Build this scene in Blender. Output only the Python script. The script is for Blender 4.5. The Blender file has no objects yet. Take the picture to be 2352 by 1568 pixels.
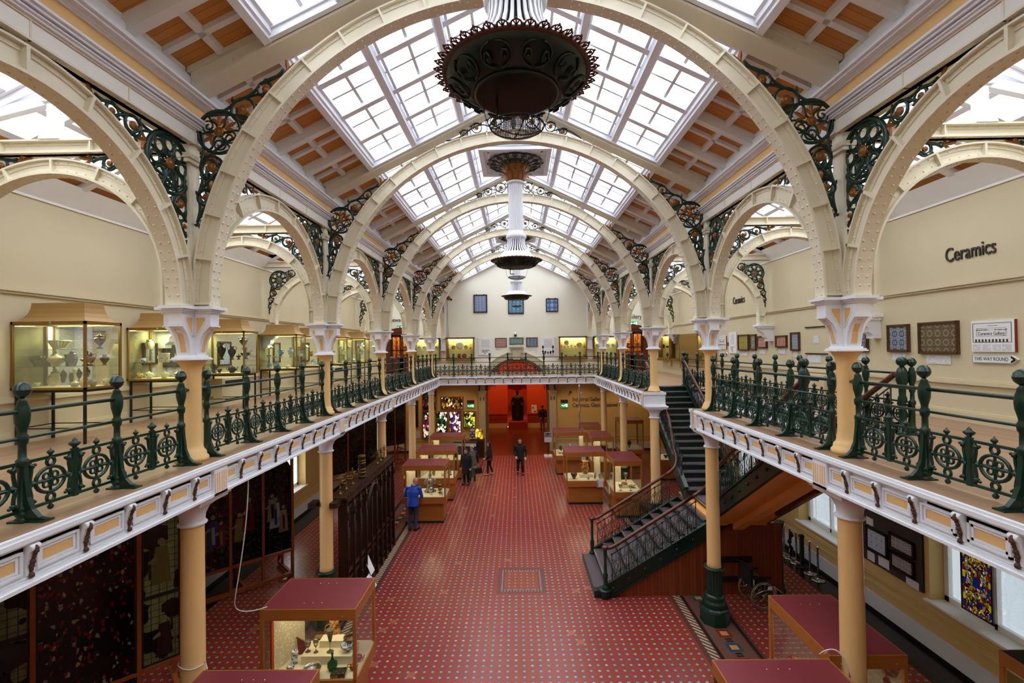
import bpy, math, random
from mathutils import Vector, Matrix, Euler
PI = math.pi
SC = bpy.context.scene
COL = SC.collection
rnd = random.Random(7)

# ------------------------------------------------------------------ camera
F, PITCH, ROLL, YAW = 1076.83, .01372, -.01371, .00952
def cam_axes():
    c, s = math.cos(YAW), math.sin(YAW)
    X = Vector((c, s, 0)); Y = Vector((-s, c, 0)); Z = Vector((0, 0, 1))
    c, s = math.cos(PITCH), math.sin(PITCH)
    D = c*Y + s*Z; V = -s*Y + c*Z
    c, s = math.cos(ROLL), math.sin(ROLL)
    return c*X + s*V, -s*X + c*V, D
U_, V_, D_ = cam_axes()
cd = bpy.data.cameras.new('camera'); cam = bpy.data.objects.new('camera', cd); COL.objects.link(cam)
cd.sensor_width = 36; cd.lens = F/2352*36; cd.clip_start = .05; cd.clip_end = 200
cam.matrix_world = Matrix(((U_.x, V_.x, -D_.x, 0), (U_.y, V_.y, -D_.y, 0), (U_.z, V_.z, -D_.z, 6.0), (0, 0, 0, 1)))
SC.camera = cam

# ------------------------------------------------------------------ light and exposure
SKY = 7.2
world = bpy.data.worlds.new('overcast_sky'); SC.world = world; world.use_nodes = True
wn = world.node_tree.nodes['Background']
wn.inputs[0].default_value = (.97, .985, 1.0, 1); wn.inputs[1].default_value = SKY
SC.view_settings.view_transform = 'Standard'; SC.view_settings.look = 'None'
SC.view_settings.exposure = 0.0; SC.view_settings.gamma = 1; SC.view_settings.use_curve_mapping = False
cy = SC.cycles
cy.max_bounces = 7; cy.diffuse_bounces = 4; cy.glossy_bounces = 3; cy.transmission_bounces = 4
cy.transparent_max_bounces = 24; cy.caustics_reflective = False; cy.caustics_refractive = False
cy.sample_clamp_indirect = 6; cy.use_denoising = True

# ------------------------------------------------------------------ sizes of the hall
W, S, Y0, G = 4.248, 4.262, 6.092, 4.588      # arcade half width, bay, first column, gallery floor
WALL = 7.92; YE = Y0 + 5*S; YB = -2.4          # aisle wall, end wall, wall behind the camera
def YN(n): return Y0 + n*S
EDGE = 3.92                                    # nave edge of the galleries

# ------------------------------------------------------------------ mesh helper
class MB:
    def __init__(s): s.v = []; s.f = []; s.m = []; s.sm = []; s.mi = 0; s.smooth = False
    def add(s, vs, fs, smooth=None):
        o = len(s.v); s.v += [tuple(p) for p in vs]
        sm = s.smooth if smooth is None else smooth
        for f in fs: s.f.append(tuple(i+o for i in f)); s.m.append(s.mi); s.sm.append(sm)
        return s
    def mat(s, i): s.mi = i; return s
    def box(s, x0, x1, y0, y1, z0, z1):
        return s.add([(x0,y0,z0),(x1,y0,z0),(x1,y1,z0),(x0,y1,z0),(x0,y0,z1),(x1,y0,z1),(x1,y1,z1),(x0,y1,z1)],
            [(0,3,2,1),(4,5,6,7),(0,1,5,4),(1,2,6,5),(2,3,7,6),(3,0,4,7)], False)
    def quad(s, a, b, c, d): return s.add([a,b,c,d], [(0,1,2,3)], False)
    def slab(s, pts8):   # 4 bottom, 4 top points
        return s.add(pts8, [(0,3,2,1),(4,5,6,7),(0,1,5,4),(1,2,6,5),(2,3,7,6),(3,0,4,7)], False)
    def prism(s, poly, a, b, ax='y', smooth=False):
        n = len(poly)
        def P(u, w, d): return {'y': (u, d, w), 'x': (d, u, w), 'z': (u, w, d)}[ax]
        vs = [P(u, w, a) for u, w in poly] + [P(u, w, b) for u, w in poly]
        s.add(vs, [(i, (i+1) % n, n+(i+1) % n, n+i) for i in range(n)], smooth)
        return s.add(vs, [tuple(range(n-1, -1, -1)), tuple(range(n, 2*n))], False)
    def lathe(s, prof, c=(0,0,0), n=16, ax='z', smooth=True, flute=0):
        vs = []; fs = []
        for r, z in prof:
            for k in range(n):
                a = 2*PI*k/n; rr = r*(1-flute*(k % 2))
                p = (rr*math.cos(a), rr*math.sin(a), z)
                if ax == 'y': p = (p[0], p[2], p[1])
                if ax == 'x': p = (p[2], p[0], p[1])
                vs.append((p[0]+c[0], p[1]+c[1], p[2]+c[2]))
        m = len(prof)
        for i in range(m-1):
            for k in range(n):
                fs.append((i*n+k, i*n+(k+1) % n, (i+1)*n+(k+1) % n, (i+1)*n+k))
        s.add(vs, fs, smooth)
        caps = []
        if prof[0][0] > 1e-4: caps.append(tuple(range(n-1, -1, -1)))
        if prof[-1][0] > 1e-4: caps.append(tuple(range((m-1)*n, m*n)))
        o = len(s.v) - len(vs)
        for c_ in caps: s.f.append(tuple(i+o for i in c_)); s.m.append(s.mi); s.sm.append(False)
        return s
    def ball(s, c, r, n=8, sq=1.0):
        h = max(3, n//2)
        return s.lathe([(max(1e-5, r*math.sin(PI*i/h)), -r*sq*math.cos(PI*i/h)) for i in range(h+1)], c, n)
    def tube(s, pts, r, n=6, closed=False, smooth=True):
        P = [Vector(p) for p in pts]; m = len(P)
        R = r if isinstance(r, (list, tuple)) else [r]*m
        vs = []; up = None
        for i in range(m):
            if closed: t = P[(i+1) % m]-P[i-1]
            else: t = P[min(i+1, m-1)]-P[max(i-1, 0)]
            if t.length < 1e-9: t = Vector((0,0,1))
            t.normalize()
            if up is None:
                up = Vector((0,1,0)) if abs(t.y) < .9 else Vector((1,0,0))
            up = up - t*up.dot(t)
            if up.length < 1e-6: up = t.orthogonal()
            up.normalize(); q = t.cross(up)
            for k in range(n):
                a = 2*PI*k/n
                vs.append(P[i] + (up*math.cos(a)+q*math.sin(a))*R[i])
        fs = []
        for i in range(m if closed else m-1):
            j = (i+1) % m
            for k in range(n): fs.append((i*n+k, i*n+(k+1) % n, j*n+(k+1) % n, j*n+k))
        s.add(vs, fs, smooth)
        if not closed:
            o = len(s.v)-len(vs)
            for c_ in (tuple(range(n-1,-1,-1)), tuple(range((m-1)*n, m*n))):
                s.f.append(tuple(i+o for i in c_)); s.m.append(s.mi); s.sm.append(False)
        return s
    def bar(s, a, b, w, h=None):      # square bar between two points
        h = h or w; a = Vector(a); b = Vector(b); t = (b-a).normalized()
        up = Vector((0,0,1)) if abs(t.z) < .9 else Vector((0,1,0))
        q = t.cross(up).normalized(); up = q.cross(t)
        vs = [p+q*(sx*w/2)+up*(sz*h/2) for p in (a, b) for sx, sz in ((-1,-1),(1,-1),(1,1),(-1,1))]
        return s.slab(vs)
    def blade(s, pts, wid, th):       # flat leaf in the local xz plane
        n = len(pts); L = []; Rr = []
        for i, (u, w) in enumerate(pts):
            a = pts[min(i+1, n-1)]; b = pts[max(i-1, 0)]
            tx, tz = a[0]-b[0], a[1]-b[1]; l = math.hypot(tx, tz) or 1
            k = wid[i] if isinstance(wid, (list, tuple)) else wid
            L.append((u-tz/l*k, w+tx/l*k)); Rr.append((u+tz/l*k, w-tx/l*k))
        vs = []
        for i in range(n):
            vs += [(L[i][0], 0, L[i][1]), (pts[i][0], -th, pts[i][1]), (Rr[i][0], 0, Rr[i][1]), (pts[i][0], th, pts[i][1])]
        fs = []
        for i in range(n-1):
            for k in range(4): fs.append((4*i+k, 4*i+(k+1) % 4, 4*i+4+(k+1) % 4, 4*i+4+k))
        return s.add(vs, fs, False)
    def join(s, o, M=None):
        b = len(s.v)
        s.v += [tuple(M @ Vector(p)) for p in o.v] if M else o.v
        s.f += [tuple(i+b for i in f) for f in o.f]; s.m += o.m; s.sm += o.sm
        return s
    def me(s, name, mats):
        me = bpy.data.meshes.new(name); me.from_pydata(s.v, [], s.f); me.update()
        for m in (mats if isinstance(mats, (list, tuple)) else [mats]): me.materials.append(m)
        me.polygons.foreach_set('material_index', s.m); me.polygons.foreach_set('use_smooth', s.sm)
        return me
    def build(s, name, mats, parent=None, loc=None, rz=0):
        return link(name, s.me(name, mats), parent, loc, rz)
def link(name, me, parent=None, loc=None, rz=0, scale=None):
    o = bpy.data.objects.new(name, me); COL.objects.link(o)
    if parent: o.parent = parent
    if loc: o.location = loc
    if rz: o.rotation_euler = (0, 0, rz)
    if scale: o.scale = scale
    return o
def struct(o): o['kind'] = 'structure'; return o
def tag(o, label, cat, group=None):
    o['label'] = label; o['category'] = cat; o['kind'] = 'thing'
    if group: o['group'] = group
    return o
def thing(name, label, cat, loc=(0,0,0), rz=0, group=None):
    o = bpy.data.objects.new(name, None); COL.objects.link(o); o.empty_display_size = .1
    o.location = loc; o.rotation_euler = (0, 0, rz)
    return tag(o, label, cat, group)
def ring(c, r, n=20): return [(c[0]+r*math.cos(2*PI*k/n), 0, c[1]+r*math.sin(2*PI*k/n)) for k in range(n)]
def spiral(c, r0, r1, a0, turns, n=18):
    return [(c[0]+(r0+(r1-r0)*i/n)*math.cos(a0+2*PI*turns*i/n), 0, c[1]+(r0+(r1-r0)*i/n)*math.sin(a0+2*PI*turns*i/n)) for i in range(n+1)]
def bez(p0, p1, p2, p3, n=10):
    o = []
    for i in range(n+1):
        t = i/n; a = (1-t)**3; b = 3*t*(1-t)**2; c = 3*t*t*(1-t); d = t**3
        o.append(tuple(a*p0[k]+b*p1[k]+c*p2[k]+d*p3[k] for k in range(len(p0))))
    return o
ORD = ['first', 'second', 'third', 'fourth', 'fifth', 'sixth', 'seventh', 'eighth', 'ninth', 'tenth']
# ------------------------------------------------------------------ materials
def lin(h):
    h = h.lstrip('#'); o = []
    for i in (0, 2, 4):
        c = int(h[i:i+2], 16)/255; o.append(c/12.92 if c <= .04045 else ((c+.055)/1.055)**2.4)
    return (*o, 1)
class N:      # small expression wrapper around shader sockets
    def __init__(s, nt, k): s.nt = nt; s.k = k
    def op(s, o, b=None, c=None):
        n = s.nt.nodes.new('ShaderNodeMath'); n.operation = o
        for i, q in enumerate((s, b, c)):
            if q is None: continue
            if isinstance(q, N): s.nt.links.new(q.k, n.inputs[i])
            else: n.inputs[i].default_value = q
        return N(s.nt, n.outputs[0])
    def __add__(s, b): return s.op('ADD', b)
    def __sub__(s, b): return s.op('SUBTRACT', b)
    def __mul__(s, b): return s.op('MULTIPLY', b)
    def __truediv__(s, b): return s.op('DIVIDE', b)
    def lt(s, b): return s.op('LESS_THAN', b)
    def gt(s, b): return s.op('GREATER_THAN', b)
    def abs(s): return s.op('ABSOLUTE')
    def floor(s): return s.op('FLOOR')
    def fr(s): return s.op('FRACT')
    def mn(s, b): return s.op('MINIMUM', b)
    def mx(s, b): return s.op('MAXIMUM', b)
    def inv(s): return (s*-1.0)+1.0
    def between(s, a, b): return s.gt(a)*s.lt(b)
class Mat:
    def __init__(s, name, col='#ffffff', rough=.5, metal=0, spec=.5, coat=0):
        s.m = bpy.data.materials.new(name); s.m.use_nodes = True; s.nt = s.m.node_tree
        s.b = s.nt.nodes['Principled BSDF']
        s.b.inputs['Base Color'].default_value = lin(col); s.b.inputs['Roughness'].default_value = rough
        s.b.inputs['Metallic'].default_value = metal; s.b.inputs['Specular IOR Level'].default_value = spec
        s.b.inputs['Coat Weight'].default_value = coat
    def coords(s, kind='obj'):
        if kind == 'obj':
            n = s.nt.nodes.new('ShaderNodeTexCoord'); out = n.outputs['Object']
        else:
            n = s.nt.nodes.new('ShaderNodeNewGeometry'); out = n.outputs['Position']
        q = s.nt.nodes.new('ShaderNodeSeparateXYZ'); s.nt.links.new(out, q.inputs[0]); s.vec = out
        return [N(s.nt, q.outputs[i]) for i in range(3)]
    def noise(s, scale, detail=2, vec=None, rough=.5):
        n = s.nt.nodes.new('ShaderNodeTexNoise'); n.inputs['Scale'].default_value = scale
        n.inputs['Detail'].default_value = detail; n.inputs['Roughness'].default_value = rough
        if vec is None:
            g = s.nt.nodes.new('ShaderNodeTexCoord'); vec = g.outputs['Object']
        s.nt.links.new(vec, n.inputs['Vector']); return N(s.nt, n.outputs['Fac'])
    def combine(s, a, b, c=0.0):
        n = s.nt.nodes.new('ShaderNodeCombineXYZ')
        for i, q in enumerate((a, b, c)):
            if isinstance(q, N): s.nt.links.new(q.k, n.inputs[i])
            else: n.inputs[i].default_value = q
        return n.outputs[0]
    def white(s, a, b, c=0.0):
        n = s.nt.nodes.new('ShaderNodeTexWhiteNoise'); s.nt.links.new(s.combine(a, b, c), n.inputs[0])
        return N(s.nt, n.outputs[0]), n.outputs[1]
    def voro(s, scale, feature='F1', vec=None, out='Color'):
        n = s.nt.nodes.new('ShaderNodeTexVoronoi'); n.feature = feature; n.inputs['Scale'].default_value = scale
        if vec is None:
            g = s.nt.nodes.new('ShaderNodeTexCoord'); vec = g.outputs['Object']
        s.nt.links.new(vec, n.inputs['Vector']); return n.outputs[out]
    def mix(s, f, a, b):
        n = s.nt.nodes.new('ShaderNodeMix'); n.data_type = 'RGBA'
        if isinstance(f, N): s.nt.links.new(f.k, n.inputs[0])
        else: n.inputs[0].default_value = f
        for i, q in ((6, a), (7, b)):
            if isinstance(q, str): n.inputs[i].default_value = lin(q)
            elif isinstance(q, tuple): n.inputs[i].default_value = q
            else: s.nt.links.new(q, n.inputs[i])
        return n.outputs[2]
    def ramp(s, f, stops, const=False):
        n = s.nt.nodes.new('ShaderNodeValToRGB'); e = n.color_ramp.elements
        if const: n.color_ramp.interpolation = 'CONSTANT'
        while len(e) < len(stops): e.new(.5)
        for q, (p, c) in zip(e, stops): q.position = p; q.color = lin(c)
        s.nt.links.new(f.k if isinstance(f, N) else f, n.inputs[0]); return n.outputs[0]
    def col(s, sock): s.nt.links.new(sock, s.b.inputs['Base Color']); return s
    def set(s, name, q):
        if isinstance(q, N): s.nt.links.new(q.k, s.b.inputs[name])
        else: s.b.inputs[name].default_value = q
        return s
    def bump(s, h, strength=.3, dist=.01):
        n = s.nt.nodes.new('ShaderNodeBump'); n.inputs['Strength'].default_value = strength; n.inputs['Distance'].default_value = dist
        s.nt.links.new(h.k, n.inputs['Height']); s.nt.links.new(n.outputs[0], s.b.inputs['Normal']); return s
    def emit(s, c, k):
        if isinstance(c, str): s.b.inputs['Emission Color'].default_value = lin(c)
        else: s.nt.links.new(c, s.b.inputs['Emission Color'])
        s.b.inputs['Emission Strength'].default_value = k; return s
M = {}
def paint(key, c, rough=.5, var=.06, scale=3.0, **k):
    m = Mat(key, c, rough, **k)
    n = m.noise(scale, 4)
    a = lin(c); d = tuple(max(0, q*(1-var*1.6)) for q in a[:3])+(1,); u = tuple(min(1, q*(1+var*.5)) for q in a[:3])+(1,)
    m.col(m.mix(n, d, u)); M[key] = m.m; return m
paint('wall_pale', '#F3EFDF', .85, .03, 1.0)
paint('wall_cream', '#D6C8A6', .85, .05, 1.2)
paint('wall_lower', '#D9B877', .8, .06, 1.0)
paint('dado_white', '#DADADC', .7, .05, 2)
paint('white', '#F2F4FC', .5, .04)
paint('white_warm', '#F3F0EA', .5, .05)
paint('peach', '#F2C584', .6, .04)
paint('arch_cream', '#EBE2CA', .45, .05)
paint('column', '#F5C988', .42, .05)
paint('green', '#073024', .3, .1, 8)
paint('green_dark', '#08241D', .3, .1, 8)
paint('gilt', '#96602A', .38, .15, 20, metal=.45)
paint('rust', '#5A2A1B', .6, .2, 12)
paint('brown_leaf', '#54341F', .55, .25, 18)
paint('maroon', '#7E2F36', .45, .05, 3)
paint('black', '#0A0A0B', .5, .1)
paint('tan', '#F2CFA8', .6, .05)
paint('orange_wall', '#D2490F', .75, .08, 1.5)
paint('orange_dark', '#9A2C0C', .75, .08, 1.5)
paint('bronze', '#241812', .4, .2, 9, metal=.6)
paint('brass', '#8A672C', .3, .1, 10, metal=.9)
paint('silver', '#B8B8B8', .25, .05, 10, metal=.95)
paint('chrome', '#C8C8CA', .15, .03, 10, metal=1)
paint('felt', '#EFE6CB', .9, .03, 6)
paint('paper', '#EDEDEF', .7, .02, 6)
paint('frame_brown', '#5B3A1C', .45, .12, 9)
paint('frame_black', '#1C1413', .45, .12, 9)
paint('case_gold', '#8A6426', .4, .1, 5, metal=.15)
paint('case_roof', '#A8844E', .45, .05, 2)
paint('soffit', '#E0994E', .7, .05, 2)
paint('stone', '#C3B89C', .7, .1, 5)
paint('stone_dark', '#75654C', .7, .12, 5)
paint('skin', '#C68F74', .55, .05, 12)
paint('hair_dark', '#1C1411', .6, .2, 30)
paint('hair_fair', '#B59468', .6, .2, 30)
paint('blue_coat', '#1642B4', .6, .12, 9)
paint('navy', '#141B30', .75, .15, 9)
paint('denim', '#2A3350', .8, .15, 12)
paint('black_cloth', '#101013', .8, .2, 9)
paint('olive', '#5B5D46', .8, .2, 9)
paint('grey_cloth', '#77737C', .8, .1, 9)
paint('purple', '#6A1848', .7, .1, 9)
paint('leather', '#191212', .45, .1, 9)
paint('blue_board', '#1B3A63', .5, .05, 4)
paint('carpet_board', '#40352C', .9, .06, 9)
paint('signgreen', '#13844F', .5, .03, 4)
paint('red', '#8E2B20', .5, .06, 4)
paint('yellow_edge', '#C9961B', .5, .06, 4)
paint('cable', '#D8D8D4', .5, .03, 4)
paint('letter', '#39332B', .5, .05, 4)
paint('tread', '#54474C', .6, .15, 14)
def wood(key, a, b, scale=2.0, rough=.45, ax=0):
    m = Mat(key, a, rough); x, y, z = m.coords(); q = [x, y, z]
    q = [k*(1.2 if i == ax else 14.0) for i, k in enumerate(q)]
    n = m.noise(scale, 5, m.combine(*q)); m.col(m.mix(n, a, b)); M[key] = m.m; return m
wood('case_wood', '#B87230', '#9A581F', 1.2)
wood('case_wood_v', '#B87230', '#9A581F', 1.2, ax=2)
wood('oak_dark', '#3A1D11', '#1C0D08', 1.5, .4, ax=2)
wood('frame_wood', '#A4521F', '#7A3512', 1.5, .5, ax=2)
wood('handrail', '#6B2F17', '#3E190C', 2.0, .25)
wood('door_wood', '#6E2E14', '#451808', 1.5, .4, ax=2)
# gallery floor boards
m = Mat('gallery_boards', '#7A5B42', .42); x, y, z = m.coords('w')
pl_ = (x/.14).floor(); w_, _ = m.white(pl_, pl_*0.0); n = m.noise(3.0, 4, m.combine(x*14.0, y*.9))
m.col(m.mix((n*.6+w_*.35), '#A98A6C', '#83624A')); M['gallery_boards'] = m.m
# panelled ceiling boards and matchboard
def boards(key, a, b, gap, step, axis, rough=.55):
    m = Mat(key, a, rough); q = m.coords('w'); k = q[axis]/step
    e = (k.fr()-.5).abs().gt(.46); n = m.noise(4.0, 3); w_, _ = m.white(k.floor(), k.floor()*0.0)
    m.col(m.mix(e, m.mix(n*.5+w_*.5, a, b), gap)); M[key] = m.m
boards('ceiling_boards', '#D8944A', '#CC863C', '#AE6A2C', .105, 1)
boards('matchboard', '#8A3F17', '#6B2A0D', '#2E1006', .085, 0)
# glass
def glass(key, tint=(.93, .96, .95, 1), gloss=.07, rough=.02):
    m = bpy.data.materials.new(key); m.use_nodes = True; nt = m.node_tree; nt.nodes.clear()
    t = nt.nodes.new('ShaderNodeBsdfTransparent'); t.inputs[0].default_value = tint
    g = nt.nodes.new('ShaderNodeBsdfGlossy'); g.inputs['Roughness'].default_value = rough
    fr = nt.nodes.new('ShaderNodeFresnel'); fr.inputs[0].default_value = 1.45
    ml = nt.nodes.new('ShaderNodeMath'); ml.operation = 'MULTIPLY_ADD'; ml.inputs[1].default_value = gloss*10; ml.inputs[2].default_value = 0
    nt.links.new(fr.outputs[0], ml.inputs[0])
    mx = nt.nodes.new('ShaderNodeMixShader'); o = nt.nodes.new('ShaderNodeOutputMaterial')
    nt.links.new(ml.outputs[0], mx.inputs[0]); nt.links.new(t.outputs[0], mx.inputs[1]); nt.links.new(g.outputs[0], mx.inputs[2])
    nt.links.new(mx.outputs[0], o.inputs[0]); M[key] = m
glass('glass'); glass('case_glass', (.97, .985, .97, 1), .05); glass('roof_glass', (.93, .95, .97, 1), .03)
def clear_ware(key, tint):
    m = Mat(key, tint, .05); m.b.inputs['Transmission Weight'].default_value = .85; m.b.inputs['IOR'].default_value = 1.25; M[key] = m.m
clear_ware('clear_glass', '#F2EBD2'); clear_ware('green_glass', '#2E6B45')
# glazed wares
def glaze(key, a, b, scale=18, thr=.52, rough=.2):
    m = Mat(key, a, rough, coat=.3); n = m.noise(scale, 3, rough=.7); m.col(m.mix(n.gt(thr), a, b)); M[key] = m.m
glaze('creamware', '#E9DDB2', '#D9C48C', 10, .6); glaze('cream_plain', '#EADFB6', '#E4D6A4', 10)
glaze('basalt', '#2A2320', '#1B1513', 10); glaze('blue_white', '#DDE4EC', '#3457A0', 22, .55)
glaze('jasper', '#6E8DB8', '#E3E6EA', 16, .6); glaze('agate', '#7B5A35', '#2E2620', 14, .5)
glaze('darkgreen_ware', '#1F4238', '#B9A75C', 14, .66); glaze('painted_ware', '#EBE0C2', '#9A5540', 20, .6)
glaze('redware', '#8E3F2A', '#7C3422', 10); glaze('lustre', '#C99B52', '#8C4A1E', 16, .5)
glaze('grey_ware', '#8E97A0', '#AEB5BB', 8); glaze('maiolica', '#D9C27A', '#A8612C', 22, .52)
glaze('iznik', '#D8E2DF', '#2F7C93', 24, .52); glaze('ruby', '#6B2A22', '#3E1410', 12); glaze('black_ware', '#1D2A20', '#5B6A48', 22, .6)
# pictorial tile panels: small squares, each with a rosette, in a framed grid
def tiles(key, ground, inks, step, thr=.5, seed=0.0, line='#6E6A60'):
    m = Mat(key, ground, .3); x, y, z = m.coords(); u = x/step+.5*(seed % 2); w = z/step
    du = (u.fr()-.5).abs(); dw = (w.fr()-.5).abs()
    r = (du*du+dw*dw).op('SQRT'); mh = du+dw
    n = m.noise(3.2/step, 3, m.combine(du*step*2.0, dw*step*2.0, seed), .7)
    c = m.mix(n.gt(thr), ground, inks[0]); c = m.mix(((r-.3).abs()).lt(.055), c, inks[1 % len(inks)])
    c = m.mix(((mh-.62).abs()).lt(.06), c, inks[2 % len(inks)]); c = m.mix(r.lt(.11), c, inks[-1])
    c = m.mix((du.mx(dw)).gt(.485), c, line); m.col(c); M[key] = m.m
tiles('tile_blue', '#BCCBDD', ['#5E7FB8', '#3C5C9E', '#8C6E5A', '#34508C'], .19, .5)
tiles('tile_teal', '#9FBFCF', ['#3E7FA8', '#2E5F86', '#5BA0A8', '#284E78'], .24, .5, 1)
tiles('tile_blue_small', '#BAC8DC', ['#4F70AE', '#3A5698', '#6C88BC', '#2C4684'], .3, .5, 2)
tiles('tile_red', '#D6C9C2', ['#A03C48', '#8A2A38', '#B86A6A', '#7C2030'], .2, .5, 3)
tiles('tile_aqua', '#7FA8A8', ['#3F7F90', '#B2A35E', '#5F8FA0', '#2F6078'], .16, .5, 4)
tiles('tile_bluewhite', '#C8D3DE', ['#2D3B58', '#4A88A8', '#39496A', '#2A3550'], .2, .48, 5)
tiles('tile_persian', '#A9B7BE', ['#2F6C9A', '#22417A', '#7C5A40', '#A23C30'], .18, .5, 6)
tiles('tile_floral', '#6E6A42', ['#4A3A30', '#8A8F6A', '#7C4C50', '#6E3A46'], .17, .5, 7, '#3A3428')
tiles('tile_gold', '#A8984A', ['#6F6A38', '#C9B24E', '#8A6E3A', '#5A5A40'], .16, .5, 8)
tiles('tile_mono', '#4E5650', ['#C2C8C2', '#3A403C', '#8A928C', '#E0E2DC'], .2, .55, 9)
tiles('tile_pink', '#CFA6A6', ['#A65A66', '#8E4450', '#D8C2BC', '#7C3844'], .13, .5, 10)
tiles('tile_redwhite', '#D8CDB8', ['#B4433C', '#C9605A', '#7C6A50', '#9A302C'], .2, .5, 11)
tiles('tile_smallblue', '#AFB9C8', ['#6A7A9A', '#50628A', '#8E98AA', '#3E4E78'], .09, .5, 12)
tiles('tile_delft', '#CCD3DE', ['#6F86B4', '#A8B4CC', '#CCD3DE', '#38508E'], .145, .6, 13, '#262C3C')
tiles('tile_colour', '#C3C6C4', ['#5F7F78', '#9A4A42', '#8A9A98', '#3A4A6A'], .145, .6, 14, '#26282C')
tiles('tile_cream', '#D9D2B4', ['#8FA08C', '#B8A878', '#7C8C80', '#5A6A5C'], .1, .5, 15)
# leaded coloured glass: cells of colour, dark cames, lit from behind
def translucent(m, cc, f):
    tr = m.nt.nodes.new('ShaderNodeBsdfTranslucent'); m.nt.links.new(cc, tr.inputs[0]); ms = m.nt.nodes.new('ShaderNodeMixShader'); ms.inputs[0].default_value = f
    m.nt.links.new(m.b.outputs[0], ms.inputs[1]); m.nt.links.new(tr.outputs[0], ms.inputs[2]); m.nt.links.new(ms.outputs[0], m.nt.nodes['Material Output'].inputs[0])
def stained(key, cols, scale, glow=0.0, lead=.06, dark=.0, trans=.0):
    m = Mat(key, '#101010', .15); x, y, z = m.coords(); v = m.combine(x, y*.3, z*.62)
    c = m.voro(scale, vec=v); sp = m.nt.nodes.new('ShaderNodeSeparateColor'); m.nt.links.new(c, sp.inputs[0])
    k = len(cols); cc = m.ramp(N(m.nt, sp.outputs[0]), [(i/k, q) for i, q in enumerate(cols)], True)
    e = N(m.nt, m.voro(scale, 'DISTANCE_TO_EDGE', v, 'Distance')).lt(lead)
    cc = m.mix(e, cc, '#060606')
    m.col(cc)
    if glow: m.emit(cc, glow)
    if trans: translucent(m, cc, trans)
    M[key] = m.m
stained('glass_dark_red', ['#0B0606', '#140707', '#1C0808', '#090909', '#120A08', '#0C0707', '#7A0F18', '#0A0808', '#160B09', '#2A1A10', '#0A0606', '#0D0808', '#8A7A6A'], 26, 0, .05, trans=.12)
stained('glass_dark_green', ['#1A1C14', '#23241A', '#101210', '#2E2A1C', '#1B2018', '#3C3A2A', '#14120E', '#2A2420', '#45402E'], 22, 0, .08, trans=.3)
stained('glass_knight', ['#15181A', '#241812', '#2A2A1E', '#16202E', '#3A2A16', '#5A0F10', '#121418', '#1C2E58', '#6A6A60', '#4A4A1E', '#12120E'], 20, 0, .08, trans=.45)
stained('lightbox_banner', ['#1E130A', '#3A2410', '#7A5A20', '#C9A858', '#6A2A12', '#0E0A08', '#E8DCA8', '#2A1A10', '#8A6A30'], 9, 1.0, .05)
stained('lightbox_green', ['#10200E', '#F2F2D8', '#2E4A18', '#0C140C', '#E8E8C8', '#1C3A4A', '#3A5A20', '#FAFAF0', '#0A100A'], 9, 1.1, .05)
stained('lightbox_violet', ['#F8F4F0', '#2A1F5A', '#F0E8E0', '#5A1F22', '#C8603A', '#3A3A8A', '#FAFAF4', '#1C2A4A'], 9, 1.2, .05)
stained('lightbox_yellow', ['#C9C040', '#1C2430', '#E0D860', '#5A7A20', '#8A9A30', '#141A22', '#E8E090', '#3A4A18'], 9, 1.1, .05)
stained('lightbox_mixed', ['#1C2A5A', '#F0E8D8', '#7A1A20', '#2A2A40', '#D8C8A0', '#12122A', '#B02A40', '#10203A', '#E8E0C8'], 9, 1.0, .05)
stained('lightbox_dim', ['#0E1A12', '#16241A', '#3A4A2A', '#5A1A2A', '#0C120E', '#1A2A30', '#8A8A3A', '#0A0E0A'], 8, .7, .06)
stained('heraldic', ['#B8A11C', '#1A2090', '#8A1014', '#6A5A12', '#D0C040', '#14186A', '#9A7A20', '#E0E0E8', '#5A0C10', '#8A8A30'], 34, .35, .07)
stained('lamp_glass', ['#D8A81C', '#E8C83A', '#8A5A10', '#F0D860', '#B88A18', '#1A1408', '#E0B828'], 7, 1.6, .04)
# leaded quarry glass with pale tint, for the screens
m = Mat('quarry_glass', '#8A8768', .2); x, y, z = m.coords(); a = (x/.11).fr(); b = (z/.11).fr()
e = ((a-.5).abs().mx((b-.5).abs())).gt(.465); n = m.noise(14, 3); c = m.mix(n, '#9A9672', '#6E6A4A')
c2 = m.mix(m.noise(2.2, 1).gt(.53), c, '#2A2A16'); c3 = m.mix(e, c2, '#0B0B0A'); m.col(c3); translucent(m, c3, .6); M['quarry_glass'] = m.m
# mesh basket under the lamps: woven wire with holes
m = Mat('wire_mesh', '#3A3632', .5); x, y, z = m.coords()
a = ((x*70.0).fr()-.5).abs().gt(.34); b = ((y*70.0).fr()-.5).abs().gt(.34); m.set('Alpha', a.mx(b)); M['wire_mesh'] = m.m
# printed text lines on paper
def printed(key, bg='#E9EAEC', ink='#8C8C92', step=.026, margin=.1, lo=-1.0, hi=1.0):
    m = Mat(key, bg, .7); x, y, z = m.coords(); k = z/step
    ln = (k.fr()-.5).abs().lt(.2); w_, _ = m.white((x*38.0).floor(), k.floor()); on = ln*w_.gt(.16)*z.between(lo, hi)
    m.col(m.mix(on*.75, bg, ink)); M[key] = m.m
printed('print_small', step=.022); printed('print_card', step=.02); printed('print_cream', '#F0E6CC', '#8A7F70', .024)
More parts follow.
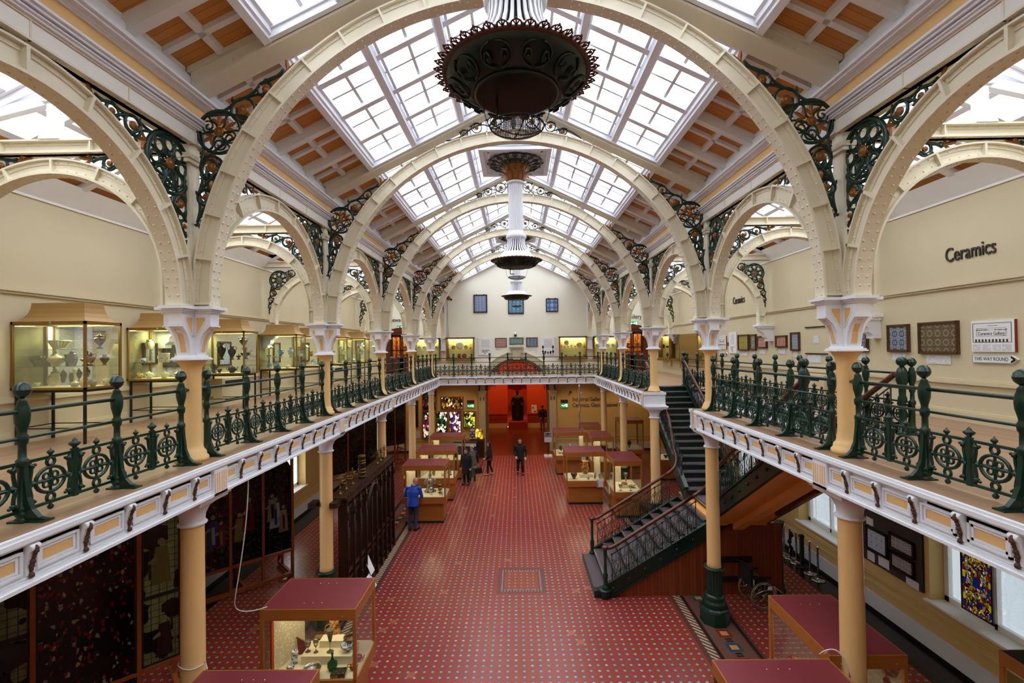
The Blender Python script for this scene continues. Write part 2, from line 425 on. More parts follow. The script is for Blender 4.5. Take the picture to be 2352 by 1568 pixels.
# floor of octagon tiles with small lozenges
T = .15491
m = Mat('tile_floor', '#8A3B34', .3); x, y, z = m.coords('w')
def dots(px, py, t, h):
    a = (((x-px)/t).fr()-.5).abs()*t; b = (((y-py)/t).fr()-.5).abs()*t     # zero at the lozenge centres
    return a, b, (a+b).lt(h)
a, b, d = dots(.063-T/2, 10.486-T/2, T, .034)
w_, wc = m.white(((x-.063)/T).floor(), ((y-10.486)/T).floor())
big = m.noise(.35, 2, m.vec); n2 = m.noise(1.1, 2, m.vec)
c = m.mix(big.op('MULTIPLY_ADD', 1.6, -.5).op('MINIMUM', 1.0).op('MAXIMUM', 0.0), '#8E2F2B', '#9A4226')
c = m.mix(w_*.3, c, '#842E2C'); c = m.mix(w_.gt(.992), c, '#A0553A')
gr = ((a.lt(.0022)).mx(b.lt(.0022))); c = m.mix(gr*.7, c, '#3E1A18')
w2, _ = m.white(((x-.063+T/2)/T).floor(), ((y-10.486+T/2)/T).floor())
dc = m.ramp(w2, [(0, '#5E9E92'), (.35, '#6A9AA2'), (.6, '#56A08A'), (.8, '#9AACA6'), (1, '#6A90A0')])
c = m.mix(d, c, dc)
# bordered square let into the floor
fx = x-.04; fy = y-12.2
inr = (fx.abs().lt(.62))*(fy.abs().lt(.66)); inn = (fx.abs().lt(.43))*(fy.abs().lt(.47))
_, _, d3 = dots(.04-T/2, 12.2-T/2, T, .03); _, _, d4 = dots(.04, 12.2, .075, .026)
fb = m.mix(d4*(fx.abs().mx(fy.abs()-.04)).between(.44, .52), '#6E3430', '#86A296'); fi = m.mix(d3, '#903C2A', '#7E9A74')
c = m.mix(inr, c, m.mix(inn, fb, fi))
# patterned border along both arcades
ax_ = x.abs(); dv = (((y+ax_)/.13).fr()).gt(.5)
band = ax_.between(3.56, 4.72); bc = m.mix(ax_.between(3.66, 3.82)*dv, '#5A3A34', '#BFA888')
k = ((y/.46).fr()-.5).abs(); q = (ax_-4.24).abs()
sq1 = (k.lt(.3))*(q.lt(.14)); sq2 = (k.lt(.15))*(q.lt(.075)); pick, _ = m.white((y/.46).floor(), y*0.0)
mc = m.mix(pick.gt(.5), '#7C2A1C', '#2C4A54'); bc = m.mix(ax_.between(3.92, 4.56), bc, '#6B4A40')
bc = m.mix(sq1, bc, mc); bc = m.mix(sq2, bc, '#C08A4E'); bc = m.mix(((k-.42).abs().lt(.05))*(q.lt(.07)), bc, '#1C2024')
bc = m.mix((ax_-3.87).abs().lt(.03), bc, '#2E1C1A'); bc = m.mix((ax_-4.62).abs().lt(.03), bc, '#2E1C1A')
c = m.mix(band, c, bc); c = m.mix(ax_.gt(7.25), c, '#1A1412')
m.col(c); m.set('Roughness', (n2*.06)+.22); m.b.inputs['Specular IOR Level'].default_value = .55
m.bump(gr*-.4, .1, .006); M['tile_floor'] = m.m
# parquet of the hall beyond
m = Mat('parquet', '#6B2E14', .25); x, y, z = m.coords('w'); w_, _ = m.white(((x+y)/.28).floor(), ((x-y)/.09).floor())
m.col(m.mix(w_, '#7A3818', '#4A1C0A')); M['parquet'] = m.m
# ------------------------------------------------------------------ floors and walls
def sbox(name, mat, *b):
    return struct(MB().box(*b).build(name, M[mat]))
sbox('floor', 'tile_floor', -WALL, WALL, YB, 26.3, -.2, 0)
sbox('floor_hall', 'parquet', -WALL, WALL, 26.3, 35.6, -.2, -.002)
def floor_strip(x):
    return sbox('baseboard_floor_edge', 'black', *x)
# side walls, upper storey plain, ground storey with windows in splayed reveals
WIN = {-1: [(7.3, 9.15), (15.6, 17.45), (20.0, 21.8)], 1: [(7.25, 9.2), (11.55, 13.42), (15.8, 17.6)]}
WZ0, WZ1, WT = 1.03, 3.35, .42
for sd, nm in ((-1, 'left'), (1, 'right')):
    b = MB(); X0, X1 = sd*WALL, sd*(WALL+WT)
    def seg(y0, y1, z0, z1): b.box(min(X0, X1), max(X0, X1), y0, y1, z0, z1)
    b.mi = 0; seg(YB, YE+.4, G-.1, 9.3)
    b.mi = 1; ys = YB
    for (y0, y1) in WIN[sd]:
        seg(ys, y0, 0, G-.1); seg(y0, y1, 0, WZ0-.04); seg(y0, y1, WZ1, G-.1); ys = y1
    seg(ys, YE+.4, 0, G-.1)
    wl = struct(b.build('wall_'+nm, [M['wall_cream'], M['wall_lower']]))
    # picture rail, gallery skirting, dado lines and pale skirting of the ground floor
    b = MB(); a = lambda d: (min(X0, X0-sd*d), max(X0, X0-sd*d))
    for d, z0, z1 in ((.035, 6.96, 7.0), (.06, 7.0, 7.035), (.045, 7.035, 7.06)): b.box(*a(d), YB, YE, z0, z1)
    for d, z0, z1 in ((.03, G, G+.2), (.05, G, G+.17), (.045, G+.66, G+.72), (.028, G+.72, G+.75)): b.box(*a(d), YB, YE, z0, z1)
    struct(b.build('trim_rail_'+nm, M['wall_cream']))
    b = MB()
    for z0 in (.62, .78, .84): b.box(*a(.02), YB, YE, z0, z0+.022)
    b.mi = 1; b.box(*a(.025), YB, YE, .08, .42); b.mi = 2; b.box(*a(.03), YB, YE, 0, .08)
    struct(b.build('baseboard_'+nm, [M['wall_lower'], M['dado_white'], M['black']]))
    for i, (y0, y1) in enumerate(WIN[sd]):
        k = len([o for o in bpy.data.objects if o.name.startswith('window_')])+1
        b = MB(); xo = sd*(WALL+WT-.06); xi = sd*(WALL+WT-.14)
        def wb(ya, yb, za, zb, t=0): b.box(min(xo, xi-sd*t), max(xo, xi-sd*t), ya, yb, za, zb)
        for ya, yb, za, zb in ((y0, y0+.09, WZ0, WZ1), (y1-.09, y1, WZ0, WZ1), (y0, y1, WZ0, WZ0+.1), (y0, y1, WZ1-.1, WZ1)): wb(ya, yb, za, zb)
        wb((y0+y1)/2-.025, (y0+y1)/2+.025, WZ0, WZ1); wb(y0, y1, 2.25, 2.31)
        b.box(min(X0-sd*.07, xo), max(X0-sd*.07, xo), y0-.08, y1+.08, WZ0-.04, WZ0)
        for ya in (y0+.28, y1-.42): b.tube([(xi-sd*.05, ya, 2.9), (xi-sd*.05, ya, 1.2)], .004, 4); b.ball((xi-sd*.05, ya, 1.18), .014, 6)
        f = struct(b.build('window_%d' % k, M['white_warm']))
        p = MB(); xm = sd*(WALL+WT-.1); p.box(xm-.004, xm+.004, y0+.05, y1-.05, WZ0+.05, WZ1-.05); p.build('pane', M['glass'], f)
        if sd == 1:      # closed roller blinds behind the glass
            q = MB(); xm = sd*(WALL+WT-.04); q.box(xm-.003, xm+.003, y0+.06, y1-.06, WZ0+.08, WZ1-.06)
            bm_ = Mat('blind_cloth_%d' % k, '#F1F1F4', .9); bm_.b.inputs['Transmission Weight'].default_value = .0
            nt = bm_.nt; tr = nt.nodes.new('ShaderNodeBsdfTranslucent'); tr.inputs[0].default_value = (.55, .57, .6, 1)
            ms = nt.nodes.new('ShaderNodeMixShader'); ms.inputs[0].default_value = .85
            nt.links.new(bm_.b.outputs[0], ms.inputs[1]); nt.links.new(tr.outputs[0], ms.inputs[2])
            nt.links.new(ms.outputs[0], nt.nodes['Material Output'].inputs[0]); q.build('blind', bm_.m, f)
        # linings of the reveal
# end wall with the round arch
AC, AR = 3.55, 1.86
b = MB(); NSEG = 32
def roofz(x): return 11.62-.49*abs(x)
def wcol(x0, x1, z0f, z1f):
    y0, y1 = YE, YE+.45
    b.slab([(x0,y0,z0f(x0)),(x1,y0,z0f(x1)),(x1,y1,z0f(x1)),(x0,y1,z0f(x0)),(x0,y0,z1f(x0)),(x1,y0,z1f(x1)),(x1,y1,z1f(x1)),(x0,y1,z1f(x0))])
top = lambda x: roofz(x)+.2 if abs(x) <= 4.4 else 9.7
arch = lambda x: AC+math.sqrt(max(0, AR*AR-x*x))
for i in range(NSEG):
    x0 = -AR+2*AR*i/NSEG; x1 = -AR+2*AR*(i+1)/NSEG
    x0 = max(-AR, min(AR, x0)); wcol(x0, x1, arch, top)
g_ = lambda x: G-.1
DX0, DX1 = 6.05, 7.5                                      # gallery doors in the end wall
for sd in (-1, 1):
    for x0, x1 in ((AR, 4.4), (4.4, DX0), (DX1, WALL+WT)):
        a_, c_ = sorted((sd*x0, sd*x1)); wcol(a_, c_, g_, (lambda x: top(x)) if x1 < 4.5 else (lambda x: 9.7))
    a_, c_ = sorted((sd*DX0, sd*DX1)); wcol(a_, c_, lambda x: 6.85, lambda x: 9.7)
b.mi = 1
for sd in (-1, 1):
    a_, c_ = sorted((sd*AR, sd*(WALL+WT))); wcol(a_, c_, lambda x: 0, g_)
struct(b.build('wall_back', [M['wall_pale'], M['wall_lower']]))
b = MB()
for sd in (-1, 1):
    a_, c_ = sorted((sd*(AR+.3), sd*WALL))
    b.mi = 1; b.box(a_, c_, YE-.025, YE, .08, .42); b.mi = 2; b.box(a_, c_, YE-.03, YE, 0, .08); b.mi = 0
    for z0 in (.62, .8): b.box(a_, c_, YE-.02, YE, z0, z0+.022)
    a_, c_ = sorted((sd*2.35, sd*DX0)); b.box(a_, c_, YE-.03, YE, G+.66, G+.72); b.box(a_, c_, YE-.03, YE, G, G+.16)
struct(b.build('baseboard_back', [M['wall_cream'], M['dado_white'], M['black']]))
sbox('wall_front', 'wall_cream', -WALL-WT, WALL+WT, YB-.3, YB, 0, 12.2)
# arch dressings: stone ring, keystone, inner dark ring, piers
b = MB(); y0 = YE-.12
def ringband(mb, r0, r1, ya, yb, a0=0, a1=PI, n=36, c=(0, AC)):
    poly = [(c[0]+r1*math.cos(a0+(a1-a0)*i/n), c[1]+r1*math.sin(a0+(a1-a0)*i/n)) for i in range(n+1)]
    inn = [(c[0]+r0*math.cos(a0+(a1-a0)*i/n), c[1]+r0*math.sin(a0+(a1-a0)*i/n)) for i in range(n+1)]
    for i in range(n):
        mb.slab([(inn[i][0],ya,inn[i][1]),(inn[i+1][0],ya,inn[i+1][1]),(inn[i+1][0],yb,inn[i+1][1]),(inn[i][0],yb,inn[i][1]),
                 (poly[i][0],ya,poly[i][1]),(poly[i+1][0],ya,poly[i+1][1]),(poly[i+1][0],yb,poly[i+1][1]),(poly[i][0],yb,poly[i][1])])
ringband(b, AR, AR+.3, YE-.1, YE+.02); ringband(b, AR+.3, AR+.36, YE-.13, YE+.02)
b.prism([(-.2, 5.32), (.2, 5.32), (.27, 5.95), (-.27, 5.95)], YE-.2, YE+.01); b.box(-.36, .36, YE-.25, YE, 5.95, 6.02)
b.box(-.42, .42, YE-.28, YE, 6.02, 6.07)
for sd in (-1, 1):
    x0, x1 = sorted((sd*AR, sd*(AR+.38))); b.box(x0, x1, YE-.14, YE+.02, 0, 3.35)
    for e_, z0, z1 in ((.03, 3.3, 3.38), (.07, 3.38, 3.46), (.1, 3.46, 3.52)): b.box(x0-e_, x1+e_, YE-.14-e_, YE, z0, z1)
    b.box(x0, x1, YE-.13, YE, 3.52, 4.4)
    b.mi = 1
    for k in (-.09, .09):
        cx = (x0+x1)/2+k; b.prism([(cx-.045, 2.95), (cx+.045, 2.95), (cx+.045, 3.12), (cx, 3.22), (cx-.045, 3.12)], YE-.15, YE-.13)
    b.mi = 0
struct(b.build('trim_arch', [M['stone'], M['stone_dark']]))
b = MB(); ringband(b, AR-.14, AR, YE-.02, YE+.4)
for sd in (-1, 1): a_, c_ = sorted((sd*(AR-.12), sd*AR)); b.box(a_, c_, YE, YE+.45, 0, AC)
struct(b.build('trim_arch_lining', M['stone_dark']))
# hall beyond the arch
HX, HY, HZ = 3.4, 35.3, 6.4
b = MB(); NX, NZ = .74, 3.0
def hb(x0, x1, z0, z1): b.box(x0, x1, HY, HY+.2, z0, z1)
hb(-HX, -NX, 0, HZ); hb(NX, HX, 0, HZ); hb(-NX, NX, NZ+NX+.02, HZ)
for i in range(16):
    x0 = -NX+2*NX*i/16; x1 = x0+2*NX/16; f_ = lambda x: NZ+math.sqrt(max(0, NX*NX-x*x))
    b.slab([(x0,HY,f_(x0)),(x1,HY,f_(x1)),(x1,HY+.2,f_(x1)),(x0,HY+.2,f_(x0)),(x0,HY,NZ+NX+.03),(x1,HY,NZ+NX+.03),(x1,HY+.2,NZ+NX+.03),(x0,HY+.2,NZ+NX+.03)])
b.box(-NX-.1, NX+.1, HY+.7, HY+.8, 0, HZ); b.box(-NX-.1, -NX, HY+.2, HY+.7, 0, HZ); b.box(NX, NX+.1, HY+.2, HY+.7, 0, HZ)
b.mi = 1
for sd in (-1, 1):
    a_, c_ = sorted((sd*NX, sd*HX)); b.box(a_, c_, HY-.03, HY, .36, 1.0); b.box(a_, c_, HY-.06, HY, 1.0, 1.06); b.box(a_, c_, HY-.04, HY, .66, .7)
b.mi = 2
for sd in (-1, 1): a_, c_ = sorted((sd*NX, sd*HX)); b.box(a_, c_, HY-.05, HY, 0, .34)
b.mi = 0
for sd in (-1, 1): a_, c_ = sorted((sd*HX, sd*(HX+.2))); b.box(a_, c_, YE+.45, HY+.2, 0, HZ)
struct(b.build('wall_hall', [M['orange_wall'], M['orange_dark'], M['wall_lower']]))
sbox('ceiling_hall', 'wall_lower', -HX, HX, YE+.45, HY+.8, HZ, HZ+.2)
# narrow doorway edge standing inside the arch on the left
sbox('trim_hall_panel', 'wall_lower', -2.12, -1.98, 32.2, 32.4, 0, 1.9)
# rooms behind the two gallery doors
for sd, nm in ((-1, 1), (1, 2)):
    a_, c_ = sorted((sd*DX0, sd*DX1)); x0, x1 = a_-.2, c_+.2
    b = MB(); b.box(x0, x1, YE+2.2, YE+2.3, G, 7.2); b.box(x0-.1, x0, YE+.45, YE+2.3, G, 7.2); b.box(x1, x1+.1, YE+.45, YE+2.3, G, 7.2)
    b.box(x0, x1, YE+.45, YE+2.3, 7.2, 7.3); b.box(x0, x1, YE+.4, YE+2.3, G-.2, G)
    for k in range(7): b.box(x0+.25*k, x0+.25*k+.06, YE+2.05, YE+2.2, G, 6.6)
    for z0 in (5.2, 5.7, 6.2): b.box(x0, x1, YE+2.0, YE+2.2, z0, z0+.05)
    struct(b.build('wall_room_%d' % nm, M['lustre']))
    b = MB()
    for q in (a_, c_): b.box(q-.13, q+.13, YE-.1, YE+.1, G, 6.85)
    b.box(a_-.2, c_+.2, YE-.12, YE+.1, 6.85, 7.02); b.box(a_-.28, c_+.28, YE-.18, YE+.1, 7.02, 7.1)
    b.prism([(a_-.2, 7.1), (c_+.2, 7.1), ((a_+c_)/2, 7.3)], YE-.12, YE+.05)
    dr = struct(b.build('door_%d' % nm, M['door_wood']))
    lf = MB(); m_ = (a_+c_)/2
    for l0, l1 in ((a_+.13, m_-.01), (m_+.01, c_-.13)):
        lf.box(l0, l0+.1, YE+.1, YE+.16, G, 6.85); lf.box(l1-.1, l1, YE+.1, YE+.16, G, 6.85)
        for z0, z1 in ((G, G+.9), (6.72, 6.85), (5.9, 5.98)): lf.box(l0, l1, YE+.1, YE+.16, z0, z1)
        lf.box((l0+l1)/2-.02, (l0+l1)/2+.02, YE+.11, YE+.15, G+.9, 6.8)
    l_ = lf.build('door_leaf', M['door_wood'], dr)
    gl = MB(); gl.box(a_+.15, c_-.15, YE+.125, YE+.133, G+.9, 6.75); gl.build('pane', M['glass'], l_)
    MB().lathe([(.012, 0), (.028, .05), (.028, .07), (.001, .09)], (m_-.06, YE+.02, G+1.05), 10, 'y').build('door_knob', M['brass'], l_)
    pt = bpy.data.lights.new('room_lamp', 'POINT'); pt.energy = 95; pt.color = (1, .68, .32); pt.shadow_soft_size = .15
    link('room_lamp', pt, None, (m_, YE+1.3, 6.9))

# ------------------------------------------------------------------ galleries
SW = (4.5, 6.0, 7.35, 16.72)           # stairwell x0 x1 y0 y1
b = MB()
def gal(x0, x1, y0, y1):
    b.mi = 0; b.box(x0, x1, y0, y1, G-.03, G); b.mi = 1; b.box(x0, x1, y0, y1, G-.16, G-.03)
gal(-WALL, -EDGE, YB, YE); struct(b.build('floor_gallery_left', [M['gallery_boards'], M['wall_lower']]))
b = MB()
gal(EDGE, SW[0], YB, YN(1)+.2); gal(EDGE, SW[0], YN(2)-.2, YE); gal(SW[1], WALL, YB, YE); gal(SW[0], SW[1], YB, SW[2]); gal(SW[0], SW[1], SW[3], YE)
struct(b.build('floor_gallery_right', [M['gallery_boards'], M['wall_lower']]))
b = MB(); YG = YE-3.72; gal(-EDGE, EDGE, YG, YE); struct(b.build('floor_gallery_back', [M['gallery_boards'], M['wall_lower']]))

# fascia: one length per bay, local x along the gallery, local y towards the nave (+), z world
def fascia(L, nb, name, start=True):
    b = MB(); z = G
    def rail(d0, d1, z0, z1, x0=0, x1=L): b.box(x0, x1, d0, d1, z0, z1)
    rail(-.32, .0, z-.42, z-.02)                       # body
    rail(-.1, .045, z-.035, z-.008); rail(-.1, .06, z-.075, z-.035); rail(-.1, .03, z-.1, z-.075)
    rail(-.1, .03, z-.40, z-.37); rail(-.1, .05, z-.43, z-.40); rail(-.1, .018, z-.365, z-.35)
    st = L/nb
    for k in range(nb):
        x0 = k*st+.055; x1 = (k+1)*st-.055
        if name and k in (0,) and start: x0 += .1
        if k == nb-1 and start: x1 -= .1
        za, zb = z-.325, z-.135
        for e, d in ((0, .022), (.028, .012)):           # two stepped frames
            for q in ((x0+e, x1-e, za+e, za+e+.022), (x0+e, x1-e, zb-e-.022, zb-e), (x0+e, x0+e+.022, za+e, zb-e), (x1-e-.022, x1-e, za+e, zb-e)):
                b.box(q[0], q[1], -.01, d, q[2], q[3])
        b.mi = 1; b.box(x0+.055, x1-.055, 0, .006, za+.055, zb-.055); b.mi = 0
    if start:                                            # fluted block over the column
        for xc in (0, L):
            a0, a1 = (xc, xc+.135) if xc == 0 else (xc-.135, xc)
            b.box(a0, a1, -.1, .05, z-.43, z-.1)
            b.mi = 1
            for q in range(3): b.box(a0+.02+q*.042, a0+.04+q*.042, .05, .053, z-.38, z-.14)
            b.mi = 0
    return b
def console():
    b = MB(); z = G
    prof = [(0, z-.1), (.05, z-.1), (.06, z-.14), (.04, z-.2), (.018, z-.28), (.022, z-.34), (0, z-.36)]
    b.prism([(u, w) for u, w in prof], -.035, .035, 'x'); b.lathe([(.03, -.04), (.03, .04)], (0, .045, z-.125), 10, 'x')
    b.mi = 1
    pts = [(.066, z-.12), (.068, z-.15), (.05, z-.2), (.03, z-.27), (.028, z-.33), (.034, z-.36)]
    for i in range(len(pts)-1):
        (d0, z0), (d1, z1) = pts[i], pts[i+1]
        for k in range(2):
            f0 = k/2; w = .017+.006*((i+k) % 2)
            b.ball((0, d0+(d1-d0)*f0, z0+(z1-z0)*f0), w, 6, 1.1)
    return b.me('console', [M['white'], M['brown_leaf']])
CON = console(); FAS = fascia(S, 9, 'bay').me('trim', [M['white'], M['peach']])
def put_fascia(name, me, L, nb, loc, rz):
    o = struct(link(name, me, None, loc, rz))
    for k in range(1, nb):
        link('console', CON, o, (k*L/nb, 0, 0))
    return o
k = 0
for n in range(-2, 4):
    k += 1; put_fascia('trim_%d' % k, FAS, S, 9, (-EDGE, YN(n)+S, 0), -PI/2)
    if n != 1: k += 1; put_fascia('trim_%d' % k, FAS, S, 9, (EDGE, YN(n), 0), PI/2)
LL = YG-YN(4)
FS2 = fascia(LL, 1, 'x', False).me('trim', [M['white'], M['peach']])
k += 1; put_fascia('trim_%d' % k, FS2, LL, 1, (-EDGE, YG, 0), -PI/2)
k += 1; put_fascia('trim_%d' % k, FS2, LL, 1, (EDGE, YN(4), 0), PI/2)
FSE = fascia(2*EDGE, 17, 'x', False).me('trim', [M['white'], M['peach']])
k += 1; put_fascia('trim_%d' % k, FSE, 2*EDGE, 17, (EDGE, YG, 0), PI)
# white edging of the stairwell opening
b = MB()
for x0, x1, y0, y1 in ((SW[1], SW[1]+.04, SW[2], SW[3]), (SW[0]-.04, SW[0], SW[2], YN(1)+.2), (SW[0]-.04, SW[0], YN(2)-.2, SW[3])):
    b.box(x0, x1, y0, y1, G-.42, G+.004); b.box(x0-.02, x1+.02, y0, y1, G-.06, G-.02); b.box(x0-.02, x1+.02, y0, y1, G-.4, G-.36)
b.box(SW[0], SW[1], SW[2]-.04, SW[2], G-.3, G+.004)
for y0, y1 in ((YN(1)+.2, YN(1)+.24), (YN(2)-.24, YN(2)-.2)):     # returns of the fascia either side of the stair
    b.box(EDGE-.04, SW[0]+.02, y0, y1, G-.42, G-.02); b.box(EDGE-.06, SW[0]+.04, y0-.03, y1+.03, G-.08, G-.01); b.box(EDGE-.05, SW[0]+.03, y0-.02, y1+.02, G-.43, G-.38)
struct(b.build('trim_stairwell', M['white']))
# ------------------------------------------------------------------ nave roof
ZR, SL = 11.49, .49
def rp(sd, u, y, h): return (sd*u, y, ZR-SL*u+h)
def slope_box(b, sd, u0, u1, y0, y1, h0, h1):
    b.slab([rp(sd,u0,y0,h0), rp(sd,u1,y0,h0), rp(sd,u1,y1,h0), rp(sd,u0,y1,h0), rp(sd,u0,y0,h1), rp(sd,u1,y0,h1), rp(sd,u1,y1,h1), rp(sd,u0,y1,h1)])
UG0, UG1 = .16, 3.14
BAYS = list(range(-2, 5))
nw = len([o for o in bpy.data.objects if o.name.startswith('window_')])
for sd, nm in ((-1, 'left'), (1, 'right')):
    bo = MB(); fr_ = MB(); co = MB()
    for n in BAYS:
        a, c = YN(n), YN(n+1)
        if n == -2: a = YB
        bo.mi = 0; slope_box(bo, sd, 3.14, 4.34, a, c, .23, .33)                      # boarding
        bo.mi = 1; slope_box(bo, sd, 0, 3.14, a-.01, a+.2, .2, .33); slope_box(bo, sd, 0, 3.14, c-.2, c+.01, .2, .33)
        slope_box(bo, sd, 0, UG0, a, c, .1, .33)
        for q in range(9):                                                           # beams and slighter strips
            y = YN(n)+S*q/8
            if y < a: continue
            if q % 2 == 0: slope_box(fr_, sd, 3.14, 4.34, y-.065, y+.065, .03, .24)
            else: slope_box(fr_, sd, 3.14, 4.34, y-.04, y+.04, .16, .24)
        slope_box(fr_, sd, 3.7, 3.77, a, c, .16, .24)
        slope_box(fr_, sd, 4.2, 4.34, a, c, .1, .24)
        # skylight kerb and glazing bars, one window per bay
        nw += 1; k = MB(); y0, y1 = a+.17, c-.17
        slope_box(k, sd, UG1-.06, UG1+.03, y0, y1, -.03, .25); slope_box(k, sd, UG1-.09, UG1-.05, y0, y1, .02, .25); slope_box(k, sd, UG1+.02, UG1+.06, y0, y1, .06, .25)
        slope_box(k, sd, UG0, UG0+.07, y0, y1, -.02, .25)
        for ya in (y0, y1-.07): slope_box(k, sd, UG0, UG1, ya, ya+.07, -.02, .25)
        for ya in (y0+.07, y1-.1): slope_box(k, sd, UG0, UG1, ya, ya+.03, .08, .25)
        for u in (1.13, 2.17): slope_box(k, sd, u-.05, u+.05, y0, y1, .0, .25)
        Lb = y1-y0
        for t in range(3):
            u0, u1 = [(UG0, 1.13), (1.13, 2.17), (2.17, UG1)][t]
            for q in range(1, 8):
                yy = y0+Lb*q/8; w_, h_ = (.06, .09) if q % 2 == 0 else (.022, .16)
                slope_box(k, sd, u0, u1, yy-w_, yy+w_, h_, .25)
            um = (u0+u1)/2; slope_box(k, sd, um-.022, um+.022, y0, y1, .16, .25)
            for e in (u0+.062, u1-.128): slope_box(k, sd, e, e+.04, y0, y1, .1, .25)
        w = struct(k.build('window_%d' % nw, M['white']))
        p = MB(); slope_box(p, sd, UG0+.03, UG1-.03, y0+.03, y1-.03, .215, .222); p.build('pane', M['roof_glass'], w)
        # sampling gate for the daylight that falls through this skylight
        L_ = bpy.data.lights.new('skylight_portal', 'AREA'); L_.shape = 'RECTANGLE'; L_.size = Lb; L_.size_y = (UG1-UG0)*math.hypot(1, SL)
        L_.cycles.is_portal = True; o = bpy.data.objects.new('skylight_portal', L_); COL.objects.link(o)
        um = (UG0+UG1)/2; nrm = Vector((-sd*SL, 0, -1)).normalized(); o.location = rp(sd, um, (y0+y1)/2, .3)
        yax = Vector((sd, 0, -SL)).normalized(); xax = yax.cross(-nrm)
        o.matrix_world = Matrix(((xax.x, yax.x, -nrm.x, o.location.x), (xax.y, yax.y, -nrm.y, o.location.y), (xax.z, yax.z, -nrm.z, o.location.z), (0,0,0,1)))
    # eaves: white face, cornice, frieze, lower cornice
    def bar(b, u0, u1, z0, z1): b.box(*sorted((sd*u0, sd*u1)), YB, YE, z0, z1)
    bar(co, 4.3, 4.45, 9.2, 9.75); bar(co, 4.16, 4.32, 9.3, 9.56)
    for u, z0, z1 in ((4.1, 9.205, 9.22), (4.07, 9.22, 9.24), (4.01, 9.24, 9.27), (3.97, 9.27, 9.3), (4.03, 9.3, 9.32)): bar(co, u, 4.3, z0, z1)
    for u, z0, z1 in ((4.11, 8.9, 8.925), (4.085, 8.925, 8.94), (4.06, 8.955, 8.985), (4.03, 8.985, 9.01), (4.05, 9.01, 9.022)): bar(co, u, 4.3, z0, z1)
    co.mi = 1; bar(co, 4.13, 4.3, 9.02, 9.206); co.mi = 0; bar(co, 4.18, 4.4, 8.72, 8.98)
    struct(bo.build('ceiling_nave_'+nm, [M['ceiling_boards'], M['white_warm']]))
    struct(fr_.build('trim_ceiling_'+nm, M['white_warm']))
    struct(co.build('trim_cornice_'+nm, [M['white'], M['peach']]))
# gables where roof meets the end walls
b = MB()
for sd in (-1, 1):
    slope_box(b, sd, 0, 4.3, YE-.14, YE, -.02, .3)
struct(b.build('trim_gable', M['white_warm']))

# ------------------------------------------------------------------ aisle roofs
XA, ZA = 6.045, 9.75
for sd, nm in ((-1, 'left'), (1, 'right')):
    bo = MB(); fr_ = MB()
    for n in BAYS:
        a, c = YN(n), YN(n+1)
        if n == -2: a = YB
        for ss in (-1, 1):     # the two slopes, d measured from the ridge
            R = WALL-XA
            def P(d, y, h): return (sd*(XA+ss*d), y, ZA-.5*d+h)
            def sb(b, d0, d1, ya, yb, h0, h1):
                b.slab([P(d0,ya,h0), P(d1,ya,h0), P(d1,yb,h0), P(d0,yb,h0), P(d0,ya,h1), P(d1,ya,h1), P(d1,yb,h1), P(d0,yb,h1)])
            bo.mi = 0; sb(bo, 1.15, R, a, c, .06, .14)
            for q in range(5):
                y = YN(n)+S*q/4
                if y >= a: sb(fr_, 1.15, R, y-.06, y+.06, -.06, .07)
            sb(fr_, 1.45, 1.5, a, c, 0, .07); sb(fr_, 1.7, R+.02, a, c, -.08, .07); sb(fr_, 0, .06, a, c, -.06, .12)
            nw += 1; k = MB(); y0, y1 = a+.05, c-.05
            sb(k, 1.1, 1.2, y0, y1, -.05, .14)
            for q in range(7):
                yy = y0+(y1-y0)*q/6; sb(k, .05, 1.15, yy-.045, yy+.045, -.05, .1)
            sb(k, .56, .65, y0, y1, -.03, .1)
            w = struct(k.build('window_%d' % nw, M['white']))
            p = MB(); sb(p, .03, 1.12, y0, y1, .075, .08); p.build('pane', M['roof_glass'], w)
            L_ = bpy.data.lights.new('skylight_portal', 'AREA'); L_.shape = 'RECTANGLE'; L_.size = y1-y0; L_.size_y = 1.12*math.hypot(1, .5)
            L_.cycles.is_portal = True; o = bpy.data.objects.new('skylight_portal', L_); COL.objects.link(o)
            lc = P(.58, (y0+y1)/2, .2); sx = sd*ss; nrm = Vector((-sx*.5, 0, -1)).normalized(); yax = Vector((sx, 0, -.5)).normalized(); xax = yax.cross(-nrm)
            o.matrix_world = Matrix(((xax.x, yax.x, -nrm.x, lc[0]), (xax.y, yax.y, -nrm.y, lc[1]), (xax.z, yax.z, -nrm.z, lc[2]), (0,0,0,1)))
    struct(bo.build('ceiling_aisle_'+nm, [M['ceiling_boards']])); struct(fr_.build('trim_aisle_'+nm, M['white_warm']))
    b = MB(); x0 = sd*WALL
    b.box(*sorted((x0, x0-sd*.03)), YB, YE, 8.56, 8.62); b.slab([(x0,YB,8.6),(x0-sd*.03,YB,8.6),(x0-sd*.03,YE,8.6),(x0,YE,8.6),(x0,YB,8.95),(x0-sd*.3,YB,8.92),(x0-sd*.3,YE,8.92),(x0,YE,8.95)])
    struct(b.build('trim_cove_'+nm, M['white_warm']))

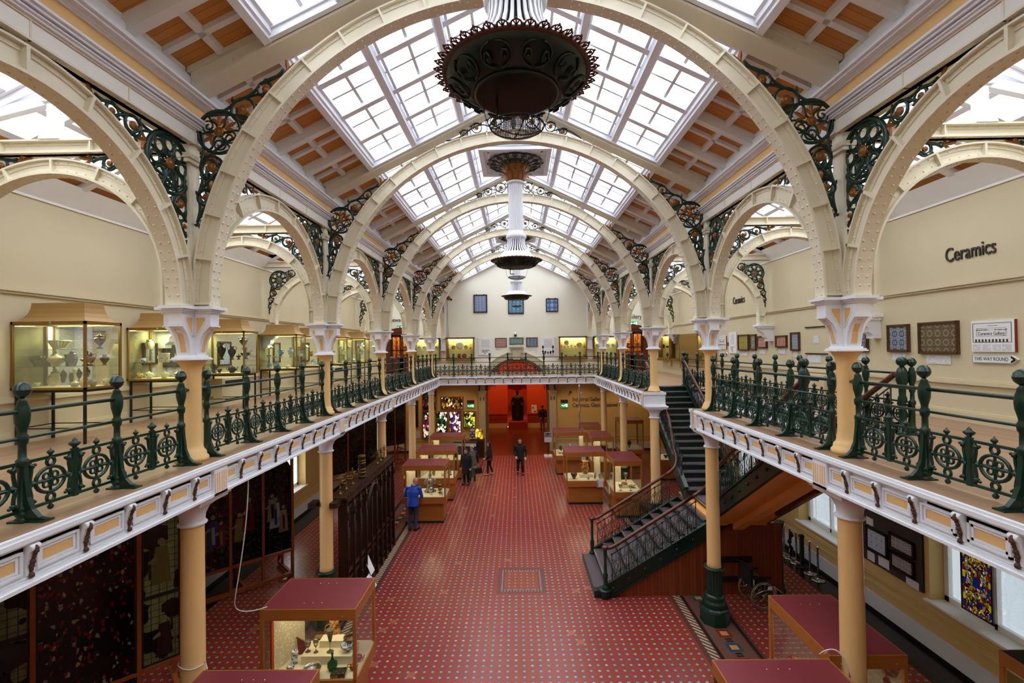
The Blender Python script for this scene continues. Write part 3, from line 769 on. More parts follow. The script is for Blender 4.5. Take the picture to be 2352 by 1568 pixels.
# ------------------------------------------------------------------ riveted arches
def rivet(b, p, ax, r=.014):
    # low six sided dome standing on a face whose outward axis is ax
    A = Vector(ax).normalized(); q = A.orthogonal().normalized(); s2 = A.cross(q); P = Vector(p)
    vs = [P+(q*math.cos(PI*k/3)+s2*math.sin(PI*k/3))*r for k in range(6)]+[P+A*r*.7+(q*math.cos(PI*k/3)+s2*math.sin(PI*k/3))*r*.6 for k in range(6)]
    b.add(vs, [(k, (k+1) % 6, 6+(k+1) % 6, 6+k) for k in range(6)]+[tuple(range(6, 12))], True)
def arch_rib(ri, ro, zc, zs, wid, nseg, nstiff, riv=True):
    # centred on local x = 0 in the xz plane
    b = MB(); th = .03
    def strip(r0, r1, w):
        n = nseg; pr = None
        pts = [(r0, zs, r1)]
        A = [(r0, zs), *[(r0*math.cos(PI*i/n), zc+r0*math.sin(PI*i/n)) for i in range(n+1)], (-r0, zs)]
        B = [(r1, zs), *[(r1*math.cos(PI*i/n), zc+r1*math.sin(PI*i/n)) for i in range(n+1)], (-r1, zs)]
        m = len(A)
        vs = [(x, -w, z) for x, z in A]+[(x, w, z) for x, z in A]+[(x, -w, z) for x, z in B]+[(x, w, z) for x, z in B]
        fs = []
        for i in range(m-1):
            j = i+1
            fs += [(i, j, m+j, m+i), (2*m+i, 3*m+i, 3*m+j, 2*m+j), (i, 2*m+i, 2*m+j, j), (m+i, m+j, 3*m+j, 3*m+i)]
        b.add(vs, fs, False)
    strip(ri, ri+th, wid/2); strip(ri+th, ro-th*.7, .022); strip(ro-th*.7, ro, wid*.42)
    strip(ri+th, ri+th+.055, .034); strip(ro-th*.7-.05, ro-th*.7, .034)
    for k in range(nstiff+1):
        a = PI*k/nstiff; ca, sa = math.cos(a), math.sin(a)
        w = .035/ri
        P = lambda r, da, y: ((r)*math.cos(a+da), y, zc+r*math.sin(a+da))
        for s_ in (-1, 1):
            y1 = s_*wid*.42
            b.slab([P(ri+th, -w*.4, 0), P(ro, -w*.4, 0), P(ro, w*.4, 0), P(ri+th, w*.4, 0), P(ri+th, -w*.4, y1), P(ro, -w*.4, y1), P(ro, w*.4, y1), P(ri+th, w*.4, y1)])
    if riv:
        L = PI*ri; n = int(L/.105)
        for i in range(-3, n+4):
            if i < 0: x, z, ax = ri, zc+i*.1, (-1, 0, 0)
            elif i > n: x, z, ax = -ri, zc-(i-n)*.1, (1, 0, 0)
            else:
                a = PI*i/n; x, z = ri*math.cos(a), zc+ri*math.sin(a); ax = (-math.cos(a), 0, -math.sin(a))
            if z < zs+.03: continue
            for y in ((-.062, .035) if i % 2 else (-.035, .062)): rivet(b, (x*1.0, y*wid/.18, z), ax, .017)
        n = int(L/.12)
        for i in range(n+1):
            a = PI*(i+.5)/(n+1)
            for r in (ri+.06, ro-.05):
                x, z = r*math.cos(a), zc+r*math.sin(a)
                for s_ in (-1, 1): rivet(b, (x, s_*.034, z), (0, s_, 0), .014)
    return b
def ibeam(b, x0, x1, z0, z1, wid, nst):
    b.box(x0, x1, -wid/2, wid/2, z0, z0+.022); b.box(x0, x1, -wid/2, wid/2, z1-.022, z1); b.box(x0, x1, -.02, .02, z0, z1)
    b.box(x0, x1, -.034, .034, z0, z0+.06); b.box(x0, x1, -.034, .034, z1-.06, z1)
    for k in range(nst+1):
        x = x0+.01+(x1-x0-.02)*k/nst; b.box(x-.009, x+.009, -wid/2+.005, wid/2-.005, z0, z1)
        for s_ in (-1, 1):
            b.box(x+.009, x+.07, min(0, s_*.036), max(0, s_*.036), z0+.02, z1-.02)
            for z in (z0+.08, (z0+z1)/2, z1-.08): rivet(b, (x+.045, s_*.036, z), (0, s_, 0), .01)
    n = int((x1-x0)/.13)
    for i in range(n):
        x = x0+(x1-x0)*(i+.5)/n
        for s_ in (-1, 1):
            for z in (z0+.04, z1-.04): rivet(b, (x, s_*.034, z), (0, s_, 0), .01)
        for y in (-wid*.3, wid*.3): rivet(b, (x, y, z0), (0, 0, -1), .01)
# scroll castings --------------------------------------------------
GI, GR_ = 1, 0
def boss(b, c, r):
    b.mi = GI
    for s_ in (-1, 1):
        b.lathe([(r, 0), (r*.96, s_*r*.3), (r*.7, s_*r*.42), (r*.55, s_*r*.34), (r*.4, s_*r*.6), (.001, s_*r*.75)], (c[0], 0, c[1]), 12, 'y')
    b.mi = GR_
def leafspray(b, c, a, L, w, n=3):
    b.mi = GI
    for k in range(n):
        t = a+(k-(n-1)/2)*.42; l = L*(1-.18*abs(k-(n-1)/2))
        p = [(c[0]+l*q*math.cos(t+.5*q*(k-(n-1)/2)), c[1]+l*q*math.sin(t+.5*q*(k-(n-1)/2))) for q in (0, .3, .6, .85, 1)]
        b.blade(p, [w*.3, w*.7, w, w*.7, .001], .012)
    b.mi = GR_
def scroll_ring(b, c, r, a0, turns=1.3, tr=.018, knob=True):
    b.tube(ring(c, r, 22), tr, 6, True)
    if knob: boss(b, c, r*.42)
    b.tube(spiral(c, r*.98, r*.5, a0, turns*.5), tr*.8, 5)
    for k in range(3):
        t = a0+k*2.1; b.blade([(c[0]+r*.95*math.cos(t), c[1]+r*.95*math.sin(t)), (c[0]+r*1.25*math.cos(t+.25), c[1]+r*1.25*math.sin(t+.25)), (c[0]+r*1.5*math.cos(t+.4), c[1]+r*1.5*math.sin(t+.4))], [.012, .022, .002], .01)
def medallion_scroll(b, c, r):
    b.tube(ring(c, r, 36), r*.085, 8, True); boss(b, c, r*.24)
    for k in range(6):
        t = PI/6+k*PI/3; e = (c[0]+r*.58*math.cos(t), c[1]+r*.58*math.sin(t))
        if k in (0, 3, 4): b.tube(spiral(e, r*.36, r*.06, t+PI, 1.7, 22), r*.045, 5)
        else: leafspray(b, (c[0]+r*.3*math.cos(t), c[1]+r*.3*math.sin(t)), t, r*.62, r*.1, 3)
        t2 = t+PI/6; b.tube(bez((c[0]+r*.2*math.cos(t2), 0, c[1]+r*.2*math.sin(t2)), (c[0]+r*.5*math.cos(t2+.4), 0, c[1]+r*.5*math.sin(t2+.4)), (c[0]+r*.7*math.cos(t2-.3), 0, c[1]+r*.7*math.sin(t2-.3)), (c[0]+r*.97*math.cos(t2), 0, c[1]+r*.97*math.sin(t2))), r*.05, 5)
def medallion_rosette(b, c, r):
    b.tube(ring(c, r, 40), r*.075, 8, True); b.tube(ring(c, r*.88, 32), r*.03, 5, True); boss(b, c, r*.2)
    for k in range(8):
        t = k*PI/4; e = (c[0]+r*.62*math.cos(t), c[1]+r*.62*math.sin(t))
        b.tube(ring(e, r*.2, 12), r*.045, 5, True)
        b.tube([(c[0]+r*.2*math.cos(t), 0, c[1]+r*.2*math.sin(t)), (c[0]+r*.45*math.cos(t), 0, c[1]+r*.45*math.sin(t))], r*.05, 5)
        for s_ in (-1, 1):
            t2 = t+s_*.26; b.blade([(c[0]+r*.25*math.cos(t2), c[1]+r*.25*math.sin(t2)), (c[0]+r*.45*math.cos(t2+s_*.08), c[1]+r*.45*math.sin(t2+s_*.08)), (c[0]+r*.88*math.cos(t2+s_*.1), c[1]+r*.88*math.sin(t2+s_*.1))], [r*.02, r*.07, r*.03], r*.04)
def S_link(b, p, q, bend, tr=.018):
    d = Vector((q[0]-p[0], 0, q[1]-p[1])); nrm = Vector((-d.z, 0, d.x))*bend
    P = Vector((p[0], 0, p[1])); Q = Vector((q[0], 0, q[1]))
    b.tube(bez(P, P+d*.33+nrm, P+d*.66+nrm*.6, Q), tr, 6)
def spandrel(chain, med, kind):
    # chain: circles (x, z, r) from the top end round to the foot, med: index of the medallion
    b = MB()
    for i, (x, z, r) in enumerate(chain):
        if i == med: (medallion_scroll if kind == 's' else medallion_rosette)(b, (x, z), r)
        elif r > .05: scroll_ring(b, (x, z), r, i*1.3, 1.3, min(.02, r*.16))
        if i+1 < len(chain):
            x2, z2, r2 = chain[i+1]; d = math.hypot(x2-x, z2-z) or 1
            p = (x+(z2-z)/d*r, z-(x2-x)/d*r); q = (x2-(z2-z)/d*r2, z2+(x2-x)/d*r2)
            S_link(b, p, q, .12); 
            p = (x-(z2-z)/d*r, z+(x2-x)/d*r); q = (x2-(z2-z)/d*r2, z2+(x2-x)/d*r2); S_link(b, p, q, -.16)
    x, z, r = chain[0]; x1, z1, _ = chain[1]; t = math.atan2(z-z1, x-x1); leafspray(b, (x, z), t, .2, .03)
    x, z, r = chain[-1]; x1, z1, _ = chain[-2]; t = math.atan2(z-z1, x-x1)
    b.blade([(x, z), (x+.05*math.cos(t), z+.05*math.sin(t)), (x+.1*math.cos(t), z+.1*math.sin(t))], [.02, .03, .002], .02)
    mx, mz, mr = chain[med]
    for j in (med-1, med+1):
        if 0 <= j < len(chain):
            t = math.atan2(chain[j][1]-mz, chain[j][0]-mx); leafspray(b, (mx+mr*math.cos(t), mz+mr*math.sin(t)), t+.5, .2, .032)
    return b
def place_arches():
    zc, zs = 6.63, 6.585
    rib = arch_rib(3.93, 4.2, zc, zs, .19, 72, 22).me('arch_rib', M['arch_cream'])
    # note: x positive side; mirrored by turning half a circle
    nave = spandrel([(2.98, 9.67, .05), (3.26, 9.44, .1), (3.55, 9.17, .16), (3.87, 8.89, .28), (3.97, 8.42, .15), (4.05, 8.03, .11), (4.08, 7.7, .085), (4.09, 7.5, .03)], 3, 's').me('spandrel_scrollwork', [M['green'], M['gilt']])
    ap = MB()
    for s_ in (-1, 1):
        for x, z, r in ((.42, 11.02, .15), (.82, 10.9, .11), (1.1, 10.78, .08)):
            scroll_ring(ap, (s_*x, z), r, .5, 1.2, .014)
        S_link(ap, (s_*.1, 11.2), (s_*.5, 10.9), .2, .014); S_link(ap, (s_*.5, 10.9), (s_*1.0, 10.84), -.3, .014); S_link(ap, (s_*1.0, 10.84), (s_*1.5, 10.62), .15, .014)
    ap.blade([(0, 10.82), (0, 10.95), (0, 11.1), (0, 11.28)], [.02, .06, .05, .002], .02)
    apx = ap.me('apex_scrollwork', [M['green'], M['gilt']])
    raf = MB(); poly = [(0, ZR-.02), (4.16, ZR-.02-SL*4.16), (4.16, ZR+.2-SL*4.16), (0, ZR+.2)]
    raf.prism(poly, -.12, .12)
    for h0, h1, w in ((-.06, -.02, .16), (.16, .22, .17)):
        raf.prism([(0, ZR+h0), (4.18, ZR+h0-SL*4.18), (4.18, ZR+h1-SL*4.18), (0, ZR+h1)], -w, w)
    for k in range(6):
        u = .5+.62*k; z = ZR+.06-SL*u
        for s_ in (-1, 1): rivet(raf, (u, s_*.12, z), (0, s_, 0), .02)
    rafm = raf.me('rafter', M['arch_cream'])
    for n in range(-1, 6):
        if n == 5: continue
        nm = 'near end of the hall' if n == -1 else ORD[n]
        lab = ['cream riveted iron arch nearest the viewer, spanning behind the big dark lamp bowl', 'cream riveted iron arch spanning the hall, second from the viewer',
               'cream riveted iron arch spanning the hall, third from the viewer', 'cream riveted iron arch spanning the hall, next but one to the end wall',
               'cream riveted iron arch spanning the hall closest to the end wall'][max(0, n)]
        if n == -1: continue
        t = thing('hall_arch', lab, 'arch', (0, YN(n), 0), 0, 'great arches across the hall')
        link('arch_rib', rib, t); link('rafter', rafm, t); link('rafter', rafm, t, None, PI)
        link('spandrel_scrollwork', nave, t); link('spandrel_scrollwork', nave, t, None, PI); link('apex_scrollwork', apx, t)
        for s_ in (-1, 1):      # wall post rising from the capital behind the scrollwork
            MB().box(4.2, 4.34, -.1, .1, 6.585, 9.2).box(4.16, 4.4, -.16, .16, 8.45, 8.5).box(4.14, 4.42, -.18, .18, 8.5, 8.56).build('wall_post', M['arch_cream'], t, None, 0 if s_ > 0 else PI)
    # arcade arches, local x along the hall
    ar = arch_rib(1.8, 2.07, 6.6, zs, .2, 44, 10).me('arch_rib', M['arch_cream'])
    gb = MB(); ibeam(gb, -S/2+.06, S/2-.06, 8.70, 8.9, .22, 4); gm = gb.me('girder', M['arch_cream'])
    asp = spandrel([(.72, 8.6, .04), (.93, 8.57, .08), (1.2, 8.54, .11), (1.74, 8.33, .36), (1.93, 7.88, .12), (2.0, 7.62, .08), (2.03, 7.45, .03)], 3, 'r').me('spandrel_scrollwork', [M['green'], M['gilt']])
    side = {-1: 'above the display cases', 1: 'on the staircase side'}
    for sd in (-1, 1):
        for n in range(-1, 5):
            w_ = ['nearest the viewer', 'second from the viewer', 'third from the viewer', 'fourth from the viewer', 'fifth from the viewer', 'against the end wall'][n+1]
            t = thing('arcade_arch', 'cream riveted arcade arch and girder %s, %s' % (side[sd], w_), 'arch', (sd*W, YN(n)+S/2, 0), PI/2, 'arcade arches along the galleries')
            link('arch_rib', ar, t); link('girder', gm, t); link('spandrel_scrollwork', asp, t); link('spandrel_scrollwork', asp, t, None, PI)
    # aisle arches with beam, king post and wall corbel
    aa = arch_rib(1.45, 1.66, 6.9, 6.62, .17, 36, 8).me('arch_rib', M['arch_cream'])
    bb = MB(); ibeam(bb, -1.72, WALL-XA-.02, 8.62, 8.8, .18, 3); bm_ = bb.me('tie_beam', M['arch_cream'])
    kp = MB(); kp.box(-.06, .06, -.06, .06, 8.95, 9.4); kp.prism([(-.14, 8.8), (.14, 8.8), (.12, 8.86), (.07, 8.95), (-.07, 8.95), (-.12, 8.86)], -.1, .1)
    kp.box(-.12, .12, -.09, .09, 9.3, 9.36)
    for s_ in (-1, 1): kp.bar((0, 0, 9.36), (s_*1.6, 0, 8.98), .09, .13); kp.bar((0, 0, 9.62), (s_*1.7, 0, 8.86), .1, .12)
    kpm = kp.me('king_post', M['white'])
    wsp = spandrel([(.5, 8.55, .03), (.72, 8.5, .09), (.98, 8.42, .11), (1.38, 8.22, .29), (1.57, 7.82, .1), (1.63, 7.6, .08), (1.66, 7.4, .06), (1.68, 7.25, .02)], 3, 'r').me('spandrel_scrollwork', [M['green'], M['gilt']])
    cb = MB(); x1 = WALL-XA
    cb.box(1.38, x1, -.17, .17, 6.56, 6.62); cb.box(1.42, x1, -.14, .14, 6.5, 6.56)
    cb.prism([(1.46, 6.5), (1.48, 6.42), (1.6, 6.34), (1.62, 6.24), (1.7, 6.18), (1.7, 6.1), (x1, 6.1), (x1, 6.5)], -.1, .1); cbm = cb.me('wall_corbel', M['white'])
    for sd in (-1, 1):
        for n in range(0, 5):
            t = thing('aisle_arch', 'cream riveted arch over the walk %s, %s' % (side[sd], ['nearest the viewer', 'second from the viewer', 'third from the viewer', 'fourth from the viewer', 'last before the end wall'][n]), 'arch', (sd*XA, YN(n), 0), 0 if sd > 0 else PI, 'arches over the gallery walks')
            link('arch_rib', aa, t); link('tie_beam', bm_, t); link('king_post', kpm, t); link('spandrel_scrollwork', wsp, t)
            link('spandrel_scrollwork', wsp, t, None, PI); link('wall_corbel', cbm, t)
    # half pilasters with corbels on the end wall
    for sd in (-1, 1):
        x = sd*W; b = MB(); b.box(x-.2, x+.2, YE-.18, YE, 6.5, 6.56); b.box(x-.16, x+.16, YE-.14, YE, 5.95, 6.5); b.box(x-.2, x+.2, YE-.16, YE, 5.88, 5.95); b.box(x-.1, x+.1, YE-.1, YE, 6.56, 8.7)
        struct(b.build('trim_end_pilaster', M['white']))
place_arches()
# ------------------------------------------------------------------ columns
def upper_column():
    sh = MB(); r = .112; z0 = G
    sh.lathe([(.19, z0), (.19, z0+.05), (.165, z0+.075), (.16, z0+.12), (.135, z0+.15), (r+.008, z0+.2), (r, z0+.28), (r-.004, z0+.8), (r-.004, 5.72), (r+.006, 5.8), (r+.05, 5.88), (r+.085, 5.905)], n=24)
    shm = sh.me('shaft', M['column'])
    ca = MB(); zb = 5.9
    for e, a, c in ((.2, zb, zb+.018), (.185, zb+.018, zb+.036), (.155, zb+.036, zb+.06)):
        poly = [(-e, -e*.62), (-e*.62, -e), (e*.62, -e), (e, -e*.62), (e, e*.62), (e*.62, e), (-e*.62, e), (-e, e*.62)]
        ca.prism(poly, a, c, 'z')
    ca.box(-.1, .1, -.1, .1, zb+.05, 6.5)
    prof = [(.06, zb+.05), (.135, zb+.06), (.145, zb+.14), (.165, zb+.24), (.21, zb+.34), (.275, zb+.41), (.29, zb+.42), (.29, zb+.44), (.305, zb+.45), (.305, zb+.62), (.06, zb+.62)]
    for k in range(4):
        Mx = Matrix.Rotation(k*PI/2, 4, 'Z'); q = MB()
        q.prism([(u, w) for u, w in prof], -.088, .088)
        # raised edges leaving sunk peach panels
        for s_ in (-1, 1):
            q.mi = 1; y = s_*.0885
            pan = [(.115, zb+.55), (.24, zb+.55), (.24, zb+.5), (.16, zb+.36), (.115, zb+.3)]
            q.add([(u, y, w) for u, w in pan], [tuple(range(len(pan)))], False)
            q.mi = 0
            for i in range(len(pan)):
                a, c = pan[i], pan[(i+1) % len(pan)]; q.bar((a[0], y, a[1]), (c[0], y, c[1]), .014, .014)
        q.mi = 1
        fp = [(.1385, zb+.1), (.148, zb+.15), (.168, zb+.245), (.21, zb+.345), (.262, zb+.4)]
        vs = []
        for u, w in fp: vs += [(u+.004, -.04, w), (u+.004, .04, w)]
        q.add(vs, [(2*i, 2*i+1, 2*i+3, 2*i+2) for i in range(len(fp)-1)], False); q.mi = 0
        for i in range(len(fp)-1):
            for s_ in (-1, 1): q.bar((fp[i][0]+.004, s_*.045, fp[i][1]), (fp[i+1][0]+.004, s_*.045, fp[i+1][1]), .014, .016)
        q.box(.288, .316, -.098, .098, zb+.425, zb+.445)
        for e, a, c in ((.018, .605, .63), (.045, .63, .652), (.07, .652, .69)):
            q.box(-.1, .305+e, -.088-e, .088+e, zb+a-.005, zb+c-.005)
        ca.join(q, Mx)
    return shm, ca.me('capital', [M['white'], M['peach']])
USH, UCA = upper_column()
def lower_column():
    r = .142; sh = MB()
    sh.lathe([(r+.012, 1.13), (r, 1.25), (r-.002, 2.4), (r-.008, 3.72), (r-.008, 3.8)], n=24)
    ca = MB(); z = 3.78
    ca.lathe([(r-.01, z-.02), (r+.02, z-.015), (r+.03, z), (r+.02, z+.015), (r-.002, z+.02)], n=24)
    vs = []; fs = []; n = 32; lv = [(.0, r-.002, .0), (.1, r+.004, .15), (.19, r+.035, .5), (.25, r+.1, .85), (.275, r+.135, 1)]
    for dz, rr, sq in lv:
        for k in range(n):
            a = 2*PI*k/n; cx, sy = math.cos(a), math.sin(a); m_ = max(abs(cx), abs(sy)); f = (1-sq)+sq*min(1/m_, 1.28)
            vs.append((rr*cx*f, rr*sy*f, z+.015+dz))
    for i in range(len(lv)-1):
        for k in range(n): fs.append((i*n+k, i*n+(k+1) % n, (i+1)*n+(k+1) % n, (i+1)*n+k))
    ca.add(vs, fs, True)
    for e, a, c in ((.29, 4.065, 4.1), (.315, 4.1, 4.13), (.335, 4.13, 4.165)): ca.box(-e, e, -e, e, a, c)
    pe = MB()
    pe.lathe([(.2, 1.18), (.215, 1.17), (.22, 1.15), (.2, 1.12), (.175, 1.1)], n=24)
    pe.lathe([(.185, 1.11), (.172, 1.05), (.17, .58)], n=36, flute=.07, smooth=False)
    pe.lathe([(.175, .6), (.2, .57), (.215, .53), (.2, .5), (.215, .46), (.24, .43), (.245, .4), (.225, .37), (.26, .34)], n=24)
    poly = lambda e: [(e*math.cos(PI/8+k*PI/4), e*math.sin(PI/8+k*PI/4)) for k in range(8)]
    pe.lathe([(.24, .36), (.285, .3), (.3, .26)], n=8, smooth=False); pe.prism(poly(.3), 0, .27, 'z'); pe.prism(poly(.315), 0, .03, 'z')
    return sh.me('shaft', M['column']), ca.me('capital', M['white']), pe.me('pedestal', M['green'])
LSH, LCA, LPE = lower_column()
SIDE = {-1: 'by the stained glass screens', 1: 'on the staircase side'}
USIDE = {-1: 'by the gallery cases', 1: 'over the stairs side'}
for sd in (-1, 1):
    for n in range(0, 5):
        w_ = ['nearest the viewer', 'second from the viewer', 'third from the viewer', 'fourth from the viewer', 'nearest the end wall'][n]
        t = thing('upper_column', 'slim cream column with bracketed white capital %s, %s' % (USIDE[sd], w_), 'column', (sd*W, YN(n), 0), 0, 'gallery columns')
        link('shaft', USH, t); link('capital', UCA, t)
        t = thing('lower_column', 'cream ground floor column %s, %s' % (SIDE[sd], w_), 'column', (sd*W, YN(n), 0), 0, 'ground floor columns')
        link('shaft', LSH, t); link('capital', LCA, t); link('pedestal', LPE, t)
# ------------------------------------------------------------------ gallery railings
def post_mesh(foot=True):
    b = MB()
    b.lathe([(.055, 0), (.055, .02), (.035, .035), (.05, .055), (.052, .07), (.035, .085), (.046, .1), (.046, .115), (.034, .13),
             (.033, .46), (.045, .465), (.045, .515), (.03, .53), (.028, .64), (.04, .66), (.044, .69), (.044, .715), (.03, .74), (.034, .77),
             (.052, .84), (.056, .9), (.05, .96), (.034, 1.0), (.038, 1.01), (.02, 1.035), (.018, 1.045)], n=12)
    b.lathe([(.001, 1.18), (.03, 1.172), (.053, 1.145), (.061, 1.115), (.063, 1.112), (.063, 1.106), (.061, 1.103), (.053, 1.075), (.03, 1.05), (.018, 1.044)], n=14)
    if foot:   # flared stay towards the nave, local +y
        pr = [(.02, 0), (.22, 0), (.22, .018), (.16, .035), (.1, .1), (.06, .2), (.04, .36), (.034, .46), (.0, .46), (0, 0)]
        b.prism(pr, -.02, .02, 'x'); b.box(-.07, .07, -.06, .08, 0, .016); b.box(-.05, .05, .06, .23, 0, .014)
    return b.me('post', M['green'])
POST = post_mesh()
PIT = .95
def lattice(wd):
    # pierced panel between two posts: two lozenge medallions either side of a finial baluster
    b = MB(); z0, z1 = .087, .49; zm = (z0+z1)/2; hw = wd/2
    b.box(-hw, hw, -.011, .011, z0-.013, z0+.013); b.box(-hw, hw, -.011, .011, z1-.013, z1+.013)
    b.prism([(-.026, z0-.02), (.026, z0-.02), (.022, zm-.1), (.016, zm), (.022, zm+.1), (.03, z1+.03), (-.03, z1+.03), (-.022, zm+.1), (-.016, zm), (-.022, zm-.1)], -.016, .016)
    b.lathe([(.022, z1+.02), (.018, z1+.04), (.044, z1+.065), (.047, z1+.08), (.02, z1+.095), (.02, z1+.105), (.001, z1+.13)], n=8)
    for s_ in (-1, 1):
        cx = s_*hw*.52; rx = hw*.3
        el = [(cx+rx*math.cos(2*PI*k/20), 0, zm+.112*math.sin(2*PI*k/20)) for k in range(20)]
        b.tube(el, .016, 6, True)
        for dz in (-.16, .16): b.tube([(cx+.036*math.cos(2*PI*k/12), 0, zm+dz+.036*math.sin(2*PI*k/12)) for k in range(12)], .014, 5, True)
        for k in range(4):
            t = PI/4+k*PI/2; e = (cx+rx*.42*math.cos(t), zm+.05*math.sin(t))
            b.tube([(e[0]+.028*math.cos(2*PI*j/10), 0, e[1]+.028*math.sin(2*PI*j/10)) for j in range(10)], .011, 5, True)
        for k in range(4):
            t = k*PI/2; b.blade([(cx, zm), (cx+rx*.5*math.cos(t), zm+.055*math.sin(t)), (cx+rx*1.0*math.cos(t), zm+.11*math.sin(t))], [.01, .02, .012], .014)
        b.ball((cx, 0, zm), .02, 8)
        for q in (-1, 1):
            xe = cx+q*rx
            b.blade([(xe, zm), (xe+q*.03, zm), (xe+q*.06, zm)], [.008, .034, .008], .018)
            for dz in (-1, 1):
                b.tube(bez((xe+q*.055, 0, zm), (xe+q*.05, 0, zm+dz*.07), (xe+q*.02, 0, zm+dz*.11), (xe+q*.05, 0, zm+dz*.185), 6), .015, 5)
                b.ball((xe+q*.035, 0, zm+dz*.15), .027, 6); b.ball((xe+q*.006, 0, zm+dz*.16), .016, 6)
        b.lathe([(.012, z1), (.012, z1+.02), (.026, z1+.035), (.026, z1+.05), (.012, z1+.062), (.001, z1+.085)], (cx, 0, 0), 8)
        b.lathe([(.012, z0), (.012, z0-.02), (.026, z0-.04), (.018, z0-.062), (.001, z0-.07)], (cx, 0, 0), 8)
    return b.me('lattice_panel', M['green'])
LAT = {}
def railing(label, p0, p1, npan, inward, group, ends=(True, True), extra=None, knobs=True):
    """posts from p0 to p1 (xy), inward = +1 when the feet lie on the left of the direction of travel"""
    P0, P1 = Vector((*p0, G)), Vector((*p1, G)); d = P1-P0; L = d.length; a = math.atan2(d.y, d.x)
    t = thing('gallery_railing', label, 'railing', P0, a, group)
    st = L/npan; key = round(st, 3)
    if key not in LAT: LAT[key] = lattice(st-.06)
    for k in range(npan+1):
        if (k == 0 and not ends[0]) or (k == npan and not ends[1]): continue
        link('post', POST, t, (k*st, 0, 0), 0 if inward > 0 else PI)
    for k in range(npan): link('lattice_panel', LAT[key], t, ((k+.5)*st, 0, 0))
    b = MB(); b.tube([(0, 0, .93), (L, 0, .93)], .019, 8); b.build('handrail', M['green'], t)
    b = MB(); b.tube([(0, 0, .70), (L, 0, .70)], .014, 8); b.build('lower_rail', M['green'], t)
    if knobs:
        for x in (0, L):
            q = -1 if x == 0 else 1
            MB().lathe([(.03, 0), (.04, q*.03), (.042, q*.05), (.03, q*.08), (.018, q*.1), (.02, q*.12), (.001, q*.135)], (x, 0, .93), 10, 'x').build('end_knob', M['green'], t)
    return t
CG = .24
for sd in (-1, 1):
    for n in range(-1, 5):
        y0, y1 = YN(n)+CG, (YN(n+1)-CG if n < 4 else YG-.16)
        w_ = ['nearest the viewer', 'second from the viewer', 'third from the viewer', 'fourth from the viewer', 'fifth from the viewer', 'by the end gallery'][n+1]
        np_ = 4 if n < 4 else 1
        if n == 4: y1 = YG-.1
        # the flight to the far gallery leaves a gap in nothing here: the nave side rail is continuous
        lab = 'green cast iron railing %s, length %s' % ('before the display cases' if sd < 0 else 'between hall and staircase', w_)
        if sd < 0: railing(lab, (sd*(W-.03), y0), (sd*(W-.03), y1), np_, -1, 'gallery railings', knobs=n < 4)
        elif n != 1: railing(lab, (W-.03, y0), (W-.03, y1), np_, 1, 'gallery railings', knobs=n < 4)
xe = W-.12
railing('green cast iron railing across the end gallery before the lunette', (-xe, YG+.16), (xe, YG+.16), 9, -1, 'gallery railings', knobs=False)
# railing on the walk behind the stairwell
railing('green cast iron railing behind the stairwell beside the framed tiles', (SW[1]+.05, SW[2]-.1), (SW[1]+.05, SW[3]+.0), 10, 1, 'gallery railings', knobs=False)
# larger newels at the stair heads
def newel():
    b = MB()
    b.lathe([(.075, 0), (.075, .03), (.05, .05), (.045, .5), (.06, .52), (.06, .56), (.045, .6), (.05, .74), (.08, .82), (.085, .92), (.06, 1.0), (.03, 1.05)], n=14)
    b.ball((0, 0, 1.12), .075, 14); return b
NEW = newel().me('newel_post', M['green'])
# ------------------------------------------------------------------ staircase
# lower flight climbs towards the wall (+x), landing, then one flight away (+y) and one back (-y)
RZ, TR = .165, .245
FY0, FY1 = 11.36, 13.34                    # lower flight, near and far string
NL = 11; LZ = 1.95; LR = LZ/12.0; LT = .265; SX = 2.1
LX = SX+11*LT                              # landing begins
st = thing('staircase', 'green iron staircase with dark treads rising from the hall to the gallery', 'staircase', (0, 0, 0))
b = MB()
# stepped bottom tread with bull nose
b.box(SX-.32, SX+.1, FY0-.05, FY1+.02, 0, LR*1.0); b.build('bottom_step', M['green_dark'], st)
MB().box(SX-.3, SX+.06, FY0+.12, FY1-.02, LR, LR+.006).build('step_mat', M['tread'], st)
def flight(name, n, z0, rz, tr, place, wid0, wid1):
    tb = MB(); nb = MB(); rb = MB()
    for k in range(n):
        z = z0+rz*(k+1); place(tb, k*tr-.02, (k+1)*tr, wid0, wid1, z-.03, z); place(rb, k*tr, k*tr+.02, wid0, wid1, z0+rz*k, z-.03)
        place(nb, k*tr-.026, k*tr+.02, wid0, wid1, z-.026, z+.003)
    tb.build(name+'_treads', M['tread'], st); rb.build(name+'_risers', M['green_dark'], st); nb.build(name+'_nosings', M['silver'], st)
pl_x = lambda b, u0, u1, w0, w1, z0, z1: b.box(SX+u0, SX+u1, w0, w1, z0, z1)
flight('lower_flight', 11, LR, LR, LT, pl_x, FY0+.04, FY1-.04)
UYA = 16.72-16*TR; UX0, UX1 = 4.56, 5.92
nA = 16
pl_a = lambda b, u0, u1, w0, w1, z0, z1: b.box(w0, w1, UYA+u0, UYA+u1, z0, z1)
LZ = G-16*RZ
flight('far_flight', 16, LZ, RZ, TR, pl_a, UX0+.03, UX1-.03)
UYB = 7.40+16*TR
pl_b = lambda b, u0, u1, w0, w1, z0, z1: b.box(w0, w1, UYB-u1, UYB-u0, z0, z1)
flight('near_flight', 16, LZ, RZ, TR, pl_b, UX0+.03, UX1-.03)
MB().box(LX-.25, UX1, UYB-.02, UYA+.02, LZ-.1, LZ).build('landing', M['tread'], st)
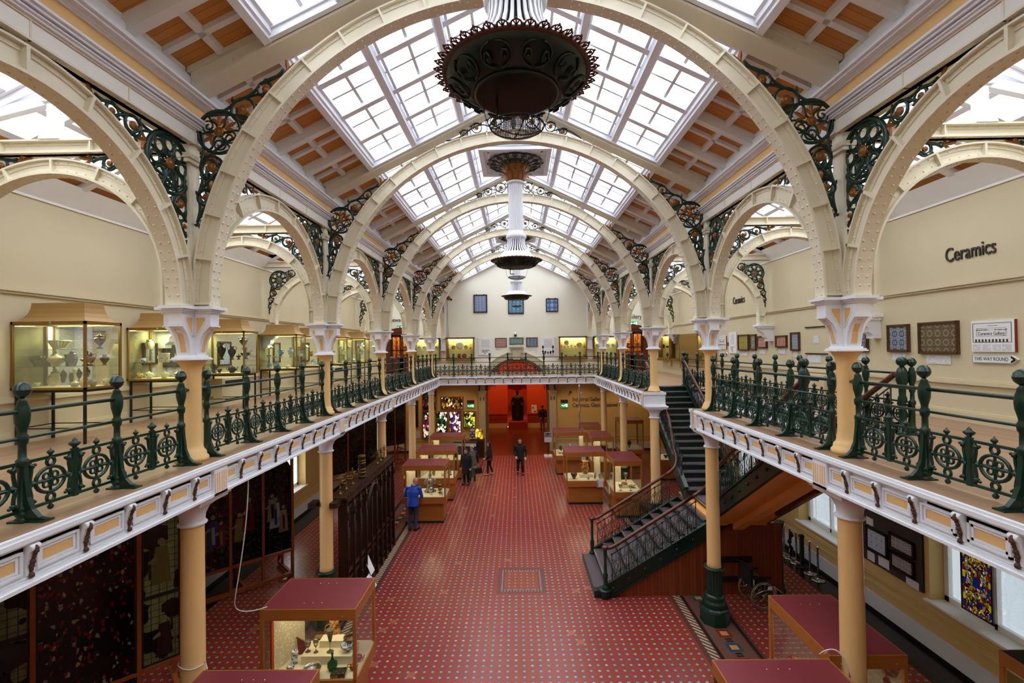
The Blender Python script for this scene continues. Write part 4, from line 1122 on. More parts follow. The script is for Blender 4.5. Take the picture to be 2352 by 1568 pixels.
# strings: deep iron plates with bosses
def string(name, a, c, d_up, d_dn, th, mat='green_dark', bosses=True, parent=st):
    # a, c: nosing line ends (x, y, z); plate hangs from d_up above to d_dn below it
    A, C = Vector(a), Vector(c); t = (C-A); h = Vector((t.x, t.y, 0)).normalized(); q = Vector((-h.y, h.x, 0))*th/2
    b = MB(); Z = Vector((0, 0, 1))
    def plate(u, d, k): b.slab([A-Z*d-q*k, C-Z*d-q*k, C-Z*d+q*k, A-Z*d+q*k, A+Z*u-q*k, C+Z*u-q*k, C+Z*u+q*k, A+Z*u+q*k])
    plate(d_up, d_dn, 1); plate(d_up+.02, -d_up+.03, 2.2); plate(-d_dn+.04, d_dn+.015, 2.2)
    if bosses:
        n = max(3, int(t.length/.42))
        for k in range(n):
            p = A+t*((k+.5)/n)-Z*(d_dn-d_up)*.5
            for s_ in (-1, 1):
                for r_, e in ((.035, .012), (.018, .026)):
                    b.ball(p+q*s_*1.2, r_, 8)
    return b.build(name, M[mat], parent)
z1 = LR*1.0
string('near_string', (SX-.05, FY0, LR+.02), (LX+.1, FY0, LZ+.05), .1, .26, .05)
string('far_string', (SX-.05, FY1, LR+.02), (LX, FY1, LZ+.02), .1, .26, .05)
for x, nm in ((UX0, 'inner'), (UX1, 'outer')):
    string('flight_string_'+('hall' if nm == 'inner' else 'wall'), (x, UYA, LZ+.1), (x, 16.72, G+.05), .1, .3, .05)
    string('flight_string_'+('hall' if nm == 'inner' else 'wall'), (x, UYB, LZ+.1), (x, 7.40, G+.05), .1, .3, .05)
# plastered undersides of the two upper flights
for yb, yt, s_ in ((UYA, 16.72, 1), (UYB, 7.40, -1)):
    b = MB(); x0, x1 = UX0+.03, UX1+.35 if s_ < 0 else UX1-.03; x1 = UX1-.03
    ya, yc = yb-s_*.02, yt
    b.slab([(x0,ya,LZ-.24),(x1,ya,LZ-.24),(x1,yc,G-.3),(x0,yc,G-.3),(x0,ya,LZ-.14),(x1,ya,LZ-.14),(x1,yc,G-.18),(x0,yc,G-.18)])
    xm = (x0+x1)/2; b.slab([(xm-.12,ya,LZ-.38),(xm+.12,ya,LZ-.38),(xm+.12,yc,G-.44),(xm-.12,yc,G-.44),(xm-.12,ya,LZ-.2),(xm+.12,ya,LZ-.2),(xm+.12,yc,G-.26),(xm-.12,yc,G-.26)])
    b.build('soffit', M['soffit'], st)
# landing underside and posts
MB().box(UX0, UX1, UYB-.0, FY1+.1, LZ-.26, LZ-.1).build('landing_soffit', M['soffit'], st)
def landing_post(x, y):
    b = MB(); b.lathe([(.13, 0), (.13, .06), (.09, .1), (.1, .16), (.075, .22), (.068, 1.3), (.09, 1.34), (.075, 1.38), (.08, 1.5), (.13, LZ-.26)], n=12)
    b.build('landing_post', M['green'], st, (x, y, 0))
landing_post(4.42, 11.52); landing_post(UX1+.42, 11.55)
# newels of the lower flight
def stair_newel(y, z0):
    b = MB(); b.lathe([(.085, 0), (.085, .05), (.06, .08), (.05, .1), (.05, .25), (.065, .27), (.05, .3), (.065, .34), (.04, .38), (.034, .7), (.045, .92), (.05, .96)], n=12)
    o = b.build('newel', M['green'], st, (SX-.04, y, z0)); MB().lathe([(.05, .94), (.085, .96), (.085, 1.0), (.05, 1.03), (.02, 1.035)], n=14).build('newel_cap', M['handrail'], o)
MB().lathe([(.15, 0), (.15, .15), (.16, .16), (.16, .19), (.12, .2)], n=16).build('newel_plinth', M['green'], st, (SX-.06, FY0, 0))
stair_newel(FY0, .19); stair_newel(FY1, .17)
# handrails: mahogany, sweeping up on to the flights
def hrail(pts, name='handrail'):
    b = MB(); b.tube(pts, .045, 8); b.build(name, M['handrail'], st)
RH = .93
def L0(x): return LR+(x-SX)*(LR/LT)
near = [(SX-.05, FY0, 1.15), (SX+.1, FY0, 1.17)]+[(x, FY0, L0(x)+RH) for x in (SX+.25, SX+1.0, SX+1.8, 4.15)]
near += bez((4.15, FY0, L0(4.15)+RH), (4.42, FY0, L0(4.42)+RH), (UX0, FY0-.0, 2.62), (UX0, FY0-.32, 2.95), 8)
near += [(UX0, y, LZ+(UYB-y)*(RZ/TR)+RH) for y in (10.9, 9.5, 8.2, 7.55)]
hrail(near)
far = [(SX-.05, FY1, 1.13), (SX+.1, FY1, 1.16)]+[(x, FY1, L0(x)+RH) for x in (SX+.25, SX+1.0, SX+1.8, 4.15)]
far += bez((4.15, FY1, L0(4.15)+RH), (4.42, FY1, L0(4.42)+RH), (UX0, FY1, 2.62), (UX0, FY1+.4, 2.95), 8)
far += [(UX0, y, LZ+(y-UYA)*(RZ/TR)+RH) for y in (14.2, 15.2, 16.2, 16.6)]
hrail(far)
wa = [(UX1, y, LZ+(y-UYA)*(RZ/TR)+RH) for y in (UYA, 14.0, 15.2, 16.3)]+[(UX1, 16.6, G+.86), (UX1-.02, 16.75, G+.9)]
hrail(wa); hrail([(UX1, y, LZ+(UYB-y)*(RZ/TR)+RH) for y in (UYB, 10.0, 8.6, 7.6)]+[(UX1, 7.42, G+.92)])
# balusters: twisted bars with scrolls, one panel mesh per flight
def balustrade(A, C, n, name):
    A, C = Vector(A), Vector(C); h = Vector((C.x-A.x, C.y-A.y, 0)); Lh = h.length; h.normalize(); dz = (C.z-A.z)/Lh
    b = MB(); P = lambda u, w: A+h*u+Vector((0, 0, u*dz+w))
    top, bot = RH-.16, .1
    b.tube([P(0, top), P(Lh, top)], .013, 5); b.tube([P(0, bot), P(Lh, bot)], .013, 5)
    s_ = Lh/n
    for k in range(n+1):
        u = k*s_; b.tube([P(u, bot-.1), P(u, top)], .012, 6); b.ball(P(u, top), .03, 6); b.ball(P(u, bot), .03, 6)
        if k == n: break
        um = u+s_/2; b.tube([P(um, bot), P(um, .35)], .007, 4); b.tube([P(um, .5), P(um, top)], .007, 4)
        for q in (-1, 1):
            b.tube([P(um, .33), P(um+q*.045, .41), P(um+q*.03, .46), P(um, .5)], .007, 4)
            for (cu, cw, r, a0, tn) in ((.3, .26, .075, 0, 1.4), (.3, .58, .06, PI, 1.4)):
                c = um+q*s_*cu
                b.tube([P(c+q*(r+(.015-r)*i/9)*math.cos(a0+tn*2*PI*i/9), cw+(r+(.015-r)*i/9)*math.sin(a0+tn*2*PI*i/9)) for i in range(10)], .007, 4)
            b.tube(bez(P(um+q*.02, .12), P(um+q*.3*s_, .12), P(um+q*.1*s_, .4), P(um+q*.42*s_, .66), 7), .006, 4)
    b.build(name, M['green_dark'], st)
balustrade((SX+.12, FY0, L0(SX+.12)), (4.25, FY0, L0(4.25)), 10, 'balustrade')
balustrade((SX+.12, FY1, L0(SX+.12)), (4.25, FY1, L0(4.25)), 10, 'balustrade')
balustrade((UX0, UYA+.35, LZ+.35*RZ/TR), (UX0, 16.6, G-.05), 12, 'balustrade'); balustrade((UX1, UYA+.1, LZ+.1*RZ/TR), (UX1, 16.6, G-.05), 13, 'balustrade')
balustrade((UX0, UYB-.35, LZ+.35*RZ/TR), (UX0, 7.5, G-.05), 12, 'balustrade'); balustrade((UX1, UYB-.1, LZ+.1*RZ/TR), (UX1, 7.5, G-.05), 13, 'balustrade')
for x, y in ((UX0-.05, 7.42), (UX1+.02, 7.3), (UX1+.02, 16.75)): link('newel_post', NEW, st, (x, y, G))
# boarding below the lower flight and behind the landing
b = MB(); b.prism([(SX+.15, 0), (UX0-.1, 0), (UX0-.1, LZ-.22), (LX-.1, LZ-.3), (SX+.15, LR-.2)], FY0+.02, FY0+.05)
b.build('boarding', M['matchboard'], st)
b = MB(); b.box(UX0-.1, UX1+.4, FY0+.06, FY0+.09, 0, LZ-.25); b.build('boarding', M['matchboard'], st)
# lamp tube fixed under the near flight
tl = thing('lamp_batten', 'brown lamp batten fixed to the orange underside of the stairs', 'lamp', (0, 0, 0))
b = MB(); xm = UX1-.25; b.bar((xm, 10.4, LZ-.3+(UYB-10.4)*RZ/TR), (xm, 9.0, LZ-.3+(UYB-9.0)*RZ/TR), .09, .07); b.build('housing', M['frame_brown'], tl)
# ------------------------------------------------------------------ great ventilating lamps on the ridge
def pendant_parts():
    P = {}
    b = MB(); b.box(-.92, .92, -.92, .92, 11.02, 11.06); b.box(-.86, .86, -.86, .86, 10.97, 11.02)
    for x0, x1, y0, y1 in ((-.92, .92, -.92, -.8), (-.92, .92, .8, .92), (-.92, -.8, -.8, .8), (.8, .92, -.8, .8)): b.box(x0, x1, y0, y1, 10.92, 11.0)
    for x0, x1, y0, y1 in ((-.7, .7, -.7, -.66), (-.7, .7, .66, .7), (-.7, -.66, -.7, .7), (.66, .7, -.7, .7)): b.box(x0, x1, y0, y1, 10.94, 10.98)
    b.box(-.5, .5, -.5, .5, 11.06, 11.3); P['ceiling_plate'] = b.me('ceiling_plate', M['white'])
    b = MB()          # pierced dark rosette under the plate
    for r in (.7, .42): b.tube([(r*math.cos(2*PI*k/40), r*math.sin(2*PI*k/40), 10.93 if r > .5 else 10.88) for k in range(40)], .026, 6, True)
    for k in range(16):
        a = 2*PI*k/16; c, s = math.cos(a), math.sin(a)
        b.tube([(.28*c, .28*s, 10.84), (.5*c, .5*s, 10.9), (.7*c, .7*s, 10.93)], .016, 5)
        e = (.58*c, .58*s); b.tube([(e[0]+.07*math.cos(2*PI*j/10), e[1]+.07*math.sin(2*PI*j/10), 10.915) for j in range(10)], .013, 5, True); b.ball((.73*c, .73*s, 10.93), .03, 6)
    P['rosette'] = b.me('rosette', M['green_dark'])
    b = MB(); b.lathe([(.22, 10.42), (.24, 10.5), (.25, 10.62), (.3, 10.76), (.36, 10.84)], n=18)
    for row, (z, r, h, m_) in enumerate(((10.44, .24, .2, 12), (10.56, .26, .24, 12))):
        for k in range(m_):
            a = 2*PI*(k+.5*row)/m_; c, s = math.cos(a), math.sin(a); q = MB()
            q.blade([(r, z), (r+.03, z+h*.5), (r+.08, z+h*.85), (r+.15, z+h), (r+.19, z+h*.9)], [.055, .07, .06, .04, .004], .02)
            # turn the flat blade so that it faces outwards
            vs = [(x, y, zz) for x, y, zz in q.v]
            q = MB(); pts = [(r, z), (r+.03, z+h*.5), (r+.08, z+h*.85), (r+.15, z+h), (r+.19, z+h*.9)]; wd = [.05, .065, .055, .04, .004]; v = []
            for (rr, zz), w in zip(pts, wd): v += [(rr*c-s*w, rr*s+c*w, zz), ((rr+.02)*c, (rr+.02)*s, zz+.01), (rr*c+s*w, rr*s-c*w, zz)]
            b.add(v, [(3*i+j, 3*i+j+1, 3*i+4+j, 3*i+3+j) for i in range(4) for j in range(2)], True)
    P['acanthus_capital'] = b.me('acanthus_capital', M['gilt'])
    b = MB(); b.lathe([(.235, 10.36), (.25, 10.38), (.25, 10.41), (.22, 10.43)], n=24)
    b.lathe([(.196, 9.05), (.192, 10.38)], n=48, flute=.07, smooth=False)
    b.lathe([(.25, 8.9), (.27, 8.92), (.275, 8.97), (.25, 9.02), (.21, 9.05), (.2, 9.1)], n=28); P['shaft'] = b.me('shaft', M['white'])
    b = MB(); n = 30        # slatted bell
    prof = [(.225, 8.9), (.228, 8.8), (.25, 8.7), (.3, 8.6), (.37, 8.52)]
    for k in range(n):
        a = 2*PI*k/n; da = .055; v = []
        for r, z in prof: v += [((r+.012)*math.cos(a-da), (r+.012)*math.sin(a-da), z), ((r+.012)*math.cos(a+da), (r+.012)*math.sin(a+da), z), ((r-.01)*math.cos(a+da), (r-.01)*math.sin(a+da), z), ((r-.01)*math.cos(a-da), (r-.01)*math.sin(a-da), z)]
        b.add(v, [(4*i+j, 4*i+(j+1) % 4, 4*i+4+(j+1) % 4, 4*i+4+j) for i in range(len(prof)-1) for j in range(4)], False)
    b.lathe([(.37, 8.53), (.39, 8.52), (.4, 8.49), (.45, 8.42), (.53, 8.37), (.545, 8.35), (.52, 8.35), (.4, 8.42), (.36, 8.5), (.37, 8.53)], n=36)
    b.lathe([(.215, 8.88), (.23, 8.88), (.24, 8.91), (.22, 8.92)], n=28)
    b.mi = 1; b.lathe([(.19, 8.95), (.19, 8.75), (.24, 8.62), (.33, 8.52)], n=24); P['slatted_bell'] = b.me('slatted_bell', [M['white'], M['black']])
    b = MB(); b.lathe([(.6, 8.33), (.6, 8.3), (.56, 8.26), (.48, 8.2), (.4, 8.165), (.345, 8.15), (.34, 8.165), (.4, 8.19), (.5, 8.25), (.57, 8.33), (.6, 8.33)], n=44)
    b.lathe([(.34, 8.135), (.36, 8.14), (.365, 8.16), (.345, 8.17), (.33, 8.155), (.34, 8.135)], n=36)
    for k in range(10):       # raised scrollwork round the underside of the dish
        a0 = 2*PI*k/10
        def Q(da, f): r = .4+f*.19; z = 8.155+.13*f*f-.006; a = a0+da; return (r*math.cos(a), r*math.sin(a), z)
        for s_ in (-1, 1):
            b.tube(bez(Q(s_*.03, .05), Q(s_*.3, .2), Q(s_*.3, .9), Q(s_*.05, .92), 8), .011, 5)
            b.tube([Q(s_*(.13+.06*(1-i/9)*math.cos(i*.9)), .5+.26*(1-i/9)*math.sin(i*.9)) for i in range(10)], .01, 5)
    P['dish'] = b.me('dish', M['green_dark'])
    b = MB(); n = 40        # cresting of pierced palmettes
    b.lathe([(.59, 8.3), (.625, 8.3), (.63, 8.32), (.6, 8.335)], n=44)
    for k in range(n):
        a = 2*PI*k/n; c, s = math.cos(a), math.sin(a); t = Vector((-s, c, 0)); o = Vector((c, s, .12)).normalized(); p = Vector((.615*c, .615*s, 8.315)); big = k % 1 == 0
        pts = [p+t*(.038*math.cos(q))+o*(.03+.036*math.sin(q)) for q in [PI*j/8 for j in range(9)]]
        b.tube([p-t*0+t*.038, *pts, p-t*.038], .007, 4)
        for j in (-1, 0, 1): b.tube([p+o*.01, p+o*.055+t*(.022*j)], .006, 4)
        b.ball(p+o*.075, .011, 5)
        pm = Vector((.615*math.cos(a+PI/n), .615*math.sin(a+PI/n), 8.315)); b.ball(pm+o*.022, .015, 5)
    P['cresting'] = b.me('cresting', M['rust'])
    b = MB(); b.lathe([(.335, 8.15), (.32, 8.28), (.27, 8.38), (.15, 8.44), (.001, 8.45)], n=32); P['reflector'] = b.me('reflector', M['tan'])
    b = MB(); b.lathe([(.11, 8.44), (.115, 8.36), (.09, 8.3), (.04, 8.26), (.001, 8.26)], n=14)
    for k in range(4):
        a = PI/4+k*PI/2; b.lathe([(.035, 8.34), (.04, 8.26), (.032, 8.2), (.001, 8.18)], (.08*math.cos(a), .08*math.sin(a), 0), 10)
    b.tube([(-.16, .05, 8.4), (-.17, .05, 8.1), (-.17, .05, 7.98), (-.06, .05, 7.975)], .014, 6); P['burner'] = b.me('burner', M['black'])
    b = MB()
    for s_ in (-1, 1): b.tube(bez((s_*.3, 0, 8.16), (s_*.26, .05, 8.05), (s_*.3, -.04, 7.98), (s_*.225, 0, 7.88)), .003, 4)
    P['hanging_wires'] = b.me('hanging_wires', M['black'])
    b = MB(); prof = [(.23, 7.88), (.19, 7.845), (.12, 7.82), (.001, 7.81)]; b.lathe(prof, n=28)
    P['wire_basket'] = b.me('wire_basket', M['wire_mesh'])
    b = MB(); b.tube([(.23*math.cos(2*PI*k/32), .23*math.sin(2*PI*k/32), 7.88) for k in range(32)], .008, 5, True)
    for a in (.3, 1.87): b.tube([(.23*q*math.cos(a), .23*q*math.sin(a), 7.81+.07*q*q) for q in (-1, -.6, -.2, .2, .6, 1)], .005, 4)
    P['basket_rim'] = b.me('basket_rim', M['black'])
    return P
PP = pendant_parts()
for n, lab in ((-1, 'hanging lamp with rust edged dark dish right overhead, nearest the viewer'), (1, 'hanging lamp on a white fluted shaft in the middle of the hall'), (3, 'hanging lamp farthest away, before the blue tiles on the end wall')):
    t = thing('hanging_lamp', lab, 'hanging lamp', (.03, YN(n)+S/2, 0), 0, 'ventilating lamps on the ridge')
    for k, m_ in PP.items():
        if k == 'basket_rim': continue
        o = link(k, m_, t)
        if k == 'wire_basket': link('basket_rim', PP['basket_rim'], o)
# ------------------------------------------------------------------ ceramics and glass on show
PROF = {
 'vase': [(.5, 0), (.5, .05), (.25, .1), (.4, .2), (.9, .5), (1, .62), (.85, .74), (.5, .82), (.4, .9), (.55, .97), (.6, 1), (.5, 1), (.35, .9)],
 'urn': [(.55, 0), (.55, .06), (.2, .12), (.18, .2), (.45, .28), (.9, .48), (1, .6), (.92, .68), (.5, .72), (.45, .78), (.62, .8), (.5, .86), (.2, .9), (.16, .94), (.1, 1), (.001, 1)],
 'bowl': [(.4, 0), (.42, .12), (.38, .18), (.7, .4), (.93, .75), (1, 1), (.95, 1), (.86, .72), (.6, .35), (.001, .2)],
 'basket': [(.5, 0), (.52, .08), (.5, .14), (.66, .4), (.84, .75), (1, 1), (.95, 1), (.8, .75), (.6, .3), (.001, .12)],
 'beaker': [(.7, 0), (.72, .08), (.7, .3), (.82, .7), (1, 1), (.93, 1), (.75, .6), (.001, .15)],
 'jar': [(.6, 0), (.65, .05), (.9, .3), (1, .55), (.85, .75), (.45, .85), (.48, .9), (.3, .95), (.001, 1)],
 'albarello': [(.8, 0), (.86, .06), (.78, .2), (.76, .5), (.84, .8), (.95, .86), (.7, .92), (.74, 1), (.62, 1), (.6, .9), (.001, .85)],
 'tureen': [(.45, 0), (.5, .1), (.4, .16), (.8, .32), (1, .52), (1, .56), (.85, .68), (.5, .84), (.2, .9), (.14, 1), (.001, 1)],
 'teapot': [(.5, 0), (.55, .06), (.85, .25), (1, .5), (.85, .72), (.5, .82), (.4, .86), (.12, .92), (.12, 1), (.001, 1)],
 'mug': [(.9, 0), (.95, .05), (.95, .9), (1, 1), (.9, 1), (.86, .2), (.001, .1)],
 'jug': [(.55, 0), (.6, .05), (.9, .3), (1, .5), (.8, .72), (.65, .85), (.75, 1), (.65, 1), (.55, .85), (.001, .5)],
 'candlestick': [(1, 0), (1, .05), (.5, .1), (.3, .16), (.35, .5), (.3, .8), (.55, .86), (.55, .92), (.4, .92), (.4, 1), (.3, 1), (.001, .95)],
 'bottle': [(.6, 0), (.75, .06), (1, .25), (.9, .45), (.4, .58), (.2, .7), (.2, .94), (.3, .96), (.26, 1), (.15, 1), (.001, .9)],
 'flute': [(.9, 0), (.85, .02), (.2, .05), (.14, .15), (.22, .2), (.14, .25), (.22, .3), (.25, .38), (.5, .6), (.95, 1), (.88, 1), (.3, .45), (.001, .42)],
 'goblet': [(.9, 0), (.85, .03), (.2, .08), (.16, .3), (.28, .38), (.75, .5), (.95, .75), (.9, 1), (.84, 1), (.8, .7), (.001, .48)],
 'cup': [(.4, 0), (.45, .1), (.85, .5), (1, 1), (.92, 1), (.7, .4), (.001, .2)],
 'dish': [(.5, 0), (.55, .2), (.5, .3), (1, 1), (.98, 1), (.45, .5), (.001, .4)],
 'lamp': [(.6, 0), (.62, .12), (.2, .2), (.18, .3), (.7, .45), (1, .6), (.7, .68), (.3, .72), (.2, .85), (.1, 1), (.001, 1)],
 'bust': [(.55, 0), (.6, .08), (.4, .16), (.35, .22), (.95, .38), (1, .5), (.7, .58), (.3, .62), (.28, .68), (.42, .78), (.45, .88), (.3, .97), (.001, 1)],
}
WC = {}
def ware_parts(kind, w, h, mat):
    key = (kind, round(w, 3), round(h, 3), mat)
    if key in WC: return WC[key]
    out = []; r = w/2
    if kind == 'plate':      # standing upright, facing -y, leaning back
        b = MB(); b.lathe([(.001, 0), (r*.55, 0), (r*.62, .008), (r, .02), (r, .026), (r*.6, .016), (.001, .008)], n=28, ax='y')
        q = MB(); q.join(b, Matrix.Translation((0, 0, r))@Matrix.Rotation(-.16, 4, 'X')@Matrix.Rotation(PI, 4, 'Z')); out.append(('plate_body', q.me('plate_body', M[mat])))
        WC[key] = out; return out
    if kind == 'plaque':
        b = MB(); b.prism([(-r, 0), (r, 0), (r*.8, h*.7), (0, h), (-r*.8, h*.7)], -.015, .015); out.append(('plaque_body', b.me('plaque_body', M[mat]))); WC[key] = out; return out
    pf = PROF[kind]; b = MB(); cut = {'urn': 9, 'jar': 6, 'tureen': 6, 'teapot': 6}.get(kind)
    n = 18
    if cut:
        b.lathe([(a*r, z*h) for a, z in pf[:cut]], n=n); out.append((kind+'_body' if kind != 'teapot' else 'pot_body', b.me('body', M[mat])))
        q = MB(); q.lathe([(a*r, z*h) for a, z in pf[cut-1:]], n=n); out.append(('lid', q.me('lid', M[mat])))
    elif kind == 'basket':
        for k in range(22):
            a = 2*PI*k/22; c, s = math.cos(a), math.sin(a); b.tube([(r*x*c, r*x*s, z*h) for x, z in pf[1:6]], .007, 4)
        for x, z in (pf[1], pf[5]): b.lathe([(r*x-.012, z*h-.008), (r*x+.006, z*h-.008), (r*x+.006, z*h+.008), (r*x-.012, z*h+.008), (r*x-.012, z*h-.008)], n=22)
        b.lathe([(r*.5, 0), (r*.5, .012), (.001, .012)], n=18); out.append(('basket_body', b.me('body', M[mat])))
    else:
        b.lathe([(a*r, z*h) for a, z in pf], n=n); out.append((kind+'_body', b.me('body', M[mat])))
    def handle(s_, z0, z1, ro, th):
        q = MB(); q.tube(bez((s_*r*.55, 0, z1*h), (s_*(r*ro+.02), 0, (z1+.1)*h), (s_*(r*ro+.03), 0, (z0+.1)*h), (s_*r*.8, 0, z0*h), 10), th, 6); return q
    th = max(.005, w*.035)
    if kind == 'urn':
        for s_ in (-1, 1): out.append(('handle', handle(s_, .62, .82, 1.15, th).me('handle', M[mat])))
    if kind == 'vase' and h > .26:
        for s_ in (-1, 1): out.append(('handle', handle(s_, .66, .95, 1.1, th).me('handle', M[mat])))
    if kind in ('mug', 'jug', 'teapot', 'cup'): out.append(('handle', handle(-1, .25, .8, 1.5, th).me('handle', M[mat])))
    if kind == 'teapot':
        q = MB(); q.tube(bez((r*.85, 0, h*.3), (r*1.4, 0, h*.3), (r*1.3, 0, h*.7), (r*1.65, 0, h*.85), 8), [w*.07-.0035*w*i for i in range(9)], 7); out.append(('spout', q.me('spout', M[mat])))
    if kind == 'jug':
        q = MB(); q.prism([(r*.6, h*.86), (r*1.0, h*1.02), (r*.6, h*.99)], -r*.18, r*.18); out.append(('spout', q.me('spout', M[mat])))
    WC[key] = out; return out
CATW = {'plate': 'plate', 'plaque': 'plaque', 'dish': 'dish', 'flute': 'drinking glass', 'goblet': 'drinking glass', 'lamp': 'oil lamp', 'albarello': 'jar', 'beaker': 'beaker', 'basket': 'basket'}
def ware(kind, w, h, mat, loc, label, group, rz=0, simple=False):
    ps = ware_parts(kind, w, h, mat); nm = {'plate': 'ceramic_plate', 'lamp': 'oil_lamp', 'flute': 'flute_glass', 'goblet': 'goblet_glass', 'albarello': 'drug_jar', 'dish': 'small_dish', 'basket': 'openwork_basket'}.get(kind, kind)
    cat = CATW.get(kind, kind)
    if len(ps) == 1:
        return tag(link(nm, ps[0][1], None, loc, rz), label, cat, group)
    t = thing(nm, label, cat, loc, rz, group)
    for p, me in ps: link(p, me, t)
    return t
# ------------------------------------------------------------------ tall cases on the gallery
CX0, CX1, CZ0, CZ1 = -WALL+.02, -6.72, 5.46, 6.48
def gallery_case(Y, D, label):
    t = thing('display_case', label, 'display case', ((CX0+CX1)/2, Y+D/2, G), 0, 'pagoda roofed cases on the gallery')
    hx, hy = (CX1-CX0)/2, D/2; z0, z1 = CZ0-G, CZ1-G
    b = MB(); w = .032
    for sx in (-1, 1):
        for sy in (-1, 1): b.box(*sorted((sx*hx, sx*(hx-w))), *sorted((sy*hy, sy*(hy-w))), z0-.02, z1+.02)
    for zz, hh in ((z0-.02, .035), (z1-.015, .05)):
        for s_ in (-1, 1):
            b.box(-hx, hx, *sorted((s_*hy, s_*(hy-w))), zz, zz+hh); b.box(*sorted((s_*hx, s_*(hx-w))), -hy, hy, zz, zz+hh)
    b.build('frame', M['case_gold'], t)
    b = MB(); b.box(-hx+.01, hx-.01, -hy+.01, hy-.01, z0-.018, z0+.012); b.build('base_board', M['felt'], t)
    b = MB(); e = .006
    for s_ in (-1, 1):
        b.box(-hx+w, hx-w, s_*(hy-.015)-.002, s_*(hy-.015)+.002, z0+.015, z1-.015); b.box(s_*(hx-.015)-.002, s_*(hx-.015)+.002, -hy+w, hy-w, z0+.015, z1-.015)
    b.build('glass_panes', M['case_glass'], t)
    # concave roof
    b = MB(); prof = [(0, .03), (.045, .05), (.1, .1), (.135, .17), (.155, .25), (.165, .34)]; L = []
    for ins, zz in prof: i2 = ins*min(1, hy/.34); L.append([(-hx+ins, -hy+i2), (hx-ins, -hy+i2), (hx-ins, hy-i2), (-hx+ins, hy-i2)])
    vs = [(x, y, z1+zz) for q, (_, zz) in zip(L, prof) for x, y in q]
    b.add(vs, [(4*i+k, 4*i+(k+1) % 4, 4*i+4+(k+1) % 4, 4*i+4+k) for i in range(len(prof)-1) for k in range(4)]+[(20, 21, 22, 23), (3, 2, 1, 0)], False)
    b.build('roof', M['case_roof'], t)
    b = MB(); s0 = .032
    for sx in (-1, 1):
        for sy in (-1, 1):
            x, y = sx*(hx-.05), sy*(hy-.05); b.box(x-s0/2, x+s0/2, y-s0/2, y+s0/2, 0, z0-.02).build('leg', M['black'], t); b = MB()
    for s_ in (-1, 1): b.box(-hx+.03, hx-.03, s_*(hy-.05)-.012, s_*(hy-.05)+.012, z0-.06, z0-.02); b.box(s_*(hx-.05)-.012, s_*(hx-.05)+.012, -hy+.04, hy-.04, z0-.06, z0-.02)
    for s_ in (-1, 1): b.box(-hx+.05, hx-.05, s_*(hy-.05)-.008, s_*(hy-.05)+.008, .24, .256); b.box(s_*(hx-.05)-.008, s_*(hx-.05)+.008, -hy+.05, hy-.05, .24, .256)
    b.build('stretcher', M['black'], t)
    b = MB(); b.box(-hx+.06, hx-.06, -hy+.05, hy-.05, z0+.335, z0+.343); b.build('glass_shelf', M['case_glass'], t)
    b = MB(); b.box(-hx+.1, hx-.25, hy*.1, hy-.06, z0+.61, z0+.618)
    for x in (-hx+.16, hx-.32): b.tube([(x, hy*.5, z0+.345), (x, hy*.5, z0+.61)], .008, 6)
    b.build('upper_shelf', M['case_glass'], t)
    b = MB(); b.lathe([(.012, 0), (.02, -.006), (.02, -.012)], (.05, -hy-.001, z1+.01), 8, 'y'); b.build('lock', M['chrome'], t)
    L_ = bpy.data.lights.new('case_light', 'AREA'); L_.shape = 'RECTANGLE'; L_.size = 2*hx-.2; L_.size_y = .12; L_.energy = 22.0; L_.color = (.95, 1, .5)
    link('case_light', L_, t, (0, hy-.1, z1-.0))
    b = MB(); b.box(-hx+.08, hx-.08, hy-.16, hy-.05, z1+.004, z1+.02); b.build('light_fitting', M['white'], t)
CY = [(7.24, .68), (9.42, .62), (11.5, .62), (14.27, .62), (16.5, .62), (18.55, .62), (20.75, .62), (22.95, .62)]
WORDS = ['nearest the viewer', 'second from the viewer', 'third from the viewer, with black wares', 'fourth from the viewer, with blue wares', 'fifth from the viewer', 'sixth from the viewer', 'seventh from the viewer', 'last before the gallery door']
for (y, d), w_ in zip(CY, WORDS): gallery_case(y, d, 'pagoda roofed glass case on the gallery, '+w_)
SHZ = {'floor': CZ0+.013, 'lower glass shelf': CZ0+.345, 'upper glass shelf': CZ0+.62}
def show(ci, f, g, shelf, kind, w, h, mat, desc, rz=0):
    y, d = CY[ci]; x = CX0+.06+f*(CX1-CX0-.12); yy = y+.08+g*(d-.16)
    if shelf == 'upper glass shelf': yy = y+d*.72
    pl = {'floor': 'on the floor', 'lower glass shelf': 'on the lower shelf', 'upper glass shelf': 'on the upper shelf'}[shelf]
    ware(kind, w, h, mat, (x, yy, SHZ[shelf]), '%s %s of the %s gallery case' % (desc, pl, ORD[ci]), 'wares in the %s gallery case' % ORD[ci], rz)
A_, B_, C_ = 'floor', 'lower glass shelf', 'upper glass shelf'
